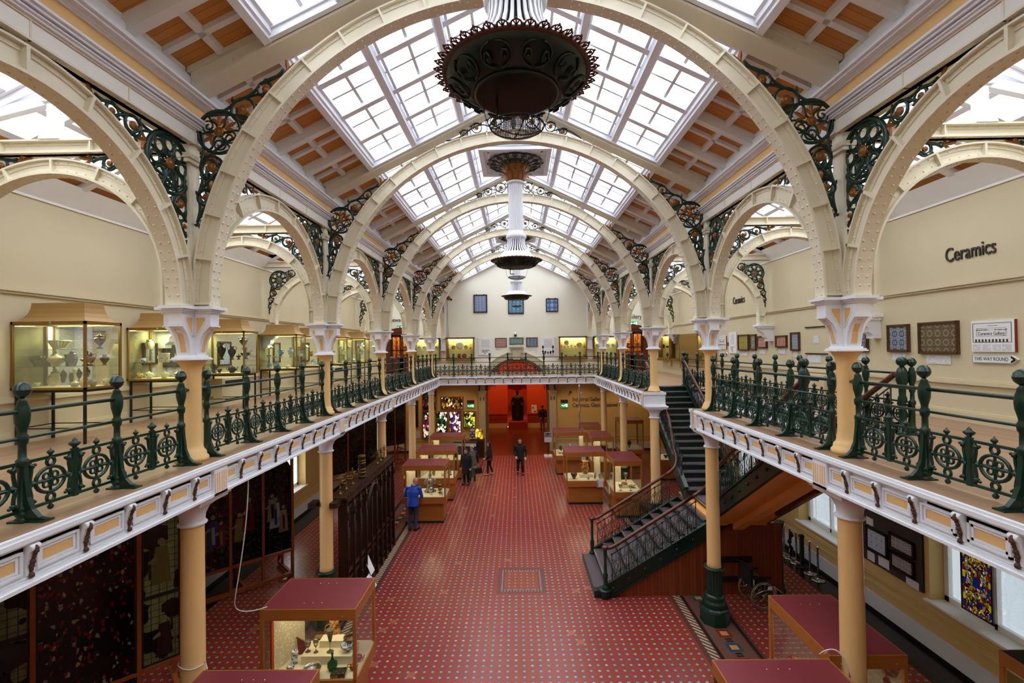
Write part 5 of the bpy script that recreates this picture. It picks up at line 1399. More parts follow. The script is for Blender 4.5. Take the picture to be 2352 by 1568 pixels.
for q in [
 (0, .22, 0, C_, 'basket', .3, .14, 'cream_plain', 'flaring cream openwork basket'), (0, .86, 0, C_, 'urn', .15, .26, 'agate', 'marbled brown lidded urn'),
 (0, .06, .4, B_, 'bowl', .2, .17, 'black_ware', 'dark green mottled leaf bowl'), (0, .27, .25, B_, 'beaker', .17, .11, 'agate', 'squat mottled brown pot'),
 (0, .43, .25, B_, 'tureen', .24, .2, 'creamware', 'cream tureen with pierced lid'), (0, .59, .35, B_, 'beaker', .15, .19, 'agate', 'tall brown marbled beaker'),
 (0, .7, .2, B_, 'jar', .14, .25, 'grey_ware', 'grey lidded jar'), (0, .82, .4, B_, 'lamp', .17, .17, 'lustre', 'gilded brown oil lamp'),
 (0, .96, .25, B_, 'urn', .13, .22, 'lustre', 'small gilt urn with handles'), (0, .93, .8, B_, 'vase', .13, .18, 'darkgreen_ware', 'dark green garlanded vase'),
 (0, .24, .6, A_, 'plate', .22, .22, 'creamware', 'fluted cream plate standing upright'), (0, .6, .5, A_, 'candlestick', .1, .3, 'cream_plain', 'tall cream candlestick'),
 (0, .72, .25, A_, 'tureen', .15, .1, 'creamware', 'low cream covered dish'), (0, .84, .3, A_, 'jar', .14, .13, 'cream_plain', 'round cream sauce pot'), (0, .97, .3, A_, 'teapot', .12, .13, 'creamware', 'round cream teapot'),
 (0, .93, .85, A_, 'teapot', .14, .13, 'painted_ware', 'red striped white teapot'), (0, .06, .4, A_, 'cup', .09, .07, 'cream_plain', 'small cream cup'),
 (1, .06, 0, C_, 'jug', .17, .2, 'painted_ware', 'cream jug painted with a scene'), (1, .88, 0, C_, 'jug', .19, .22, 'creamware', 'round cream jug with print'),
 (1, .06, .4, B_, 'mug', .11, .09, 'blue_white', 'white patterned mug'), (1, .2, .3, B_, 'dish', .12, .03, 'creamware', 'flat cream dish'), (1, .5, .35, B_, 'mug', .2, .19, 'painted_ware', 'large cream two coloured loving mug'),
 (1, .7, .4, B_, 'bottle', .1, .18, 'cream_plain', 'square shouldered cream flask'), (1, .02, .3, A_, 'teapot', .16, .14, 'maiolica', 'yellow teapot'), (1, .2, .35, A_, 'teapot', .17, .15, 'painted_ware', 'cream teapot with red flowers'),
 (1, .5, .35, A_, 'teapot', .17, .15, 'creamware', 'cream teapot with green flowers'), (1, .73, .4, A_, 'tureen', .16, .13, 'painted_ware', 'cream covered sugar pot'), (1, .92, .4, A_, 'mug', .09, .1, 'grey_ware', 'grey banded mug'),
 (2, .4, .3, B_, 'vase', .2, .42, 'basalt', 'largest black two handled vase'), (2, .62, .4, B_, 'vase', .19, .33, 'basalt', 'black vase with snake handles'), (2, .8, 0, C_, 'urn', .2, .34, 'basalt', 'black lidded urn'),
 (2, .97, .3, B_, 'bust', .22, .32, 'basalt', 'black portrait bust'), (2, .82, .25, B_, 'lamp', .13, .14, 'basalt', 'small black oil lamp'), (2, .2, .4, A_, 'urn', .17, .24, 'basalt', 'squat black covered urn'),
 (2, .35, .3, A_, 'cup', .11, .1, 'basalt', 'black cup on its side'), (2, .62, .4, A_, 'teapot', .19, .18, 'basalt', 'black teapot with loop handle'), (2, .9, .4, A_, 'plaque', .14, .22, 'basalt', 'black leaning plaque'),
 (3, .1, 0, C_, 'teapot', .11, .08, 'jasper', 'small blue teapot'), (3, .5, .3, B_, 'urn', .17, .27, 'jasper', 'blue lidded urn'), (3, .78, .3, B_, 'vase', .17, .3, 'blue_white', 'cobalt blue and white vase'),
 (3, .12, .4, B_, 'bowl', .15, .08, 'jasper', 'shallow blue bowl'), (3, .3, .4, B_, 'dish', .16, .04, 'blue_white', 'blue and white dish'), (3, .14, .4, A_, 'jar', .14, .2, 'jasper', 'blue covered jar'), (3, .32, .5, A_, 'plate', .19, .19, 'jasper', 'blue plate standing upright'),
 (3, .68, .3, A_, 'bowl', .2, .09, 'cream_plain', 'wide cream bowl'), (3, .93, 0, C_, 'dish', .14, .04, 'maiolica', 'yellow rimmed dish'), (3, .96, .8, A_, 'mug', .09, .11, 'grey_ware', 'grey jug shaped mug')]: show(*q)
KIN = [('plate', .2, .2, 'creamware', 'cream plate'), ('jar', .11, .17, 'cream_plain', 'white covered jar'), ('vase', .12, .22, 'blue_white', 'blue painted vase'), ('bowl', .16, .09, 'creamware', 'cream bowl'),
       ('plate', .22, .22, 'blue_white', 'blue and white plate'), ('mug', .1, .1, 'painted_ware', 'flowered mug'), ('teapot', .14, .13, 'creamware', 'cream teapot'), ('tureen', .19, .16, 'blue_white', 'blue and white tureen'), ('jug', .13, .17, 'lustre', 'lustre jug')]
for ci in range(4, 8):
    rr = random.Random(ci); ks = rr.sample(KIN, 8)
    for i, (sh, f) in enumerate([(A_, .15), (A_, .5), (A_, .85), (B_, .12), (B_, .45), (B_, .8), (C_, .2), (C_, .65)]):
        kd, w, h, mt, ds = ks[i]; show(ci, f, .35 if kd != 'plate' else .6, sh, kd, w, h, mt, ds)
# ------------------------------------------------------------------ things on the upper walls
RW, LW, BW = -PI/2, PI/2, 0      # turns for things hung on the right, left and end wall
def wall_at(side, a, z):         # a: y on the side walls, x on the end wall
    return {'R': ((WALL, a, z), RW), 'L': ((-WALL, a, z), LW), 'B': ((a, YE, z), BW)}[side]
def framed(side, a, z, w, h, mat, label, fm='frame_brown', fw=.05, dep=.05, cat='tile panel', group='framed tile panels', name='framed_tile_panel', hooks=False):
    loc, rz = wall_at(side, a, z); t = thing(name, label, cat, loc, rz, group)
    b = MB(); hw, hh = w/2, h/2
    for x0, x1, z0, z1 in ((-hw, hw, hh-fw, hh), (-hw, hw, -hh, -hh+fw), (-hw, -hw+fw, -hh+fw, hh-fw), (hw-fw, hw, -hh+fw, hh-fw)): b.box(x0, x1, -dep, 0, z0, z1)
    for x0, x1, z0, z1 in ((-hw+.01, hw-.01, hh-fw*.6, hh-.01), (-hw+.01, hw-.01, -hh+.01, -hh+fw*.6), (-hw+.01, -hw+fw*.6, -hh, hh), (hw-fw*.6, hw-.01, -hh, hh)): b.box(x0, x1, -dep-.012, -dep, z0, z1)
    if hooks:
        for s_ in (-.55, .55): b.box(s_*hw-.03, s_*hw+.03, -.02, 0, hh, hh+.035)
    b.build('frame', M[fm], t)
    b = MB(); b.box(-hw+fw*.8, hw-fw*.8, -dep*.6, -.005, -hh+fw*.8, hh-fw*.8); b.build('tiles', M[mat], t); return t
def card(side, a, z, w, h, label, mat='print_card', dep=.012, name='caption_card', cat='caption card', group='caption cards'):
    loc, rz = wall_at(side, a, z); b = MB(); b.box(-w/2, w/2, -dep, 0, -h/2, h/2)
    return tag(b.build(name, M[mat], None, loc, rz), label, cat, group)
def text(s, parent, loc, size, mat='letter', width=None, ext=.004, name='lettering', bold=False):
    c = bpy.data.curves.new(name, 'FONT'); c.body = s; c.size = size; c.extrude = ext; c.align_x = 'CENTER'; c.align_y = 'CENTER'
    if bold: c.offset = size*.012
    c.resolution_u = 4; q = bpy.data.objects.new('glyphs', c); COL.objects.link(q); dg = bpy.context.evaluated_depsgraph_get()
    me = bpy.data.meshes.new_from_object(q.evaluated_get(dg)); bpy.data.objects.remove(q); bpy.data.curves.remove(c)
    if width:
        xs = [v.co.x for v in me.vertices]; k = width/max(1e-3, max(xs)-min(xs))
        for v in me.vertices: v.co.x *= k
    me.materials.clear(); me.materials.append(M[mat]); o = link(name, me, parent, loc); o.rotation_euler = (PI/2, 0, 0)
    return o
K_ = 1.0102
def Rz(z): return 6+(z-6)*K_
def RB(y0, y1, z0, z1): return (y0+y1)/2*K_, Rz((z0+z1)/2), abs(y1-y0)*K_, abs(z1-z0)*K_
for y0, y1, z0, z1, mt, lab, cl in [
    (9.94, 9.40, 5.81, 6.37, 'tile_persian', 'square framed panel of blue and white tiles beside the large floral panel', 'white card below the square blue tile panel'),
    (9.18, 8.36, 5.78, 6.38, 'tile_floral', 'largest framed panel of green and plum floral tiles, beside the gallery plan', 'white card below the large floral tile panel'),
    (10.95, 10.5, 5.80, 6.31, 'tile_persian', 'framed blue tile panel partly hidden behind the nearest column over the stairs', 'white card half hidden behind the nearest column over the stairs'),
    (13.43, 13.02, 5.81, 6.33, 'tile_smallblue', 'narrow framed panel of small blue tiles next to the empty bracket rails', 'white card below the small blue tile panel'),
    (14.2, 13.62, 5.90, 6.26, 'tile_redwhite', 'low framed panel of red and white tiles', 'white card below the red and white tile panel'),
    (15.29, 14.7, 5.88, 6.27, 'tile_pink', 'framed panel of pink tiles near a wall corbel', 'white card below the pink tile panel'),
    (15.77, 15.36, 5.81, 6.34, 'tile_mono', 'narrow framed grey panel with white figure, beside the yellow one', 'white card below the grey figure panel'),
    (16.6, 15.85, 5.80, 6.35, 'tile_gold', 'framed panel of yellow green tiles next to the tall poster', 'white card below the yellow tile panel')]:
    a, z, w, h = RB(y0, y1, z0, z1); framed('R', a, z, w, h, mt, lab)
    card('R', a+.02, z-h/2-.11, w*.62, .16, cl)
a, z, w, h = RB(12.78, 11.88, 5.74, 6.44)
t = thing('bracket_rails', 'pair of black bracket rails on the wall with no picture', 'bracket rail', *[wall_at('R', a, z)[0]], RW)
for s_ in (-1, 1): MB().box(-w/2, w/2, -.03, 0, s_*h/2-.014, s_*h/2+.014).build('rail', M['black'], t)
card('R', a, z+.02, .22, .2, 'small white notice between the two black bracket rails'); card('R', a+.1, z-h/2-.14, .55, .2, 'white card below the lower black bracket rail')
# gallery plan and arrow sign
a, z, w, h = RB(8.12, 7.42, 5.829, 6.346)
def gallery_plan(a, z, w, h, label):
    t = thing('gallery_plan', label, 'sign', *[wall_at('R', a, z)[0]], RW, 'gallery plans')
    MB().box(-w/2, w/2, -.035, 0, -h/2, h/2).build('board', M['paper'], t); MB().box(w/2, w/2+.012, -.036, 0, -h/2, h/2).build('edge', M['red'], t)
    y = -.037; b = MB()
    def fr(x0, x1, z0, z1, q): 
        for A in ((x0, x1, z1-q, z1), (x0, x1, z0, z0+q), (x0, x0+q, z0, z1), (x1-q, x1, z0, z1)): b.box(A[0]*w, A[1]*w, y-.001, y, A[2]*h, A[3]*h)
    fr(-.46, .44, -.2, .42, .012); fr(-.36, .32, 0, .26, .006); b.box(-.1*w, .14*w, y-.001, y, .33*h, .34*h)
    for k in range(10): b.box((-.4+.08*k)*w, (-.36+.08*k)*w, y-.001, y, -.19*h, -.1*h)
    b.build('plan_lines', M['letter'], t)
    MB().box(-.08*w, .06*w, y-.0006, y, .2*h, .28*h).build('plan_gap', M['paper'], t)
    text('Ceramics Gallery', t, (-.02*w, y, .08*h), .075*h/.52, width=.62*w, ext=.001); text('Industrial Gallery', t, (-.23*w, y, .2*h), .03*h/.52, ext=.001); text('The Upper Level', t, (.2*w, y, .2*h), .03*h/.52, ext=.001)
    q = MB()
    for k in range(4): q.box((-.46+.23*k)*w, (-.27+.23*k)*w, y-.001, y, -.46*h, -.26*h)
    q.build('plan_notes', M['print_card'], t)
    return t
gallery_plan(a, z, w, h, 'large white plan board lettered Ceramics Gallery near the right edge')
def arrow_sign(y0, y1, z0, z1, label):
    a, z, w, h = RB(y0, y1, z0, z1); t = thing('arrow_sign', label, 'sign', *[wall_at('R', a, z)[0]], RW, 'arrow signs')
    hx, hz = w/2, h/2; pl = [(-hx, -hz), (hx-hz*1.1, -hz), (hx+.02, 0), (hx-hz*1.1, hz), (-hx, hz)]
    MB().prism(pl, -.03, 0).build('board', M['paper'], t)
    b = MB(); sc = .86; p2 = [(x*.97-.004, zz*sc) for x, zz in pl]
    for i in range(5):
        A, C = p2[i], p2[(i+1) % 5]; b.bar((A[0], -.031, A[1]), (C[0], -.031, C[1]), .004, .004)
    b.build('border', M['letter'], t); text('THIS WAY ROUND', t, (-.06*w, -.031, 0), h*.62, 'black', width=.76*w, ext=.001)
    b = MB(); x = hx-hz*1.25
    for s_ in (-1, 1): b.bar((x, -.033, s_*hz*.62), (x+hz*.85, -.033, 0), .008, hz*.36)
    b.build('arrow_head', M['black'], t)
arrow_sign(8.12, 7.40, 5.64, 5.775, 'white arrow sign THIS WAY ROUND below the large gallery plan')
a, z, w, h = RB(18.23, 17.54, 5.84, 6.34); gallery_plan(a, z, w, h, 'small distant white plan board beside the tall poster')
arrow_sign(18.2, 17.5, 5.6, 5.74, 'distant white arrow sign half behind the second column over the stairs')
a, z, w, h = RB(17.3, 16.72, 5.70, 6.46)
def poster(side, a, z, w, h, label, name='poster', jars=True, head=None):
    loc, rz = wall_at(side, a, z); t = thing(name, label, 'poster', loc, rz, 'gallery posters')
    MB().box(-w/2, w/2, -.04, 0, -h/2, h/2).build('board', M['paper'], t)
    MB().box(-w*.28, w*.3, -.0415, -.04, -h*.08, h*.4).build('text_block', M['print_small'], t)
    b = MB(); rr = random.Random(int(a*10)); y = -.042
    if jars:
        for k in range(5):
            cx = (-.36+.18*k)*w; s_ = h*(.1+.05*abs(k-2)/2); z0 = -h*.46; pf = rr.choice([PROF['vase'], PROF['urn'], PROF['jug'], PROF['teapot']])
            r_ = s_*.42; out = [(cx+x*r_, z0+zz*s_*1.7) for x, zz in pf if x > .01]; pl = out+[(2*cx-x, zz) for x, zz in reversed(out)]
            b.prism(pl, y, -.04)
            b.tube([(cx+r_*1.1*math.cos(q), y, z0+s_*.9+s_*.5*math.sin(q)) for q in [PI*j/6-PI/2 for j in range(7)]], .004, 4)
            if k in (0, 4): b.prism([(x, zz+s_*1.75) for x, zz in pl], y, -.04)
    else:
        for r in range(3):
            for k in range(8-2*r): 
                if rr.random() < .8: b.box((-.26+.07*k)*w, (-.21+.07*k)*w, y, -.04, (-.24-.09*r)*h, (-.19-.09*r)*h)
    b.build('silhouettes', M['black'], t)
    if head: text(head, t, (0, -.041, h*.44), h*.028, width=w*.5, ext=.001)
    return t
poster('R', a, z, w, h, 'tall white poster beside the yellow tile panel', jars=False)
# light switch, thermostat and red call point by the second column
card('R', 18.75*K_, 6.0, .16, .18, 'small brass switch plate beside the distant gallery plan', 'brass', .02, 'switch_plate', 'switch', None)
card('R', 17.42*K_, 6.03, .06, .14, 'small red call point beside the tall poster', 'red', .03, 'call_point', 'call point', None)
# wall lettering
for y, z, w, sz, lab in ((8.22, 7.57, .9, .36, 'large dark lettering Ceramics on the wall above the gallery plan'), (16.7, 7.58, .86, .36, 'distant dark lettering Ceramics on the wall above the yellow tiles')):
    t = thing('wall_lettering', lab, 'lettering', (WALL-.012, y, z), RW, 'lettering on the walls'); text('Ceramics', t, (0, 0, 0), sz, width=w, ext=.012)
for sd in (-1, 1):
    t = thing('wall_lettering', 'dark lettering Jewellery over the door %s' % ('by the display cases' if sd < 0 else 'on the stairs side'), 'lettering', (sd*6.78, YE-.012, 7.72), 0, 'lettering on the walls')
    text('Jewellery', t, (0, 0, 0), .34, width=1.12, ext=.01)
t = thing('wall_lettering', 'dark lettering Industrial Gallery on the wall under the end gallery', 'lettering', (4.7, YE-.012, 2.78), 0, 'lettering on the walls')
text('Industrial Gallery', t, (-.62, 0, .17), .34, width=1.72, ext=.01); text('Ceramics, Glass & Stained Glass', t, (.13, 0, -.17), .34, width=3.22, ext=.01)
t = thing('wall_lettering', 'dark lettering Gallery on the orange hall wall', 'lettering', (-2.05, HY-.012, 3.2), 0, 'lettering on the walls'); text('Gallery', t, (0, 0, 0), .34, width=.95, ext=.01)
# lit exit signs
def exit_sign(x, z, w, h, label, arrow=True, y=YE):
    t = thing('exit_sign', label, 'exit sign', (x, y-.02, z), 0, 'green exit signs')
    MB().box(-w/2, w/2, -.06, 0, -h/2, h/2).build('box', M['signlit'], t); b = MB(); yy = -.062
    cx = .1*w
    b.ball((cx+.02, yy, .28*h), .06*h*1.5, 8)
    for p in ([(cx, yy, .18*h), (cx-.03, yy, -.02*h)], [(cx-.03, yy, -.02*h), (cx+.05, yy, -.2*h), (cx+.03, yy, -.38*h)], [(cx-.03, yy, -.02*h), (cx-.06, yy, -.22*h), (cx-.12, yy, -.3*h)], [(cx, yy, .16*h), (cx-.08, yy, .02*h)], [(cx, yy, .16*h), (cx+.08, yy, .06*h)]): b.tube(p, h*.05, 5)
    if arrow:
        b.bar((-.38*w, yy, 0), (-.12*w, yy, 0), .01, h*.1)
        for s_ in (-1, 1): b.bar((-.4*w, yy, 0), (-.3*w, yy, s_*.16*h), .01, h*.09)
    for x0 in (.28*w,): b.box(x0, x0+.14*w, yy-.003, yy, -.36*h, .36*h)
    b.build('running_figure', M['signwhite'], t)
m = Mat('signlit', '#16985C', .4); m.emit('#16985C', .7); M['signlit'] = m.m
m = Mat('signwhite', '#F4FFF6', .4); m.emit('#F4FFF6', 1.2); M['signwhite'] = m.m
exit_sign(-6.75, 7.28, .42, .24, 'green exit sign over the gallery door by the display cases'); exit_sign(6.85, 7.33, .44, .24, 'green exit sign over the gallery door on the stairs side')
exit_sign(-2.72, 2.66, .4, .2, 'green exit sign on the wall left of the great arch'); exit_sign(2.74, 2.62, .4, .24, 'green exit sign on the wall beside the Industrial Gallery lettering')
for x, z, lab in ((-2.72, 2.88, 'small dark picture above the exit sign left of the arch'), (2.74, 2.84, 'small dark sign plate above the exit sign right of the arch')):
    b = MB(); b.box(-.21, .21, -.03, 0, -.1, .1); tag(b.build('sign_plate', M['carpet_board'], None, (x, YE, z)), lab, 'sign', 'dark plates above exit signs')
# end wall, upper part
for x0, x1, z0, z1, mt, lab in ((-2.48, -1.68, 8.09, 9.14, 'tile_blue', 'tall framed panel of lattice blue tiles high on the end wall'), (-.46, .45, 7.99, 9.0, 'tile_teal', 'framed panel of turquoise blue tiles behind the farthest hanging lamp'), (1.75, 2.46, 8.08, 8.86, 'tile_blue_small', 'smallest framed panel of blue tiles high on the end wall')):
    framed('B', (x0+x1)/2, (z0+z1)/2, x1-x0, z1-z0, mt, lab, 'frame_black', .06, .06, hooks=True)
for x0, x1, z0, z1, mt, lab, cx0, cx1, cz0, cz1, cl in ((-1.25, -.57, 6.05, 6.59, 'tile_red', 'framed panel of crimson and white tiles above the arch', -1.2, -.93, 5.9, 6.0, 'white card below the crimson tile panel'), (-.41, .41, 6.2, 6.6, 'tile_aqua', 'wide framed panel of green blue tiles over the keystone', -.26, .34, 6.04, 6.16, 'wide white card over the keystone'), (.56, 1.24, 6.05, 6.6, 'tile_bluewhite', 'framed panel of blue and white tiles right of the keystone', .66, 1.16, 5.84, 5.98, 'white card below the blue and white panel right of the keystone')):
    framed('B', (x0+x1)/2, (z0+z1)/2, x1-x0, z1-z0, mt, lab, 'frame_brown', .035, .04); card('B', (cx0+cx1)/2, (cz0+cz1)/2, cx1-cx0, cz1-cz0, cl)
poster('B', -1.81, 6.1, .82, 1.0, 'white poster with rows of maker marks on the end wall', jars=False); poster('B', 1.83, 6.08, .81, 1.02, 'white poster with black vase silhouettes on the end wall')
t = thing('dome_camera', 'white dome camera on the end wall over the middle tiles', 'camera', (-.06, YE, 6.78)); MB().lathe([(.001, -.1), (.05, -.09), (.075, -.04), (.075, 0)], (0, -.09, -.02), 12).build('dome', M['black'], t)
b = MB(); b.lathe([(.08, -.02), (.085, .06), (.06, .12), (.03, .15)], (0, -.09, 0), 12); b.box(-.02, .02, -.09, 0, .08, .13)
for s_ in (-1, 1): b.tube([(s_*.04, -.06, .12), (s_*.05, -.05, .25)], .008, 5)
b.build('housing', M['paper'], t)
t = thing('alarm_bell', 'small red bell on the end wall by the roof', 'alarm', (-3.94, YE, 8.97)); MB().lathe([(.11, 0), (.11, -.04), (.07, -.08), (.001, -.09)], (0, -.05, 0), 14, 'y').build('bell', M['red'], t); MB().box(.1, .2, -.06, 0, -.14, -.04).build('box', M['frame_black'], t)
t = thing('downpipe', 'thin cream pipe on the end wall left of the big plate case', 'pipe', (-3.98, YE, 5.5)); MB().lathe([(.025, 0), (.025, 3.4)], (0, -.04, 0), 8).build('pipe', M['wall_cream'], t)
# lit wall cases on the end wall
def wall_case(x0, x1, z0, z1, label, side='B', dep=.3, lit=True, key='wall cases with lit plates'):
    if side == 'B': loc, rz = ((x0+x1)/2, YE, (z0+z1)/2), 0
    else: loc, rz = (WALL, (x0+x1)/2, (z0+z1)/2), RW
    t = thing('wall_case', label, 'display case', loc, rz, key); w, h = abs(x1-x0), z1-z0; hw, hh = w/2, h/2; f = .06
    b = MB()
    for X0, X1, Z0, Z1 in ((-hw, hw, hh-f, hh), (-hw, hw, -hh, -hh+f), (-hw, -hw+f, -hh, hh), (hw-f, hw, -hh, hh)): b.box(X0, X1, -dep, 0, Z0, Z1)
    b.box(-hw-.03, hw+.03, -dep-.04, 0, -hh-.06, -hh); b.box(-hw-.02, hw+.02, -dep-.02, 0, hh, hh+.03); b.build('frame', M['case_gold'], t)
    b = MB(); b.box(-hw+f, hw-f, -.012, -.002, -hh+f, hh-f); b.build('back', M['felt_yellow'], t)
    b = MB(); b.box(-hw+f, hw-f, -dep+.02, -.02, -.06, -.052); b.build('glass_shelf', M['case_glass'], t)
    b = MB(); b.box(-hw+f, hw-f, -dep+.008, -dep+.013, -hh+f, hh-f); b.build('glass_pane', M['case_glass'], t)
    if lit:
        b = MB(); b.box(-hw+f+.04, hw-f-.04, -.1, -.05, hh-f-.025, hh-f-.005); b.build('light_strip', M['tube_light'], t)
        L_ = bpy.data.lights.new('case_light', 'AREA'); L_.shape = 'RECTANGLE'; L_.size = w-.2; L_.size_y = .08; L_.energy = 9; L_.color = (1, .9, .45); link('case_light', L_, t, (0, -.13, hh-f-.03))
    return t
m = Mat('tube_light', '#FFFCE0', .4); m.emit('#FFF6B8', 5); M['tube_light'] = m.m
paint('felt_yellow', '#E6DC9A', .9, .03)
wall_case(-4.09, -2.46, 5.38, 6.62, 'lit wall case of plates left of the marks poster'); wall_case(2.47, 4.08, 5.36, 6.6, 'lit wall case of yellow pottery right of the silhouettes poster')
wall_case(-5.9, -4.46, 5.4, 6.61, 'lit wall case beyond the arcade by the gallery cases'); wall_case(4.47, 5.85, 5.35, 6.58, 'lit wall case beyond the arcade by the stairs side door')
def wshow(x, z, kind, w, h, mat, desc, where, y=-.16):
    ware(kind, w, h, mat, (x, YE+y, z), desc+' in the lit wall case '+where, 'wares in the lit wall cases')
zl, zu = 5.445, 5.955; wl = 'left of the arch'
for q in ((-3.3, zu, 'plate', .46, .46, 'painted_ware', 'largest pink rimmed plate'), (-3.66, zu, 'plate', .24, .24, 'lustre', 'left small lustre plate'), (-2.94, zu, 'plate', .24, .24, 'maiolica', 'right small brown plate'), (-3.92, zu, 'bottle', .11, .3, 'creamware', 'tall cream bottle'), (-2.68, zu, 'bottle', .11, .3, 'maiolica', 'tall pale ewer'),
          (-3.93, zl, 'bottle', .13, .2, 'darkgreen_ware', 'dark bottle'), (-3.7, zl, 'mug', .12, .13, 'redware', 'small red mug'), (-3.54, zl, 'cup', .09, .1, 'creamware', 'small pale cup'), (-3.34, zl, 'jug', .19, .26, 'redware', 'red brown jug'), (-3.04, zl, 'plate', .27, .27, 'redware', 'dark red dish'), (-2.68, zl, 'bowl', .17, .14, 'maiolica', 'yellow footed bowl')): wshow(*q, wl)
wr = 'right of the arch'
for q in ((2.9, zu+.17, 'plate', .27, .27, 'maiolica', 'highest yellow plate'), (3.64, zu, 'plate', .32, .32, 'maiolica', 'large yellow brown plate'), (2.6, zu, 'vase', .1, .2, 'maiolica', 'pale yellow vase'), (2.8, zu, 'jug', .11, .15, 'painted_ware', 'small patterned jug'), (3.0, zu, 'goblet', .1, .14, 'painted_ware', 'small footed cup'), (3.18, zu, 'albarello', .11, .2, 'blue_white', 'blue and white drug jar'), (3.4, zu, 'urn', .14, .2, 'painted_ware', 'wide handled vase'), (3.92, zu, 'bottle', .12, .26, 'lustre', 'orange necked bottle'),
          (2.85, zl, 'bowl', .14, .1, 'redware', 'small red bowl'), (3.14, zl, 'cup', .12, .09, 'creamware', 'small pale cup'), (3.42, zl, 'cup', .13, .1, 'lustre', 'orange cup'), (3.7, zl, 'cup', .13, .09, 'maiolica', 'yellow cup'), (3.94, zl, 'teapot', .14, .17, 'lustre', 'orange flask')): wshow(*q, wr)
we = 'behind the last gallery case side column'
for q in ((-5.66, zu, 'plate', .22, .22, 'iznik', 'first green blue plate'), (-5.35, zu, 'plate', .22, .22, 'blue_white', 'second blue plate'), (-4.64, zu, 'plate', .22, .22, 'iznik', 'last green blue plate'), (-5.05, zl, 'bowl', .2, .12, 'iznik', 'green blue bowl')): wshow(*q, we)
wf = 'behind the last stairs side column'
for q in ((4.7, zu, 'plate', .22, .22, 'iznik', 'first green blue plate'), (5.3, zu, 'plate', .22, .22, 'blue_white', 'second blue plate'), (5.6, zu, 'plate', .2, .2, 'iznik', 'last green blue plate'), (5.0, zl, 'vase', .16, .26, 'iznik', 'green blue vase'), (5.4, zl, 'bowl', .2, .12, 'iznik', 'green blue bowl')): wshow(*q, wf)
# wall cases on the right wall beyond the stairs
wall_case(25.5, 23.6, 5.33, 6.55, 'gold framed wall case beside the stairs side door, seen edge on', 'R', .25, True, 'gold framed wall cases'); wall_case(23.5, 22.2, 5.32, 6.5, 'unlit gold framed wall case with bare shelves', 'R', .25, False, 'gold framed wall cases')
wall_case(19.95, 18.6, 5.3, 6.5, 'gold framed wall case behind the second column over the stairs', 'R', .25, True, 'gold framed wall cases')
b = MB(); b.box(WALL-.25, WALL, 20.0, 22.15, 5.28, 6.52); tag(b.build('cupboard', M['case_gold']), 'closed gold brown cupboard between the gold framed wall cases', 'cupboard')
for k, (y, zz, kd, w, h, mt, ds) in enumerate(((24.3, 5.4, 'vase', .15, .25, 'darkgreen_ware', 'dark vase'), (24.3, 5.885, 'bowl', .18, .12, 'basalt', 'dark bowl'), (24.9, 5.885, 'jug', .14, .2, 'basalt', 'dark jug'), (19.3, 5.86, 'lamp', .2, .2, 'silver', 'round silver lamp'), (19.0, 5.37, 'bowl', .2, .14, 'lustre', 'gilded bowl'), (19.6, 5.37, 'plate', .24, .24, 'maiolica', 'yellow dish'))):
    ware(kd, w, h, mt, (WALL-.13, y, zz), ds+' in a gold framed wall case over the stairs', 'wares in the gold framed wall cases', RW)
# brackets of the dado on the right wall
for y in (24.0, 22.6):
    t = thing('wall_bracket', 'small cream scroll bracket below the %s gold framed case' % ('edge on' if y > 23 else 'unlit'), 'bracket', (WALL, y, 5.2), RW, 'cream brackets'); MB().prism([(-.1, .05), (.1, .05), (.08, -.05), (.03, -.25), (-.03, -.25), (-.08, -.05)], -.12, 0).build('scroll', M['wall_cream'], t)
# left wall: posters and framed tiles between the cases
t = poster('L', 8.22, 6.02, .82, 1.12, 'white poster Fine Earthenwares seen through the nearest gallery case'); MB().box(-.45, -.42, -.05, 0, -.56, .56).build('side_strip', M['frame_brown'], t)
text('Fine Earthenwares\nand Stonewares 1750-1800', t, (-.02, -.041, .45), .05, width=.5, ext=.001)
t = thing('wall_lettering', 'small lettering Creamware on the wall behind the nearest gallery case', 'lettering', (-WALL+.004, 8.78, 6.38), LW, 'lettering on the walls'); text('Creamware\nc.1750-1800', t, (0, 0, 0), .075, ext=.002)
for a, z, w, h, mt, lab in ((10.02, 5.98, .38, .46, 'tile_delft', 'framed panel of four white tiles seen through the second gallery case'), (10.75, 5.93, .66, .5, 'carpet_board', 'dark framed panel seen through the second gallery case'), (12.6, 5.95, .55, .66, 'tile_delft', 'framed blue picture seen through the third gallery case'), (15.35, 5.95, .42, .66, 'tile_cream', 'framed pale panel seen through the fourth gallery case'), (17.5, 5.95, .5, .7, 'tile_cream', 'framed pale panel seen through the fifth gallery case')): framed('L', a, z, w, h, mt, lab)
for a, w, lab in ((10.0, .38, 'first white card seen through the second gallery case'), (10.62, .16, 'middle white card seen through the second gallery case'), (10.9, .18, 'last white card seen through the second gallery case')): card('L', a, 5.58, w, .17, lab)
def heater(y, lab):
    t = thing('heater_cabinet', lab, 'heater', (-WALL, y, G), LW, 'heater cabinets'); MB().box(-.55, .55, -.3, 0, 0, .72).build('cabinet', M['wall_cream'], t)
    b = MB(); b.box(-.42, .45, -.306, -.3, .5, .66); b.box(-.42, .45, -.306, -.3, .12, .18); b.build('grille', M['black'], t)
heater(12.6, 'cream heater cabinet with black grille below the third gallery case'); heater(20.0, 'cream heater cabinet below the sixth gallery case')
t = thing('heater_cabinet', 'cream heater cabinet by the wall behind the stairwell', 'heater', (WALL, 12.5, G), RW, 'heater cabinets'); MB().box(-.7, .7, -.25, 0, 0, .62).build('cabinet', M['wall_cream'], t); MB().box(-.5, .5, -.256, -.25, .46, .56).build('grille', M['black'], t)
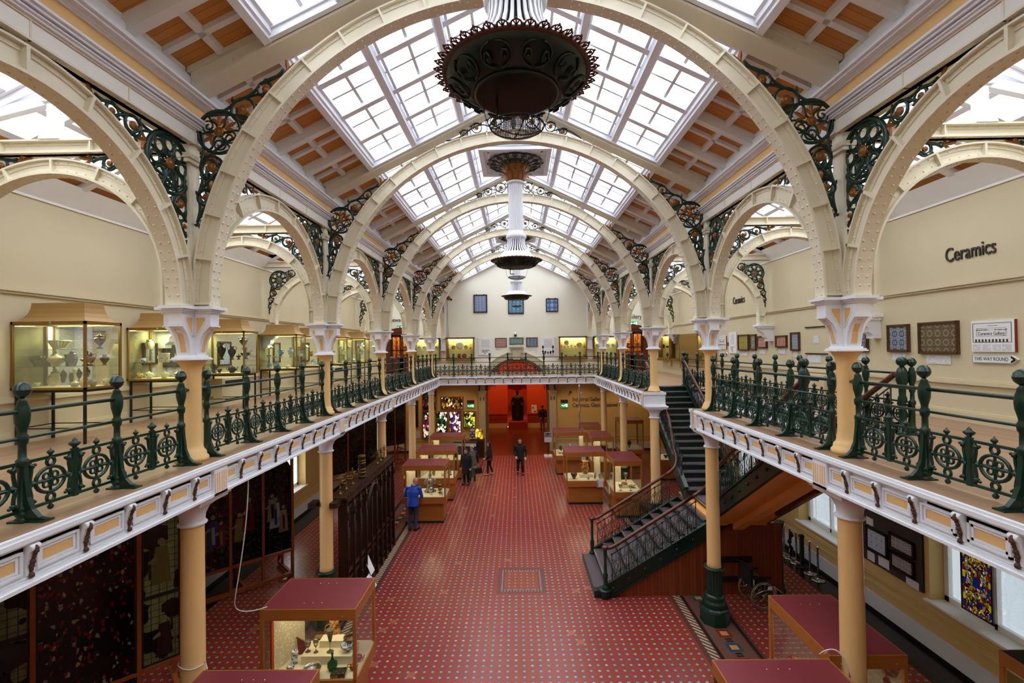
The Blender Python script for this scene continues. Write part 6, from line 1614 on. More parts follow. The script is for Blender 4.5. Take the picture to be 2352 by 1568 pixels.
# ------------------------------------------------------------------ ground floor show cases
def floor_case(x0, x1, y0, y1, label, lit=True, top='maroon', ztop=2.0, energy=9):
    xc, yc = (x0+x1)/2, (y0+y1)/2; t = thing('show_case', label, 'display case', (xc, yc, 0), 0, 'oak show cases with maroon tops')
    hx, hy = (x1-x0)/2, (y1-y0)/2; zf = ztop-.17; gz = .92
    b = MB(); e = .028
    for X0, X1, Y0_, Y1_ in ((-hx, hx, -hy, -hy+e), (-hx, hx, hy-e, hy), (-hx, -hx+e, -hy+e, hy-e), (hx-e, hx, -hy+e, hy-e)): b.box(X0, X1, Y0_, Y1_, zf, ztop)
    b.box(-hx+e, hx-e, -hy+e, hy-e, zf+.02, zf+.05)
    lid = b.build('lid_frame', M['case_wood'], t)
    b = MB(); b.box(-hx+.018, hx-.018, -hy+.018, hy-.018, ztop-.02, ztop+.002); b.build('top_panel', M[top], lid)
    b = MB()
    for k in range(3):
        for s_ in (-1, 1): b.lathe([(.012, 0), (.012, .004), (.001, .005)], (-.14+.14*k, s_*hy*.62, ztop+.002), 8)
    for s_ in (-.72, .72): b.lathe([(.012, 0), (.012, -.004), (.001, -.005)], (s_*hx, -hy, zf+.06), 8, 'y')
    b.build('screws', M['chrome'], lid)
    p = .05
    for sx in (-1, 1):
        for sy in (-1, 1):
            MB().box(*sorted((sx*hx, sx*(hx-p))), *sorted((sy*hy, sy*(hy-p))), gz-.02, zf).build('post', M['case_wood_v'], t)
    b = MB()
    for s_ in (-1, 1): b.box(-hx+p, hx-p, s_*(hy-.02)-.002, s_*(hy-.02)+.002, gz, zf); b.box(s_*(hx-.02)-.002, s_*(hx-.02)+.002, -hy+p, hy-p, gz, zf)
    b.build('glass_panes', M['case_glass'], t)
    MB().box(-hx+.02, hx-.02, -hy+.02, hy-.02, gz-.01, gz+.006).build('display_deck', M['felt'], t)
    MB().box(-hx, hx, -hy, hy, .69, gz-.01).build('base_rail', M['case_wood'], t)
    MB().box(-hx+.1, hx-.1, -hy+.12, hy-.12, .07, .69).build('plinth', M['case_wood'], t); MB().box(-hx+.09, hx-.09, -hy+.11, hy-.11, 0, .07).build('kick_board', M['green_dark'], t)
    if lit:
        L_ = bpy.data.lights.new('case_light', 'AREA'); L_.shape = 'RECTANGLE'; L_.size = 2*hx-.2; L_.size_y = 2*hy-.3; L_.energy = energy; L_.color = (1, .82, .5); link('case_light', L_, t, (0, 0, zf+.015))
        b = MB()
        for s_ in (-1, 1): b.tube([(-hx+.2, s_*(hy-.16), zf+.01), (hx-.2, s_*(hy-.16), zf+.01)], .012, 6)
        b.build('light_tubes', M['white'], t)
    return t
DK = .927
def stand(x0, x1, y0, y1, h, label):
    b = MB(); b.box(x0, x1, y0, y1, DK, DK+h); tag(b.build('display_block', M['felt']), label, 'display block', 'cream display blocks')
def text_panel(a, c, h, label, edge=True):
    # standing board from a to c (xy)
    A, C = Vector((*a, 0)), Vector((*c, 0)); L = (C-A).length; t = thing('text_panel', label, 'text panel', (*a, DK), math.atan2(c[1]-a[1], c[0]-a[0]), 'cream text panels in cases')
    MB().box(0, L, -.012, .012, 0, h).build('board', M['print_cream'], t)
    if edge: MB().box(-.05, 0, -.014, .014, 0, h).build('orange_edge', M['orange_wall'], t)
def put(kind, w, h, mat, x, y, label, z=DK, rz=0): ware(kind, w, h, mat, (x, y, z), label, 'wares in the oak show cases', rz)
N1 = 'in the near oak case with the trailing cable'
floor_case(-4.03, -2.54, 7.27, 8.27, 'oak show case with white cable on its top and stepped glass display')
text_panel((-3.9, 7.42), (-3.72, 8.1), .86, 'cream text panel with orange edge in the near oak case')
stand(-3.56, -2.74, 7.62, 8.0, .13, 'lower cream block in the near oak case'); stand(-3.35, -2.95, 7.84, 8.02, .24, 'upper cream block in the near oak case')
for q in (('albarello', .13, .2, 'blue_white', -3.68, 7.66, 'tall blue banded drug jar'), ('albarello', .13, .13, 'blue_white', -3.62, 7.4, 'short blue banded drug jar'), ('goblet', .1, .17, 'clear_glass', -3.5, 7.75, 'small clear wine glass', DK+.13), ('goblet', .09, .22, 'clear_glass', -3.36, 7.73, 'lidded clear glass goblet', DK+.13), ('flute', .13, .36, 'clear_glass', -3.13, 7.74, 'tall clear flute glass', DK+.13),
          ('bottle', .16, .26, 'green_glass', -3.0, 7.5, 'green glass onion bottle'), ('bowl', .2, .11, 'blue_white', -2.86, 7.75, 'white bowl with flowers', DK+.13), ('bowl', .26, .14, 'agate', -2.84, 7.92, 'wide brown bowl', DK+.13), ('bowl', .28, .13, 'silver', -3.26, 7.36, 'silver oval bowl'), ('teapot', .13, .1, 'redware', -2.66, 7.72, 'small red teapot'), ('teapot', .11, .1, 'redware', -2.67, 7.5, 'second small red teapot'), ('jug', .22, .45, 'lustre', -3.2, 8.1, 'tall gilded ewer at the back')):
    put(q[0], q[1], q[2], q[3], q[4], q[5], q[6]+' '+N1, q[7] if len(q) > 7 else DK)
t = thing('printing_block', 'black carved block in the near oak case', 'block', (-2.85, 7.38, DK), .1); MB().box(-.11, .11, -.08, .08, .02, .06).build('block', M['black_ware'], t); MB().box(-.11, .11, -.085, -.08, .0, .05).build('label_edge', M['lustre'], t)
t = thing('folding_fan', 'dark red folding fan in the near oak case', 'fan', (-3.62, 7.9, DK), .3); b = MB(); b.prism([(-.12, .28), (.02, .18), (.14, 0), (-.1, 0)], -.01, .01); b.build('leaf', M['maroon'], t); MB().bar((-.13, 0, .29), (.05, -.02, .17), .02, .02).build('guard_stick', M['brass'], t)
floor_case(-4.0, -2.53, 4.95, 5.92, 'oak show case with only its maroon top corner in view at the bottom edge', False)
floor_case(3.96, 4.95, 6.1, 7.58, 'oak show case with maroon top standing behind the near column by the wall', True)
floor_case(2.43, 3.91, 5.05, 6.05, 'oak show case at the bottom edge before the near staircase side column', False)
floor_case(6.2, 7.2, 5.2, 6.2, 'dark topped oak case at the bottom corner under the heraldic glass', True, 'carpet_board', energy=4)
R1 = 'in the oak case behind the near column'
for q in (('jar', .24, .3, 'redware', 4.2, 7.3, 'red covered jar'), ('vase', .12, .26, 'redware', 4.2, 6.85, 'thin red vase'), ('jug', .2, .26, 'ruby', 4.25, 6.5, 'dark red jug'), ('bottle', .1, .3, 'redware', 4.5, 7.0, 'red bottle')): put(*q[:6], q[6]+' '+R1)
floor_case(-4.0, -2.5, 16.12, 17.15, 'lit oak case of silver wares in front of the man in blue'); floor_case(-4.0, -2.5, 18.47, 19.6, 'lit oak case second from the viewer in the row behind the man in blue'); floor_case(-4.04, -2.52, 21.45, 22.5, 'farthest lit oak case in the row behind the man in blue')
text_panel((-3.88, 16.25), (-3.72, 16.95), .84, 'white text panel beside the silver wares'); text_panel((-3.88, 18.6), (-3.72, 19.4), .84, 'white text panel in the second case of the left row'); text_panel((-3.9, 21.6), (-3.75, 22.3), .84, 'white text panel in the farthest case of the left row')
SA = 'in the case before the man in blue'
def epergne(x, y, h, w, mat, lab):
    t = thing('centrepiece', lab, 'centrepiece', (x, y, DK), 0); b = MB(); b.lathe([(w*.5, 0), (w*.52, .03), (w*.3, h*.12), (w*.24, h*.3), (w*.32, h*.42), (w*.2, h*.55), (w*.1, h*.62), (w*.16, h*.72), (w*.08, h*.8), (w*.12, h*.92), (.001, h)], n=14); b.build('stem', M[mat], t)
    b = MB()
    for k in range(5):
        a = 2*PI*k/5; c, s = math.cos(a), math.sin(a); b.tube(bez((w*.25*c, w*.25*s, h*.35), (w*.6*c, w*.6*s, h*.3), (w*.55*c, w*.55*s, h*.55), (w*.4*c, w*.4*s, h*.5), 7), .01, 5); b.ball((w*.4*c, w*.4*s, h*.52), .03, 6); b.ball((w*.36*c, w*.36*s, h*.06), .04, 6)
    b.build('branches', M[mat], t)
epergne(-3.15, 16.75, .82, .42, 'silver', 'large silver centrepiece in the case before the man in blue')
for q in (('urn', .16, .36, 'brass', -2.84, 16.85, 'tall gilt lidded cup'), ('goblet', .13, .2, 'brass', -2.74, 16.5, 'gilt standing cup'), ('goblet', .11, .24, 'silver', -3.05, 16.4, 'small silver cup'), ('candlestick', .12, .18, 'silver', -2.68, 16.32, 'short silver candlestick')): put(*q[:6], q[6]+' '+SA)
t = thing('jewel_casket', 'glowing gilt casket on a stand in the case before the man in blue', 'casket', (-2.77, 16.62, DK)); MB().box(-.06, .06, -.05, .05, .1, .22).prism([(-.07, .22), (.07, .22), (.05, .27), (-.05, .27)], -.06, .06).build('casket', M['brass'], t); MB().lathe([(.08, 0), (.03, .03), (.03, .1)], n=10).build('stand', M['brass'], t)
SB = 'in the second case of the left row'
for q in (('jug', .14, .22, 'lustre', -3.4, 18.9, 'lustre jug'), ('bowl', .2, .1, 'cream_plain', -3.0, 18.8, 'cream bowl'), ('candlestick', .09, .28, 'basalt', -2.72, 18.9, 'black candlestick'), ('tureen', .2, .16, 'creamware', -2.85, 19.2, 'cream tureen')): put(*q[:6], q[6]+' '+SB)
for q in (('vase', .16, .3, 'grey_ware', -3.3, 21.9, 'grey vase'), ('jug', .16, .26, 'black_ware', -2.9, 21.9, 'dark mottled jug'), ('bowl', .2, .1, 'cream_plain', -3.6, 21.8, 'cream bowl')): put(*q[:6], q[6]+' in the farthest case of the left row')
floor_case(1.82, 3.31, 17.9, 19.05, 'lit oak case with the big lustre vase near the stair foot'); floor_case(3.33, 4.33, 16.45, 18.0, 'lit oak case of glassware touching the lustre vase case'); floor_case(1.74, 3.22, 22.1, 23.45, 'lit oak case with pale bottle near the hall arch, before the metal strip')
floor_case(3.27, 4.23, 20.8, 22.4, 'lit oak case turned endwise behind the lustre vase case'); floor_case(3.23, 4.25, 23.6, 25.0, 'farthest oak case under the Industrial Gallery lettering', energy=5)
text_panel((3.16, 18.15), (3.05, 18.9), .84, 'white text panel beside the lustre vase', False); text_panel((3.55, 17.7), (3.85, 17.72), .6, 'white text panel among the glassware', False); text_panel((3.1, 22.3), (3.02, 23.2), .84, 'white text panel beside the pale bottle', False); text_panel((3.45, 21.4), (3.75, 21.5), .8, 'white text panel in the endwise case', False)
C1 = 'in the case near the stair foot'
stand(2.4, 2.9, 18.3, 18.6, .12, 'cream block under the lustre vase')
for q in (('jug', .3, .5, 'lustre', 2.62, 18.45, 'big lustre vase', DK+.12), ('bowl', .26, .2, 'ruby', 2.15, 18.2, 'dark red two handled bowl'), ('bowl', .14, .08, 'iznik', 2.68, 18.08, 'green dish on edge'), ('bottle', .09, .32, 'grey_ware', 2.98, 18.3, 'slim green grey vase'), ('vase', .07, .18, 'grey_ware', 3.12, 18.15, 'violet grey vase'), ('vase', .08, .13, 'agate', 2.93, 18.1, 'small dark vase')): put(*q[:6], q[6]+' '+C1, q[7] if len(q) > 7 else DK)
C2 = 'in the glassware case'
stand(3.65, 4.0, 16.9, 17.2, .12, 'cream block in the glassware case')
for q in (('flute', .16, .42, 'clear_glass', 3.95, 17.35, 'tall clear vase', DK), ('goblet', .13, .2, 'clear_glass', 3.6, 16.65, 'clear goblet'), ('goblet', .12, .16, 'clear_glass', 3.95, 16.62, 'short clear goblet'), ('bowl', .2, .1, 'clear_glass', 4.1, 16.95, 'clear glass bowl'), ('dish', .24, .04, 'lustre', 3.82, 17.02, 'gilt dish', DK+.12), ('bottle', .1, .3, 'clear_glass', 3.48, 17.3, 'clear bottle')): put(*q[:6], q[6]+' '+C2, q[7] if len(q) > 7 else DK)
for q in (('bottle', .26, .42, 'cream_plain', 2.5, 22.6, 'pale long necked bottle'), ('bowl', .2, .1, 'iznik', 2.15, 22.35, 'green bowl'), ('tureen', .22, .16, 'creamware', 2.0, 22.5, 'cream tureen'), ('jug', .16, .3, 'agate', 2.1, 23.0, 'dark brown jug')): put(*q[:6], q[6]+' in the case near the hall arch')
# a taller dark case and another by the wall under the gallery
floor_case(5.05, 6.2, 23.2, 24.4, 'tall dark oak case under the gallery behind the staircase side columns', False, ztop=2.35); floor_case(6.3, 7.3, 21.0, 22.2, 'oak case under the gallery half hidden by the foot of the stairs', True, energy=4)
put('vase', .2, .34, 'basalt', 5.6, 23.7, 'dark vase in the tall dark oak case'); put('bowl', .2, .12, 'basalt', 6.7, 21.4, 'dark bowl in the oak case under the gallery'); put('jug', .16, .22, 'agate', 7.0, 21.5, 'brown jug in the oak case under the gallery')
# little price cards hung on the fronts
for x, y, lab, rz in ((3.1, 17.89, 'white leaflet holder on the front of the lustre vase case', 0), (3.05, 22.09, 'white leaflet holder on the front of the pale bottle case', 0), (3.32, 17.2, 'white leaflet holder on the side of the glassware case', -PI/2)):
    t = thing('leaflet_holder', lab, 'leaflet holder', (x, y, .68), rz, 'leaflet holders'); MB().box(-.12, .12, -.015, 0, 0, .3).build('leaflet', M['print_small'], t); MB().box(-.12, -.07, -.017, -.015, .02, .28).build('colour_bar', M['jasper'], t)
# cables
t = thing('lamp_cable', 'white cable hanging from the gallery down to the near oak case', 'cable', (0, 0, 0))
MB().tube(bez((-3.98, 6.9, 4.16), (-3.99, 6.9, 3.2), (-4.2, 6.85, 2.35), (-4.22, 6.95, 2.25), 14)[:-1]+bez((-4.22, 6.95, 2.25), (-4.24, 7.0, 2.1), (-4.12, 7.2, 2.0), (-3.95, 7.34, 2.012), 8), .008, 6).build('flex', M['cable'], t)
t = thing('lamp_cable', 'white cables looping from the case by the near staircase side column', 'cable', (0, 0, 0)); b = MB()
for k in range(2): b.tube(bez((3.9-.06*k, 6.12, 2.01), (4.0, 6.1, 2.16), (4.12, 6.05, 2.1), (4.14, 6.0, 1.8), 10), .008, 5)
b.build('flex', M['cable'], t)
t = thing('lamp_cable', 'grey cable round the near column by the bottom edge case', 'cable', (0, 0, 0)); MB().tube([(-W+.16*math.cos(a), YN(0)+.16*math.sin(a), 2.0+.02*math.sin(a*2)) for a in [PI*k/9-PI for k in range(10)]]+[(-3.95, 5.92, 2.01)], .007, 5).build('flex', M['cable'], t)
# ------------------------------------------------------------------ stained glass on oak racks
DG = -3*PI/4
def archpoly(x0, x1, z0, z1, flat=False, n=10):
    if flat: return [(x0, z0), (x1, z0), (x1, z1), (x0, z1)]
    r = (x1-x0)/2; xc = (x0+x1)/2; h = min(r*1.15, (z1-z0)*.4)
    return [(x0, z0), (x1, z0)]+[(xc+r*math.cos(PI*k/n), z1-h+h*math.sin(PI*k/n)) for k in range(n+1)]
def figure_shape(b, x, z, h, mats, rob=True):
    # a simple robed glass figure: head, body, arms
    w = h*.17
    b.mi = mats[0]; b.prism([(x-w, z), (x+w, z), (x+w*.8, z+h*.45), (x+w*.62, z+h*.78), (x-w*.62, z+h*.78), (x-w*.85, z+h*.4)], .012, .02)
    b.mi = mats[1]; b.prism([(x+w*.16*math.cos(2*PI*k/10)*2.4, z+h*.88+h*.075*math.sin(2*PI*k/10)) for k in range(10)], .012, .021)
    b.prism([(x+w*.5, z+h*.6), (x+w*1.3, z+h*.5), (x+w*1.25, z+h*.45), (x+w*.4, z+h*.5)], .012, .021)
    b.mi = mats[2]; b.prism([(x-w*.3, z+h*.1), (x+w*.1, z+h*.1), (x+w*.25, z+h*.6), (x-w*.25, z+h*.6)], .012, .022)
def tree_shape(b, x, z, h, mi):
    b.mi = mi; b.prism([(x-.02, z), (x+.02, z), (x+.015, z+h*.6), (x-.015, z+h*.6)], .012, .019)
    b.prism([(x+h*.26*math.cos(2*PI*k/12)*(1+.18*(k % 2)), z+h*.78+h*.2*math.sin(2*PI*k/12)*(1+.2*(k % 2))) for k in range(12)], .012, .019)
paint('pane_maroon', '#2A1216', .2, .2, 12); paint('pane_yellow', '#6A6230', .2, .25, 14); paint('pane_flesh', '#7A6A52', .25, .1, 12); paint('pane_dark', '#10120E', .2, .2, 10)
paint('pane_blue', '#1C2E6A', .2, .2, 14); paint('pane_white', '#8A8F88', .2, .15, 14); paint('pane_olive', '#1E2616', .2, .2, 12); paint('pane_red', '#5A1014', .2, .3, 14)
FIGM = [M['pane_maroon'], M['pane_yellow'], M['pane_flesh'], M['pane_dark'], M['pane_blue'], M['pane_white'], M['pane_olive'], M['pane_red']]
def rack(end, L, posts, label, ztop=4.1, foot=True):
    t = thing('glass_rack', label, 'display rack', (*end, 0), DG, 'oak racks of stained glass')
    for x in posts: MB().box(x-.03, x+.03, -.05, .04, 0, ztop).build('upright', M['frame_wood'], t)
    for e, z0, z1 in ((.05, .04, .12), (.04, .68, .74), (.04, 3.28, 3.34)): MB().box(0, L, -e, e, z0, z1).build('cross_rail', M['frame_wood'], t)
    if foot:
        b = MB()
        for x in (.03, L*.5): b.bar((x, -.02, .08), (x, -1.0, .08), .07, .07); b.bar((x, -1.0, .1), (x, -.02, 2.2), .05, .06); b.bar((x, -.7, .08), (x, -.7, .7), .06, .06); b.bar((x, -.02, .7), (x, -.75, .7), .05, .06)
        b.build('back_stays', M['frame_wood'], t)
    return t
def pane(t, name, x0, x1, z0, z1, mat, label, arch=False, figs=None, surround=True):
    # each glass panel is mounted on the rack but is an exhibit of its own
    p = thing('stained_glass_panel', label, 'stained glass', t.location, DG, 'stained glass on the oak racks')
    if surround:
        b = MB()
        for A in ((x0, x1, z1-.03, z1), (x0, x1, z0, z0+.03), (x0, x0+.03, z0, z1), (x1-.03, x1, z0, z1)): b.box(A[0], A[1], -.03, .024, A[2], A[3])
        b.build('surround', M['black'], p); x0 += .03; x1 -= .03; z0 += .03; z1 -= .03
    cx = (x0+x1)/2
    MB().prism(archpoly(x0, x1, z0, z1, not arch), -.012, .012).build('glass', M[mat], p)
    if arch and surround:
        r = MB(); pl = archpoly(x0, x1, z0, z1); 
        for i in range(2, len(pl)-1): r.bar((pl[i][0], 0, pl[i][1]), (pl[i+1][0], 0, pl[i+1][1]), .03, .02)
        for s_, xx in ((1, x0), (-1, x1)): r.prism([(xx, z1), (xx+s_*(x1-x0)*.5, z1), (xx+s_*(x1-x0)*.2, z1-(x1-x0)*.18), (xx, z1-(x1-x0)*.5)], -.01, .01)
        r.build('arched_border', M['black'], p)
    if figs:
        b = MB()
        for f in figs:
            if f[0] == 'fig': figure_shape(b, x0+f[1]*(x1-x0), z0+f[2]*(z1-z0), f[3]*(z1-z0), f[4])
            else: tree_shape(b, x0+f[1]*(x1-x0), z0+f[2]*(z1-z0), f[3]*(z1-z0), f[4])
        b.build('glass_figures', FIGM, p)
    return p
t = rack((-5.9, 8.2), 2.75, (.0, .6, 1.83, 2.7), 'oak rack nearest the viewer behind the first column by the stained glass')
pane(t, 'a', .03, .57, 1.89, 3.26, 'quarry_glass', 'pale stained glass of a seated yellow robed figure, beside the nearest column', figs=[('fig', .5, .12, .62, (1, 2, 1)), ('tree', .82, .2, .72, 3)])
pane(t, 'b', .03, .57, .76, 1.89, 'quarry_glass', 'pale stained glass of a kneeling dark red figure, beside the nearest column', figs=[('fig', .42, .06, .66, (0, 2, 0)), ('tree', .2, .42, .5, 3)])
pane(t, 'c', .63, 1.80, .5, 3.26, 'glass_dark_red', 'large very dark round headed stained glass with red flecks', True)
pane(t, 'd', 1.86, 2.67, 1.89, 3.26, 'quarry_glass', 'pale stained glass of a dark green robed figure at the left edge', figs=[('fig', .6, .06, .8, (6, 2, 6)), ('tree', .2, .5, .4, 6)])
pane(t, 'e', 1.86, 2.67, .6, 1.89, 'quarry_glass', 'pale stained glass with a dark tree at the bottom left corner', figs=[('tree', .3, .2, .8, 3), ('fig', .7, .05, .6, (6, 2, 1))])
t = rack((-6.06, 12.54), 2.25, (.0, .72, 1.46, 2.2), 'oak rack of three arched stained glass lights beside the ground floor window')
pane(t, 'a', .03, .69, .76, 3.2, 'glass_dark_green', 'dark arched stained glass with pale bathers, nearest the window', True, [('fig', .3, .2, .3, (2, 2, 7)), ('fig', .6, .26, .34, (5, 2, 4)), ('fig', .72, .34, .3, (2, 2, 3))], False)
pane(t, 'b', .75, 1.43, .76, 3.2, 'glass_dark_green', 'middle dark arched stained glass with red robed figure, behind the white cable', True, [('fig', .45, .3, .36, (7, 2, 0)), ('fig', .75, .22, .3, (1, 2, 1))], False)
pane(t, 'c', 1.49, 2.17, .76, 3.2, 'glass_knight', 'arched stained glass of a knight in blue tunic, beside the nearest column', True, [('fig', .5, .22, .34, (4, 2, 5)), ('fig', .25, .2, .28, (7, 2, 1)), ('fig', .8, .2, .26, (1, 2, 7))], False)
t = rack((-6.06, 20.6), 2.2, (.0, .74, 1.48, 2.15), 'oak rack of dark stained glass behind the carved oak screen')
for k, (x0, x1, w_) in enumerate(((.03, .71, 'closest to the hall'), (.77, 1.45, 'in the middle'), (1.51, 2.12, 'next to the wall'))): pane(t, 'x', x0, x1, .9, 3.2, 'glass_dark_green', 'dark stained glass behind the carved oak screen, '+w_, k == 0, None, False)
t = rack((-6.0, 25.0), 1.9, (.0, .62, 1.25, 1.85), 'farthest oak rack of dark stained glass near the end wall')
for k, (x0, x1, w_) in enumerate(((.03, .59, 'closest to the hall'), (.65, 1.22, 'in the middle'), (1.28, 1.82, 'next to the wall'))): pane(t, 'x', x0, x1, 1.0, 3.25, 'glass_dark_green', 'dark stained glass on the farthest rack, '+w_, False, None, False)
# ------------------------------------------------------------------ carved oak screen
OX0, OX1, OY0, OY1, OZ = -4.3, -3.84, 10.52, 14.45, 2.7
sc_ = thing('carved_screen', 'long dark carved oak screen topped with candlesticks, standing between two columns', 'screen', (OX1, OY0, 0), PI/2)
Ls = OY1-OY0     # local x runs along the hall, local -y faces the hall
b = MB(); b.box(-.06, Ls, .0, .46, OZ-.06, OZ); b.box(-.02, Ls, .02, .2, OZ-.16, OZ-.06); b.box(-.03, Ls, -.02, .03, OZ-.1, OZ-.04)
n = int(Ls/.07)
for k in range(n): b.prism([(k*.07, OZ), (k*.07+.05, OZ), (k*.07+.025, OZ+.05)], -.02, .0)
for k in range(5): b.lathe([(.05, OZ), (.05, OZ+.012), (.02, OZ+.014)], (.4+k*.75, .28, 0), 10)
b.build('top_board', M['carved_top'] if 'carved_top' in M else M['oak_dark'], sc_)
b = MB(); b.box(0, Ls, .06, .16, 0, .85)
for z in (.0, .18, .78, .95, OZ-.3): b.box(0, Ls, .02, .18, z, z+.07)
b.build('panelling', M['oak_dark'], sc_)
nb = 9; st_ = Ls/nb
for k in range(nb+1):
    q = MB(); x = k*st_; q.box(x-.035, x+.035, .0, .2, 0, OZ-.1); q.prism([(x-.06, 0), (x+.06, 0), (x+.05, .2), (x-.05, .2)], -.04, .2); q.tube([(x, -.01, .2), (x, -.01, OZ-.2)], .018, 6); q.lathe([(.03, OZ-.5), (.05, OZ-.42), (.02, OZ-.36), (.045, OZ-.28)], (x, -.01, 0), 8)
    q.build('buttress', M['oak_dark'], sc_)
q = MB()
for k in range(nb):      # pointed tracery in each bay, a wide arch in the middle
    x0, x1 = k*st_+.035, (k+1)*st_-.035; xm = (x0+x1)/2
    if k in (4,): continue
    for s_, xa in ((1, x0), (-1, x1)): q.tube([(xa+s_*(x1-x0)*.5*(1-math.cos(a)), .07, 1.95+.45*math.sin(a)) for a in [PI/2*j/8 for j in range(9)]], .016, 5)
    for z in (1.62, 2.3): q.tube([(xm+.08*math.cos(2*PI*j/10), .07, z+.08*math.sin(2*PI*j/10)) for j in range(10)], .012, 5, True)
    for e in (-.12, .0, .12): q.tube([(xm+e, .08, 1.0), (xm+e, .08, 1.9)], .012, 5)
    for e in (-.1, .1): q.tube([(xm+e+.05*math.cos(2*PI*j/8), .05, .5+.05*math.sin(2*PI*j/8)) for j in range(8)], .012, 5, True)
x0, x1 = 4*st_-.25, 5*st_+.25; xm = (x0+x1)/2
for e, r in ((0, .03), (.07, .018)): q.tube([(xm+(.46+e)*math.cos(a), .0, 1.95+(.5+e)*math.sin(a)) for a in [PI*j/16 for j in range(17)]], r, 6)
q.build('tracery', M['oak_dark'], sc_)
for x0, x1 in ((-.34, -.06), (Ls, Ls+.3)): MB().box(x0, x1, .1, .27, OZ-.13, OZ-.02).box(x0, x1, .56, .74, OZ-.13, OZ-.02).build('end_bracket', M['oak_dark'], sc_)
def candlestick(y, h, label):
    t = thing('altar_candlestick', label, 'candlestick', (-4.08, y, OZ), 0, 'candlesticks on the carved screen'); b = MB()
    b.lathe([(.05, 0), (.05, .02), (.02, .04), (.016, .12), (.03, .14), (.016, .16), (.014, h*.62), (.03, h*.65), (.014, h*.68)], n=10); b.build('stem', M['brass'], t)
    b = MB(); b.lathe([(.02, h*.68), (.075, h*.74), (.075, h*.76), (.02, h*.75)], n=12); b.tube([(-.1, 0, h*.6), (.1, 0, h*.6)], .01, 6)
    for s_ in (-1, 1): b.ball((s_*.1, 0, h*.6), .022, 6)
    b.lathe([(.014, h*.76), (.018, h*.9), (.001, h)], n=8); b.build('drip_pan', M['brass'], t)
for y, w_ in ((10.75, 'first from the near end'), (11.12, 'second from the near end'), (11.55, 'third from the near end'), (13.6, 'third from the far end'), (13.95, 'second from the far end'), (14.3, 'at the far end')): candlestick(y, .42, 'brass altar candlestick on the carved screen, '+w_)
t = thing('banded_jar', 'dark cylindrical jar with brass bands on the carved screen', 'jar', (-4.05, 12.15, OZ)); MB().lathe([(.08, 0), (.095, .04), (.085, .1), (.085, .5), (.095, .52), (.095, .56)], n=16).build('body', M['oak_dark'], t)
b = MB()
for z in (.02, .12, .2, .36, .42, .54): MB().lathe([(.09, z), (.1, z+.01), (.1, z+.03), (.09, z+.04)], n=16).build('brass_band', M['brass'], t)
for x, y, z, lab, tl in ((-3.72, 11.95, .35, 'larger white tilted label leaning on the carved screen', .5), (-3.6, 11.72, .08, 'lower white tilted label on the floor by the carved screen', .35)):
    t = thing('floor_label', lab, 'label', (x, y, z), PI/2, 'tilted labels by the screen'); b = MB(); h = .42 if z > .2 else .3
    b.slab([(-.14, -.0, 0), (.14, -.0, 0), (.14, .012, 0), (-.14, .012, 0), (-.14, .18, h), (.14, .18, h), (.14, .192, h), (-.14, .192, h)]); b.build('card', M['paper'], t)
    b = MB(); b.bar((0, .1, h*.5), (0, .16, -z), .03, .03); b.box(-.08, .08, .06, .22, -z, -z+.03); b.build('foot', M['frame_wood'], t)
# ------------------------------------------------------------------ lit stained glass boxes on the end wall
def lightbox(x0, x1, z0, z1, mat, label):
    framed('B', (x0+x1)/2, (z0+z1)/2, x1-x0, z1-z0, mat, label, 'frame_wood', .045, .09, 'stained glass', 'lit stained glass on the end wall', 'lit_glass_panel')
lightbox(-5.55, -4.72, 2.42, 3.66, 'lightbox_dim', 'dim stained glass panel highest on the end wall behind the last columns'); lightbox(-5.55, -5.0, .78, 2.34, 'lightbox_mixed', 'tall lit stained glass of red and blue beside the last column')
lightbox(-4.46, -3.16, 2.46, 3.2, 'lightbox_banner', 'wide lit stained glass banner of gold on the end wall'); lightbox(-4.76, -4.07, .85, 2.36, 'lightbox_green', 'lit stained glass of a white figure among green leaves'); lightbox(-3.99, -3.28, .85, 2.36, 'lightbox_violet', 'lit stained glass of white and violet figures'); lightbox(-3.15, -2.44, 1.36, 2.34, 'lightbox_yellow', 'smaller lit stained glass of yellow and green by the pier')
framed('B', -5.95, 2.22, .34, 1.6, 'navy', 'tall dark blue panel on the end wall beside the farthest rack', 'case_wood', .03, .04, 'panel', None, 'dark_panel')
card('B', -5.86, 1.0, .3, .44, 'white notices pinned on the end wall beside the last column')
# figures inside two of the light boxes
# heraldic panel hanging in the window
t = thing('heraldic_glass', 'yellow and blue heraldic stained glass hanging in the near window', 'stained glass', (WALL+.2, 8.47, 1.12), RW); w, h = .58, 1.28
b = MB()
for A in ((-w/2, w/2, h-.03, h), (-w/2, w/2, 0, .03), (-w/2, -w/2+.03, 0, h), (w/2-.03, w/2, 0, h)): b.box(A[0], A[1], -.015, .015, A[2], A[3])
b.build('frame', M['black'], t); MB().box(-w/2+.03, w/2-.03, -.006, .006, .03, h-.03).build('glass', M['heraldic'], t)
b = MB()
for x, z, r in ((-.16, .8, .03), (.14, .7, .03), (-.14, .56, .03), (.14, .44, .03)): b.tube([(x+r*math.cos(2*PI*k/12), -.01, z+r*math.sin(2*PI*k/12)) for k in range(12)], .012, 5, True)
b.mi = 1; b.prism([(-.07, .5), (.07, .5), (.06, .66), (0, .7), (-.06, .66)], -.01, -.006); b.mi = 2; b.prism([(-.08, .98), (.08, .98), (.08, 1.1), (0, 1.15), (-.08, 1.1)], -.01, -.006); b.mi = 3; b.prism([(-.03, 1.0), (.03, 1.0), (.03, 1.08), (-.03, 1.08)], -.011, -.006)
for k in range(9):
    for s_ in (-1, 1): b.mi = 1+(k % 3); b.box(s_*.235-.02, s_*.235+.02, -.009, -.006, .08+.13*k, .18+.13*k)
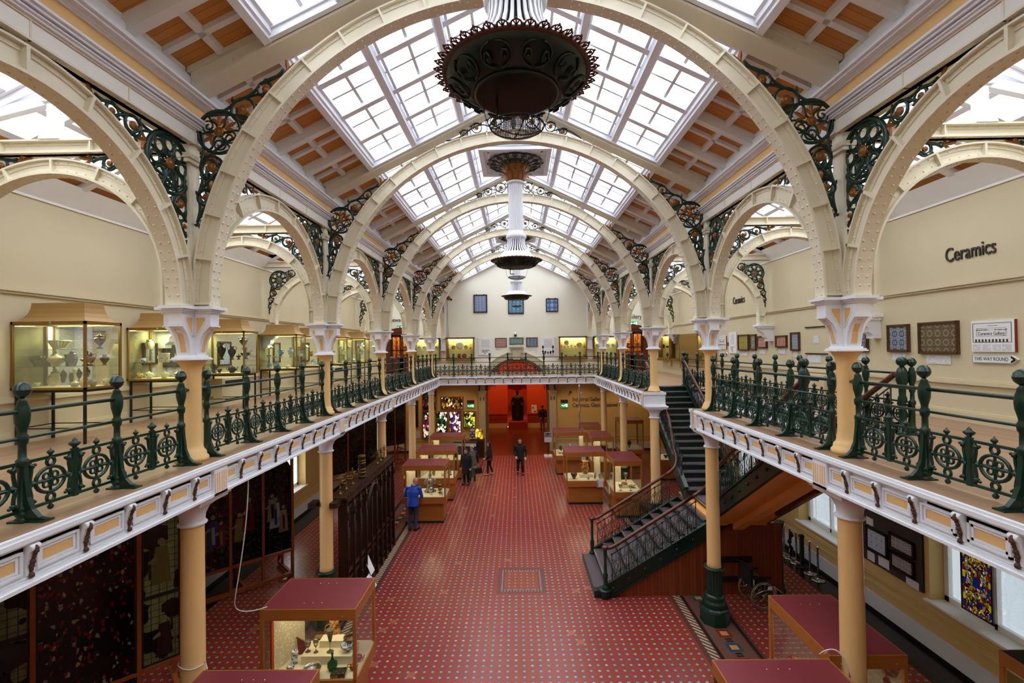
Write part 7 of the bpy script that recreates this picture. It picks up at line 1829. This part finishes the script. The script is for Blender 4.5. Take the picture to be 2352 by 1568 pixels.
m = Mat('arms_blue', '#20288A', .3); m.emit('#20288A', .15); m2 = Mat('arms_yellow', '#C9B224', .3); m2.emit('#C9B224', .3); m3 = Mat('arms_red', '#8A1418', .3); m3.emit('#8A1418', .2)
b.build('arms', [M['paper'], m.m, m2.m, m3.m], t)
b = MB()
for x in (-w/2+.05, w/2-.05): b.tube([(x, 0, h), (x, 0, 2.2)], .003, 4)
b.build('hanging_wires', M['chrome'], t)
# notice board with framed tiles on the right wall
K2 = K_
t = thing('notice_board', 'brown felt board carrying framed tiles between the right hand windows', 'notice board', (WALL, 10.1, 1.67), RW); MB().box(-.79, .79, -.04, 0, -.57, .57).build('felt', M['carpet_board'], t)
def onboard(y0, y1, z0, z1, mat, label, kind='frame'):
    y0, y1 = y0*K2, y1*K2; z0, z1 = Rz(z0), Rz(z1); a, z, w, h = (y0+y1)/2, (z0+z1)/2, abs(y1-y0), abs(z1-z0)
    if kind == 'frame':
        t = thing('framed_tile_panel', label, 'tile panel', (WALL-.041, a, z), RW, 'framed tiles on the felt board'); b = MB(); f = .045
        for A in ((-w/2, w/2, h/2-f, h/2), (-w/2, w/2, -h/2, -h/2+f), (-w/2, -w/2+f, -h/2, h/2), (w/2-f, w/2, -h/2, h/2)): b.box(A[0], A[1], -.05, 0, A[2], A[3])
        b.build('frame', M['frame_black'], t); MB().box(-w/2+f, w/2-f, -.03, -.005, -h/2+f, h/2-f).build('tiles', M[mat], t)
    else:
        tag(MB().box(-w/2, w/2, -.008, 0, -h/2, h/2).build('caption_card', M['print_card'], None, (WALL-.041, a, z), RW), label, 'caption card', 'cards on the felt board')
onboard(10.634, 10.03, 1.43, 1.93, 'tile_delft', 'framed blue and white tiles on the felt board, leftmost'); onboard(9.98, 9.36, 1.71, 2.04, 'tile_colour', 'upper framed coloured tiles on the felt board'); onboard(9.96, 9.37, 1.33, 1.66, 'tile_colour', 'lower framed coloured tiles on the felt board')
onboard(10.65, 10.45, 1.96, 2.12, '', 'white card at the top of the felt board', 'c'); onboard(10.64, 10.43, 1.18, 1.37, '', 'small white card below the blue and white tiles on the felt board', 'c'); onboard(10.32, 10.03, 1.2, 1.4, '', 'larger white card on the felt board', 'c'); onboard(9.6, 9.3, 1.14, 1.29, '', 'white card at the bottom corner of the felt board', 'c')
framed('R', 11.1, 1.7, .4, 1.0, 'tile_mono', 'dark framed panel half hidden by the nearest staircase side column', 'frame_black', .06, .05, group=None)
framed('R', 14.0, 1.75, .5, .7, 'carpet_board', 'small dark framed panel beyond the far right hand window', 'frame_brown', .05, .04, group=None)
# ------------------------------------------------------------------ visitors and the statue
def limb(b, pts, rad, n=10, sq=None):
    b.tube(pts, rad, n)
    for p, r in ((pts[0], rad[0]), (pts[-1], rad[-1])): b.ball(p, r, n)
def torso(b, rings, n=18):
    # rings: (centre, half width, half depth, yaw) from below upwards, closed at both ends
    vs = []
    for (c, a, d, yw) in rings:
        for k in range(n):
            t = 2*PI*k/n; x, y = a*math.cos(t), d*math.sin(t); vs.append((c[0]+x*math.cos(yw)-y*math.sin(yw), c[1]+x*math.sin(yw)+y*math.cos(yw), c[2]))
    m = len(rings); fs = [(i*n+k, i*n+(k+1) % n, (i+1)*n+(k+1) % n, (i+1)*n+k) for i in range(m-1) for k in range(n)]
    fs += [tuple(range(n-1, -1, -1)), tuple(range((m-1)*n, m*n))]; b.add(vs, fs, True)
def fuse(o, vox, smooth=4):
    r = o.modifiers.new('fuse', 'REMESH'); r.mode = 'VOXEL'; r.voxel_size = vox; r.use_smooth_shade = True
    s = o.modifiers.new('soften', 'SMOOTH'); s.factor = .5; s.iterations = smooth
    return o
def lerp(a, b, t): return tuple(a[i]+(b[i]-a[i])*t for i in range(3))
def hand(b, wrist, direc, side, L=.18, curl=.5):
    # palm, four unequal curled fingers, thumb from the side of the palm
    d = Vector(direc).normalized(); s = Vector(side).normalized(); s = (s-d*s.dot(d)).normalized(); nrm = d.cross(s)
    w = Vector(wrist); pc = w+d*L*.28
    for e in (-.5, -.17, .17, .5): b.tube([w+s*e*.04, w+d*L*.5+s*e*.075], [.016, .015], 8)
    for k, (e, l) in enumerate(((-.5, .36), (-.17, .46), (.17, .5), (.5, .44))):
        p0 = w+d*L*.48+s*e*.08; q = d; pts = [p0]
        for j in range(3):
            ang = curl*(.35+.3*j); q = (d*math.cos(ang)-nrm*math.sin(ang)); pts.append(pts[-1]+q*L*l/3)
        b.tube(pts, [.0105, .010, .009, .008], 8); b.ball(pts[-1], .008, 6)
    p0 = w+d*L*.12+s*.03; b.tube([p0, p0+s*.035+d*.03, p0+s*.045+d*.065], [.014, .012, .009], 8); b.ball(p0+s*.045+d*.065, .009, 6)
def head(b, c, H=.23, face=(0, 1, 0), tilt=0.0):
    # skull, jaw, nose, brow, lips and ears, turned to face
    f = Vector(face).normalized(); M_ = Matrix.Translation(Vector(c))@Matrix.Rotation(math.atan2(-f.x, f.y), 4, 'Z')@Matrix.Rotation(-tilt, 4, 'X')
    q = MB(); h = H
    q.lathe([(.001, -.5*h), (.14*h, -.49*h), (.25*h, -.4*h), (.31*h, -.2*h), (.345*h, .0), (.36*h, .16*h), (.33*h, .33*h), (.22*h, .45*h), (.001, .5*h)], (0, .0, 0), 16)
    q.v = [(x, y*1.18+(.02*h if z < 0 else -.03*h), z) for x, y, z in q.v]
    q.tube([(0, .38*h, .04*h), (0, .46*h, -.08*h), (0, .4*h, -.12*h)], [.035*h, .055*h, .05*h], 8)          # nose
    q.tube([(-.16*h, .36*h, .09*h), (0, .41*h, .08*h), (.16*h, .36*h, .09*h)], .03*h, 6)
    q.tube([(-.1*h, .36*h, -.24*h), (0, .39*h, -.235*h), (.1*h, .36*h, -.24*h)], .028*h, 6); q.ball((0, .34*h, -.4*h), .1*h, 8)
    for s_ in (-1, 1): q.ball((s_*.345*h, -.02*h, 0), .075*h, 8, 1.5); q.ball((s_*.13*h, .35*h, .02*h), .05*h, 8)
    b.join(q, M_); return M_
def hair(M_, H, col, style, parent):
    q = MB(); h = H
    if style == 'bald': q.tube([(.35*h*math.cos(a), -.42*h*math.sin(a)*.98, -.02*h) for a in [PI*k/12*.9+.05*PI for k in range(13)]], .035*h, 6)
    else:
        prof = [(.001, .54*h), (.24*h, .48*h), (.36*h, .35*h), (.395*h, .16*h), (.385*h, 0), (.36*h, -.16*h)]
        if style == 'long': prof += [(.36*h, -.4*h), (.3*h, -.6*h)]
        n = 18; vs = []; fs = []
        for r, z in prof:
            for k in range(n):
                a = 2*PI*k/n; x, y = r*math.cos(a), r*math.sin(a)*1.2-.05*h; y = min(y, .4*h if z > .22*h else (.12*h if z > 0 else -.02*h)); vs.append((x, y, z))
        fs = [(i*n+k, i*n+(k+1) % n, (i+1)*n+(k+1) % n, (i+1)*n+k) for i in range(len(prof)-1) for k in range(n)]; q.add(vs, fs, True)
        if style == 'bun': q.ball((0, -.5*h, .12*h), .17*h, 10)
        if style == 'cap': q.lathe([(.001, .56*h), (.3*h, .5*h), (.4*h, .3*h), (.41*h, .2*h)], n=16); q.prism([(-.22*h, .3*h), (.22*h, .3*h), (.14*h, .62*h), (-.14*h, .62*h)], .2*h, .23*h, 'z')
    b = MB(); b.join(q, M_); return b.build('hair' if style != 'cap' else 'cap', M[col], parent)
def person(label, loc, rz, H, J, coat, legs, shoes, skin='skin', hairs=('hair_dark', 'short'), face=(0, 1, 0), tilt=0.0, hem=.48, group=None, skirt=None, female=False, name='person', cat='person', collar=True, vest=None):
    """J: joints in units of height: hip, chest, neck, head, and l/r shoulder elbow wrist hand knee ankle toe"""
    t = thing(name, label, cat, loc, rz, group); S_ = lambda p: tuple(q*H for q in p); G_ = {k: S_(v) for k, v in J.items()}
    sw = .125*H*(.9 if female else 1); hw = .095*H*(1.02 if female else 1)
    body = MB()
    hp, ch, nk, hd = G_['hip'], G_['chest'], G_['neck'], G_['head']
    torso(body, [(lerp(hp, ch, -.25), hw*.7, .06*H, 0), (hp, hw, .07*H, 0), (lerp(hp, ch, .45), hw*.86, .06*H, 0), (ch, sw*.95, .07*H, 0), (lerp(ch, nk, .65), sw*.8, .055*H, 0), (lerp(ch, nk, .95), sw*.4, .04*H, 0)])
    limb(body, [nk, lerp(nk, hd, .6)], [.034*H, .031*H]); Mh = head(body, hd, .135*H, face, tilt)
    for s in 'lr':
        sh, el, wr = G_[s+'_sh'], G_[s+'_el'], G_[s+'_wr']
        limb(body, [lerp(ch, sh, .7), sh, lerp(sh, el, .5), el, lerp(el, wr, .4), wr], [.03*H, .031*H, .027*H, .022*H, .022*H, .016*H])
        d = Vector(G_[s+'_hd'])-Vector(wr); hand(body, wr, d, (1 if s == 'l' else -1, .3, 0), .105*H, .6)
        lh = (hp[0]+(-1 if s == 'l' else 1)*hw*.5, hp[1], hp[2]-.01*H); kn, an, to = G_[s+'_kn'], G_[s+'_an'], G_[s+'_to']
        limb(body, [lh, lerp(lh, kn, .5), kn, lerp(kn, an, .35), an], [.052*H, .044*H, .031*H, .033*H, .021*H]); limb(body, [an, to], [.021*H, .018*H])
    fuse(body.build('body', M[skin], t), .0105)
    # trousers or tights
    b = MB(); torso(b, [(lerp(hp, ch, -.3), hw*.85, .066*H, 0), (hp, hw*1.06, .077*H, 0), (lerp(hp, ch, .35), hw*.95, .068*H, 0)])
    k_ = 1.0 if legs[1] == 'tights' else 1.22
    for s in 'lr':
        lh = (hp[0]+(-1 if s == 'l' else 1)*hw*.5, hp[1], hp[2]-.01*H); kn, an = G_[s+'_kn'], G_[s+'_an']
        limb(b, [lh, lerp(lh, kn, .5), kn, lerp(kn, an, .4), lerp(kn, an, .97)], [.056*H, .048*H*max(1, k_*.92), .034*H*k_, .036*H*k_, .027*H*k_])
    fuse(b.build('trousers' if legs[1] != 'tights' else 'leggings', M[legs[0]], t), .014)
    # coat or jacket
    if coat:
        b = MB(); z0 = hem*H; lo = lerp(hp, ch, (z0-hp[2])/max(.01, ch[2]-hp[2]))
        torso(b, [(lo, hw*(1.3 if not female else 1.35), .098*H, 0), (lerp(lo, ch, .3), hw*1.24, .093*H, 0), (lerp(lo, ch, .6), hw*1.1, .085*H, 0), (ch, sw*1.06, .084*H, 0), (lerp(ch, nk, .6), sw*.95, .066*H, 0), (lerp(ch, nk, .98), sw*.46, .05*H, 0), (lerp(nk, hd, .18), .045*H, .044*H, 0)])
        vb = MB() if vest else b
        for s in 'lr':
            sh, el, wr = G_[s+'_sh'], G_[s+'_el'], G_[s+'_wr']; limb(vb, [lerp(ch, sh, .75), sh, lerp(sh, el, .5), el, lerp(el, wr, .5), lerp(el, wr, .95)], [.037*H, .04*H, .035*H, .031*H, .028*H, .025*H])
        fuse(b.build('coat', M[coat], t), .014, 3)
        if vest: fuse(vb.build('sleeves', M[vest], t), .013, 3)
        b = MB(); c = lerp(nk, hd, .12); b.tube([(c[0]+.05*H*math.cos(2*PI*k/14), c[1]+.046*H*math.sin(2*PI*k/14), c[2]+.008*H*math.sin(2*PI*k/14)) for k in range(14)], .013*H, 7, True); b.build('collar', M[coat], t)
    if skirt:
        b = MB(); z1, z0 = skirt[1]*H, skirt[2]*H; cx, cy_ = hp[0], hp[1]
        torso(b, [((cx, cy_, z0), hw*1.5, .11*H, 0), ((cx, cy_, (z0+z1)/2), hw*1.36, .1*H, 0), ((cx, cy_, z1), hw*1.1, .08*H, 0)]); b.build('skirt', M[skirt[0]], t)
    b = MB()
    for s in 'lr':
        an, to = Vector(G_[s+'_an']), Vector(G_[s+'_to']); d = (to-an); d.z = 0; d.normalize()
        p0 = Vector((an.x, an.y, .028*H))-d*.025*H; p2 = Vector((to.x, to.y, .02*H))+d*.018*H
        z_ = min(an.z, .045*H)*0
        lift = max(0, G_[s+'_an'][2]-.045*H); up = Vector((0, 0, lift))
        limb(b, [p0+up, lerp(p0+up, p2+up*.2, .5), p2+up*.2], [.026*H, .027*H, .02*H])
    b.build('shoes', M[shoes], t)
    if hairs: hair(Mh, .135*H, hairs[0], hairs[1], t)
    return t
def pose(**k):
    J = dict(hip=(0, 0, .52), chest=(0, .0, .72), neck=(0, .0, .825), head=(0, .012, .925), l_sh=(-.115, 0, .8), r_sh=(.115, 0, .8), l_el=(-.15, -.01, .62), r_el=(.15, -.01, .62), l_wr=(-.155, .03, .475), r_wr=(.155, .03, .475), l_hd=(-.155, .04, .42), r_hd=(.155, .04, .42),
             l_kn=(-.055, .01, .285), r_kn=(.055, .01, .285), l_an=(-.06, -.01, .045), r_an=(.06, -.01, .045), l_to=(-.07, .08, .02), r_to=(.07, .08, .02)); J.update(k); return J
person('bald man in bright blue coat and navy trousers looking into the silver case', (-3.53, 15.68, 0), -.1, 1.72,
       pose(chest=(0, .03, .725), neck=(0, .06, .82), head=(.02, .105, .905), l_sh=(-.12, .04, .795), r_sh=(.12, .04, .795), l_el=(-.175, .03, .63), r_el=(.165, .06, .61), l_wr=(-.13, .17, .6), r_wr=(.11, .19, .57), l_hd=(-.1, .22, .6), r_hd=(.08, .24, .56), l_an=(-.065, -.03, .045), r_an=(.065, -.05, .045), l_to=(-.08, .06, .02), r_to=(.105, .03, .02)),
       'blue_coat', ('denim', 'trousers'), 'black_cloth', hairs=('hair_fair', 'bald'), face=(.25, 1, 0), tilt=.45, hem=.46)
person('person all in black walking towards the viewer down the middle of the hall', (.1, 22.25, 0), PI, 1.73,
       pose(l_kn=(-.06, .07, .285), r_kn=(.06, .0, .28), l_an=(-.07, -.02, .05), r_an=(.07, -.1, .08), l_to=(-.08, .08, .025), r_to=(.075, -.03, .03), l_el=(-.165, -.03, .625), r_el=(.165, -.02, .625), l_wr=(-.15, .05, .5), r_wr=(.13, .08, .52), l_hd=(-.14, .08, .45), r_hd=(.1, .12, .48)),
       'black_cloth', ('black_cloth', 'trousers'), 'black_cloth', face=(.1, 1, 0), hem=.42)
person('dark haired woman in black jacket over purple, in profile before the hall arch', (-1.36, 22.3, 0), PI/2, 1.58,
       pose(l_kn=(-.05, .05, .285), r_kn=(.05, -.01, .285), l_an=(-.05, .05, .045), r_an=(.05, -.09, .06), l_to=(-.05, .14, .02), r_to=(.055, -.01, .02), l_wr=(-.12, .1, .52), r_wr=(.12, .08, .52), l_hd=(-.09, .15, .5), r_hd=(.08, .13, .5)),
       'black_cloth', ('black_cloth', 'tights'), 'skin', hairs=('hair_dark', 'long'), hem=.5, skirt=('purple', .53, .45), female=True)
t = person('fair haired woman in olive waistcoat and grey skirt carrying a black bag', (-2.09, 21.35, 0), .35, 1.62,
       pose(l_kn=(-.05, .04, .285), r_kn=(.05, .0, .285), l_an=(-.05, .04, .045), r_an=(.06, -.06, .05), l_to=(-.06, .13, .02), r_to=(.08, .02, .02), r_el=(.17, .0, .62), r_wr=(.18, .05, .48), r_hd=(.19, .05, .42)),
       'olive', ('black_cloth', 'tights'), 'black_cloth', hairs=('hair_fair', 'bun'), face=(-.5, 1, 0), hem=.44, skirt=('grey_cloth', .46, .34), female=True, vest='navy')
def bag(loc, rz, label, mat='leather', w=.34, h=.26):
    t = thing('shoulder_bag', label, 'bag', loc, rz, 'bags carried by visitors'); MB().prism([(-w/2, 0), (w/2, 0), (w*.42, h), (-w*.42, h)], -.06, .06).build('bag_body', M[mat], t)
    MB().tube(bez((-w*.3, 0, h), (-w*.25, 0, h+.22), (w*.25, 0, h+.22), (w*.3, 0, h), 10), .009, 6).build('strap', M[mat], t)
bag((-1.82, 21.5, .29), .5, 'black bag hanging from the hand of the fair haired woman')
person('person in a long black coat beside the second case of the left row', (-2.3, 20.75, 0), PI*.9, 1.6, pose(), 'black_cloth', ('black_cloth', 'trousers'), 'black_cloth', hem=.3)
bag((-2.02, 20.62, .38), 1.2, 'dark green bag at the side of the person in the long black coat', 'darkgreen_ware', .3, .3)
person('man with cap and dark jacket standing in the orange hall, seen from behind', (1.82, 34.3, 0), .1, 1.8, pose(l_wr=(-.12, -.06, .5), r_wr=(.13, -.04, .5), l_hd=(-.06, -.08, .49), r_hd=(.08, -.07, .48), l_el=(-.17, -.03, .63), r_el=(.17, -.03, .63)), 'black_cloth', ('grey_cloth', 'trousers'), 'black_cloth', hairs=('leather', 'cap'), hem=.47)
# statue in the niche
t = thing('statue', 'dark bronze robed statue on a plinth in the orange niche', 'statue', (.02, 35.35, .55), PI)
b = MB(); H = 2.2
torso(b, [((0, 0, 0), .34, .26, 0), ((0, 0, .3), .4, .3, 0), ((0, 0, .7), .38, .26, 0), ((0, 0, 1.1), .31, .22, 0), ((0, 0, 1.45), .33, .2, 0), ((0, 0, 1.7), .34, .18, 0), ((0, 0, 1.82), .2, .12, 0), ((0, 0, 1.9), .08, .08, 0)])
limb(b, [(0, 0, 1.85), (0, .0, 1.95)], [.08, .075]); head(b, (0, .03, 2.06), .29, (0, 1, 0), .1)
for s_ in (-1, 1):
    limb(b, [(s_*.3, 0, 1.7), (s_*.42, .03, 1.35), (s_*.34, .2, 1.15)], [.11, .1, .07]); hand(b, (s_*.34, .2, 1.15), (-s_*.5, .5, .1), (0, 0, 1), .2, .7)
    for k in range(4): b.tube([(s_*(.1+.08*k), .24-.03*k, .05), (s_*(.08+.07*k), .22-.03*k, .8), (s_*(.06+.06*k), .16, 1.4)], .03, 6)
fuse(b.build('figure', M['bronze'], t), .02, 3)
b = MB(); torso(b, [((0, -.06, 0), .42, .2, 0), ((0, -.08, .6), .46, .22, 0), ((0, -.08, 1.2), .42, .2, 0), ((0, -.05, 1.72), .36, .17, 0)]); b.build('cloak', M['bronze'], t)
t = thing('plinth', 'broad dark red plinth under the bronze statue', 'plinth', (.02, 35.3, 0)); b = MB(); b.box(-.72, .72, -.7, .45, 0, .5); b.box(-.68, .68, -.66, .45, .5, .55); b.build('block', M['orange_dark'], t)
t = thing('wall_plaque', 'cream notice with two small pictures on the orange wall beside the niche', 'notice', (1.25, HY, 1.4)); MB().box(-.2, .2, -.02, 0, -.3, .3).build('board', M['felt'], t); MB().box(-.13, -.03, -.022, -.02, .02, .16).box(.0, .14, -.022, -.02, -.24, -.14).build('pictures', M['frame_brown'], t)
# ------------------------------------------------------------------ odds and ends on the ground floor
def stanchion(x, y, label, black=False, sash=False):
    t = thing('barrier_post', label, 'barrier post', (x, y, 0), 0, 'barrier posts along the wall'); mt = 'black' if black else 'chrome'
    MB().lathe([(.16, 0), (.16, .015), (.14, .03), (.03, .045), (.028, .06)], n=20).build('foot', M['chrome' if not black else 'black'], t)
    if black: MB().box(-.04, .04, -.04, .04, .05, .86).box(-.06, .05, -.05, .05, .78, .84).build('shaft', M['black'], t)
    else: MB().lathe([(.025, .04), (.025, .8), (.035, .81), (.035, .84), (.02, .85)], n=12).build('shaft', M[mt], t)
    if sash: MB().tube([(.03*math.sin(k*.9), -.03, .76-.06*k) for k in range(12)], [.02+.02*(k % 3) for k in range(12)], 6).build('sash', M['black_cloth'], t)
for x, y, lab, bl, sa in ((7.58, 13.57, 'chrome barrier post farthest along the wall', 0, 0), (7.6, 13.32, 'chrome barrier post with a black sash', 0, 1), (7.6, 13.02, 'chrome barrier post between the sash and the black post', 0, 0), (7.62, 12.8, 'square black barrier post', 1, 0), (7.6, 12.42, 'chrome barrier post next to the black post', 0, 0), (7.58, 12.06, 'chrome barrier post nearest the viewer', 0, 0)): stanchion(x, y, lab, bl, sa)
# wheelchair
t = thing('wheelchair', 'black folding wheelchair parked against the boarding under the stairs', 'wheelchair', (5.5, 11.02, 0), .12)
def wheel(y, R, name):
    b = MB(); b.tube([(R*math.cos(2*PI*k/32), y, R+R*math.sin(2*PI*k/32)) for k in range(32)], .018, 8, True); o = b.build(name, M['tan_tyre'], t)
    b = MB(); b.tube([(R*.9*math.cos(2*PI*k/32), y, R+R*.9*math.sin(2*PI*k/32)) for k in range(32)], .011, 6, True); b.lathe([(.03, -.03), (.03, .03)], (0, y, R), 10, 'y'); b.build('wheel_rim', M['chrome'], o)
    b = MB()
    for k in range(14): a = 2*PI*k/14; b.tube([(.02*math.cos(a+.6), y, R+.02*math.sin(a+.6)), (R*.9*math.cos(a), y, R+R*.9*math.sin(a))], .003, 3)
    b.build('wheel_spokes', M['chrome'], o)
paint('tan_tyre', '#7E7658', .8, .1, 6)
wheel(-.24, .29, 'drive_wheel'); wheel(.24, .29, 'drive_wheel')
for y in (-.2, .2): b = MB(); b.tube([(.42+.08*math.cos(2*PI*k/16), y, .08+.08*math.sin(2*PI*k/16)) for k in range(16)], .02, 6, True); b.build('castor', M['black'], t)
MB().box(-.22, .26, -.2, .2, .44, .5).build('seat', M['black_cloth'], t); MB().box(-.27, -.21, -.2, .2, .5, .92).build('backrest', M['black_cloth'], t)
for y in (-.23, .23): MB().box(-.2, .2, y-.02, y+.02, .66, .71).build('armrest', M['black'], t); MB().tube([(-.24, y, .5), (-.25, y, .9), (-.36, y, .92)], .013, 6).build('push_handle', M['black'], t)
b = MB()
for y in (-.2, .2): b.tube([(-.22, y, .3), (.28, y, .46), (.5, y, .3), (.6, y, .14)], .012, 6); b.tube([(-.2, y, .66), (-.2, y, .3), (.3, y, .3)], .012, 6); b.tube([(.3, y, .46), (.42, y, .1)], .012, 6)
b.build('frame_tubes', M['chrome'], t)
for y in (-.12, .12): MB().box(.56, .7, y-.07, y+.07, .11, .13).build('footplate', M['black'], t)
MB().box(.1, .2, -.262, -.258, .42, .5).build('name_tag', M['paper'], t)
for z, w, lab in ((.86, .85, 'upper black rubbing rail on the boarding behind the wheelchair'), (.4, .5, 'lower black rubbing rail on the boarding behind the wheelchair')):
    tag(MB().box(0, w, -.03, 0, -.07, .07).build('rubbing_rail', M['black'], None, (4.72, FY0+.01, z)), lab, 'rail', 'rubbing rails under the stairs')
# desk with leaflets, cabinet with lit tablets, info stand by the arch
t = thing('information_desk', 'blue information desk with white band beside the pier', 'desk', (-2.85, 25.9, 0), -.12); MB().box(-.62, .62, -.3, .3, 0, .88).build('desk_front', M['blue_board'], t); MB().box(-.63, .63, -.31, -.3, .68, .84).build('white_band', M['print_small'], t); MB().box(-.66, .66, -.34, .34, .88, .92).build('desk_top', M['frame_brown'], t)
t = thing('leaflet_rack', 'small leaflet rack on the blue information desk', 'leaflet rack', (-2.5, 25.85, .92), .1); b = MB(); b.box(-.14, .14, .02, .04, 0, .52); b.box(-.15, .15, -.08, .06, 0, .03)
for k in range(3): b.box(-.14, .14, -.06+.03*k, -.05+.03*k, .03+.14*k, .12+.14*k)
b.build('rack', M['frame_brown'], t)
for k in range(3):
    for j in (-1, 0, 1): MB().box(j*.09-.04, j*.09+.04, -.045+.03*k, -.035+.03*k, .04+.14*k, .19+.14*k).build('leaflet', M['paper' if (k+j) % 2 else 'jasper'], t)
MB().box(-.1, .1, .0, .02, .52, .66).build('header_card', M['paper'], t)
t = thing('cabinet', 'dark wooden cabinet under the lit yellow glass tablets', 'cabinet', (-2.12, 25.95, 0)); MB().box(-.27, .27, -.22, .22, 0, 1.0).build('carcass', M['door_wood'], t); MB().box(-.24, .24, -.232, -.22, .08, .92).build('door', M['oak_dark'], t)
t = thing('glass_tablets_lamp', 'lit pair of round topped yellow glass tablets on the dark cabinet', 'lamp', (-2.13, 25.9, 1.0))
for s_ in (-1, 1):
    MB().prism(archpoly(s_*.1-.09, s_*.1+.09, .02, .56), -.05, .05).build('tablet', M['lamp_glass'], t)
    b = MB()
    for k in range(5): b.tube([(s_*.1-.05+.02*k, -.052, .1+.07*k), (s_*.1+.03, -.052, .14+.07*k)], .006, 4)
    b.build('inscription', M['black'], t)
MB().box(-.22, .22, -.08, .08, 0, .02).build('base', M['black'], t)
t = thing('information_stand', 'white and blue information board on a low stand at the arch', 'sign', (1.66, 25.95, 0), 0); MB().box(-.2, .2, -.02, .02, .78, 1.32).build('board', M['paper'], t); MB().box(-.19, .19, -.023, -.02, 1.06, 1.31).build('blue_panel', M['jasper'], t); MB().box(-.08, .06, -.025, -.023, 1.16, 1.28).build('red_mark', M['red'], t); MB().box(-.02, .02, -.0, .03, .05, .8).build('stem', M['black'], t); MB().box(-.22, .22, -.28, .28, 0, .06).build('base', M['paper'], t)
t = thing('cable_bundle', 'silver wrapped cable bundle rising from the oak case near the arch', 'cable', (3.03, 22.95, 2.003)); MB().tube([(.012*math.sin(k*.9), .01*math.cos(k*1.3), .12*k) for k in range(19)], [.028+.008*(k % 2) for k in range(19)], 8).build('wrap', M['silver'], t)
b = MB(); b.tube(bez((0, 0, .05), (-.2, 0, .1), (-.1, 0, .3), (.05, 0, .02), 8), .008, 5); b.build('loose_cord', M['cable'], t)
t = thing('wall_camera', 'small dark camera on the end wall above the right pier', 'camera', (3.1, YE, 3.4)); MB().box(-.03, .03, -.14, 0, -.03, .03).build('arm', M['black'], t); MB().lathe([(.05, 0), (.055, .1), (.02, .12)], (0, -.14, -.06), 10).build('housing', M['black'], t)
t = thing('smoke_alarm', 'small white round alarm on the end wall above the lettering', 'alarm', (3.75, YE, 3.3)); MB().lathe([(.08, 0), (.08, -.03), (.05, -.05), (.001, -.055)], n=14, ax='y').build('cover', M['paper'], t)
t = thing('step_light', 'small grey vent block below the end gallery by the stained glass', 'vent', (-4.25, YG+.9, 4.36)); MB().box(-.2, .2, -.12, .12, -.06, .06).build('block', M['grey_ware'], t)
t = thing('step_light', 'small grey vent block below the end gallery by the stairs side', 'vent', (4.25, YG+.9, 4.36)); MB().box(-.2, .2, -.12, .12, -.06, .06).build('block', M['grey_ware'], t)
# lunette grille in the head of the arch
t = thing('lunette_grille', 'dark green iron grille filling the top of the arch', 'grille', (0, YE+.1, 0)); b = MB(); R = AR-.15
for r in (R, R-.1): b.tube([(r*math.cos(PI*k/30), 0, AC+r*math.sin(PI*k/30)) for k in range(31)], .022, 6)
zb = 4.5; xb = math.sqrt(R*R-(zb-AC)**2); b.tube([(-xb, 0, zb), (xb, 0, zb)], .025, 6); b.tube([(-xb*.98, 0, zb+.18), (xb*.98, 0, zb+.18)], .014, 5)
for k in range(-7, 8):
    x = k*.2
    if abs(x) < xb: b.tube([(x, 0, zb), (x, 0, AC+math.sqrt(R*R-x*x))], .011, 5)
b.build('bars', M['green_dark'], t)
# unseen warm lamps: hall pair, and gallery row added to light the end wall
def unseen_lamp(x, y, z, e, label, col=(1, .72, .4)):
    t = thing('unseen_spot', label, 'ceiling lamp', (x, y, z), 0, 'unseen warm lamps'); MB().lathe([(.07, 0), (.075, -.03), (.06, -.05)], n=14).build('can', M['paper'], t); MB().lathe([(.055, -.049), (.001, -.05)], n=12).build('lens', M['unseen_lens'], t)
    L_ = bpy.data.lights.new('lamp', 'SPOT'); L_.energy = e; L_.color = col; L_.spot_size = 2.4; L_.spot_blend = .6; L_.shadow_soft_size = .06; link('lamp', L_, t, (0, 0, -.07))
m = Mat('unseen_lens', '#FFE9C0', .4); m.emit('#FFDDA0', 3); M['unseen_lens'] = m.m
for k, (x, y) in enumerate(((-6.2, 26.0), (-3.6, 25.9), (-1.2, 25.9), (1.2, 25.9), (3.6, 25.9), (6.2, 26.0))): unseen_lamp(x, y, G-.16, 75, 'added unseen lamp under the end gallery, %s from the stained glass side' % ORD[k])
for k, (x, y) in enumerate(((-1.7, 33.3), (1.7, 33.3))): unseen_lamp(x, y, HZ, 420, 'unseen ceiling lamp of the orange hall, on the %s' % ('left' if k == 0 else 'right'), (1, .6, .3))
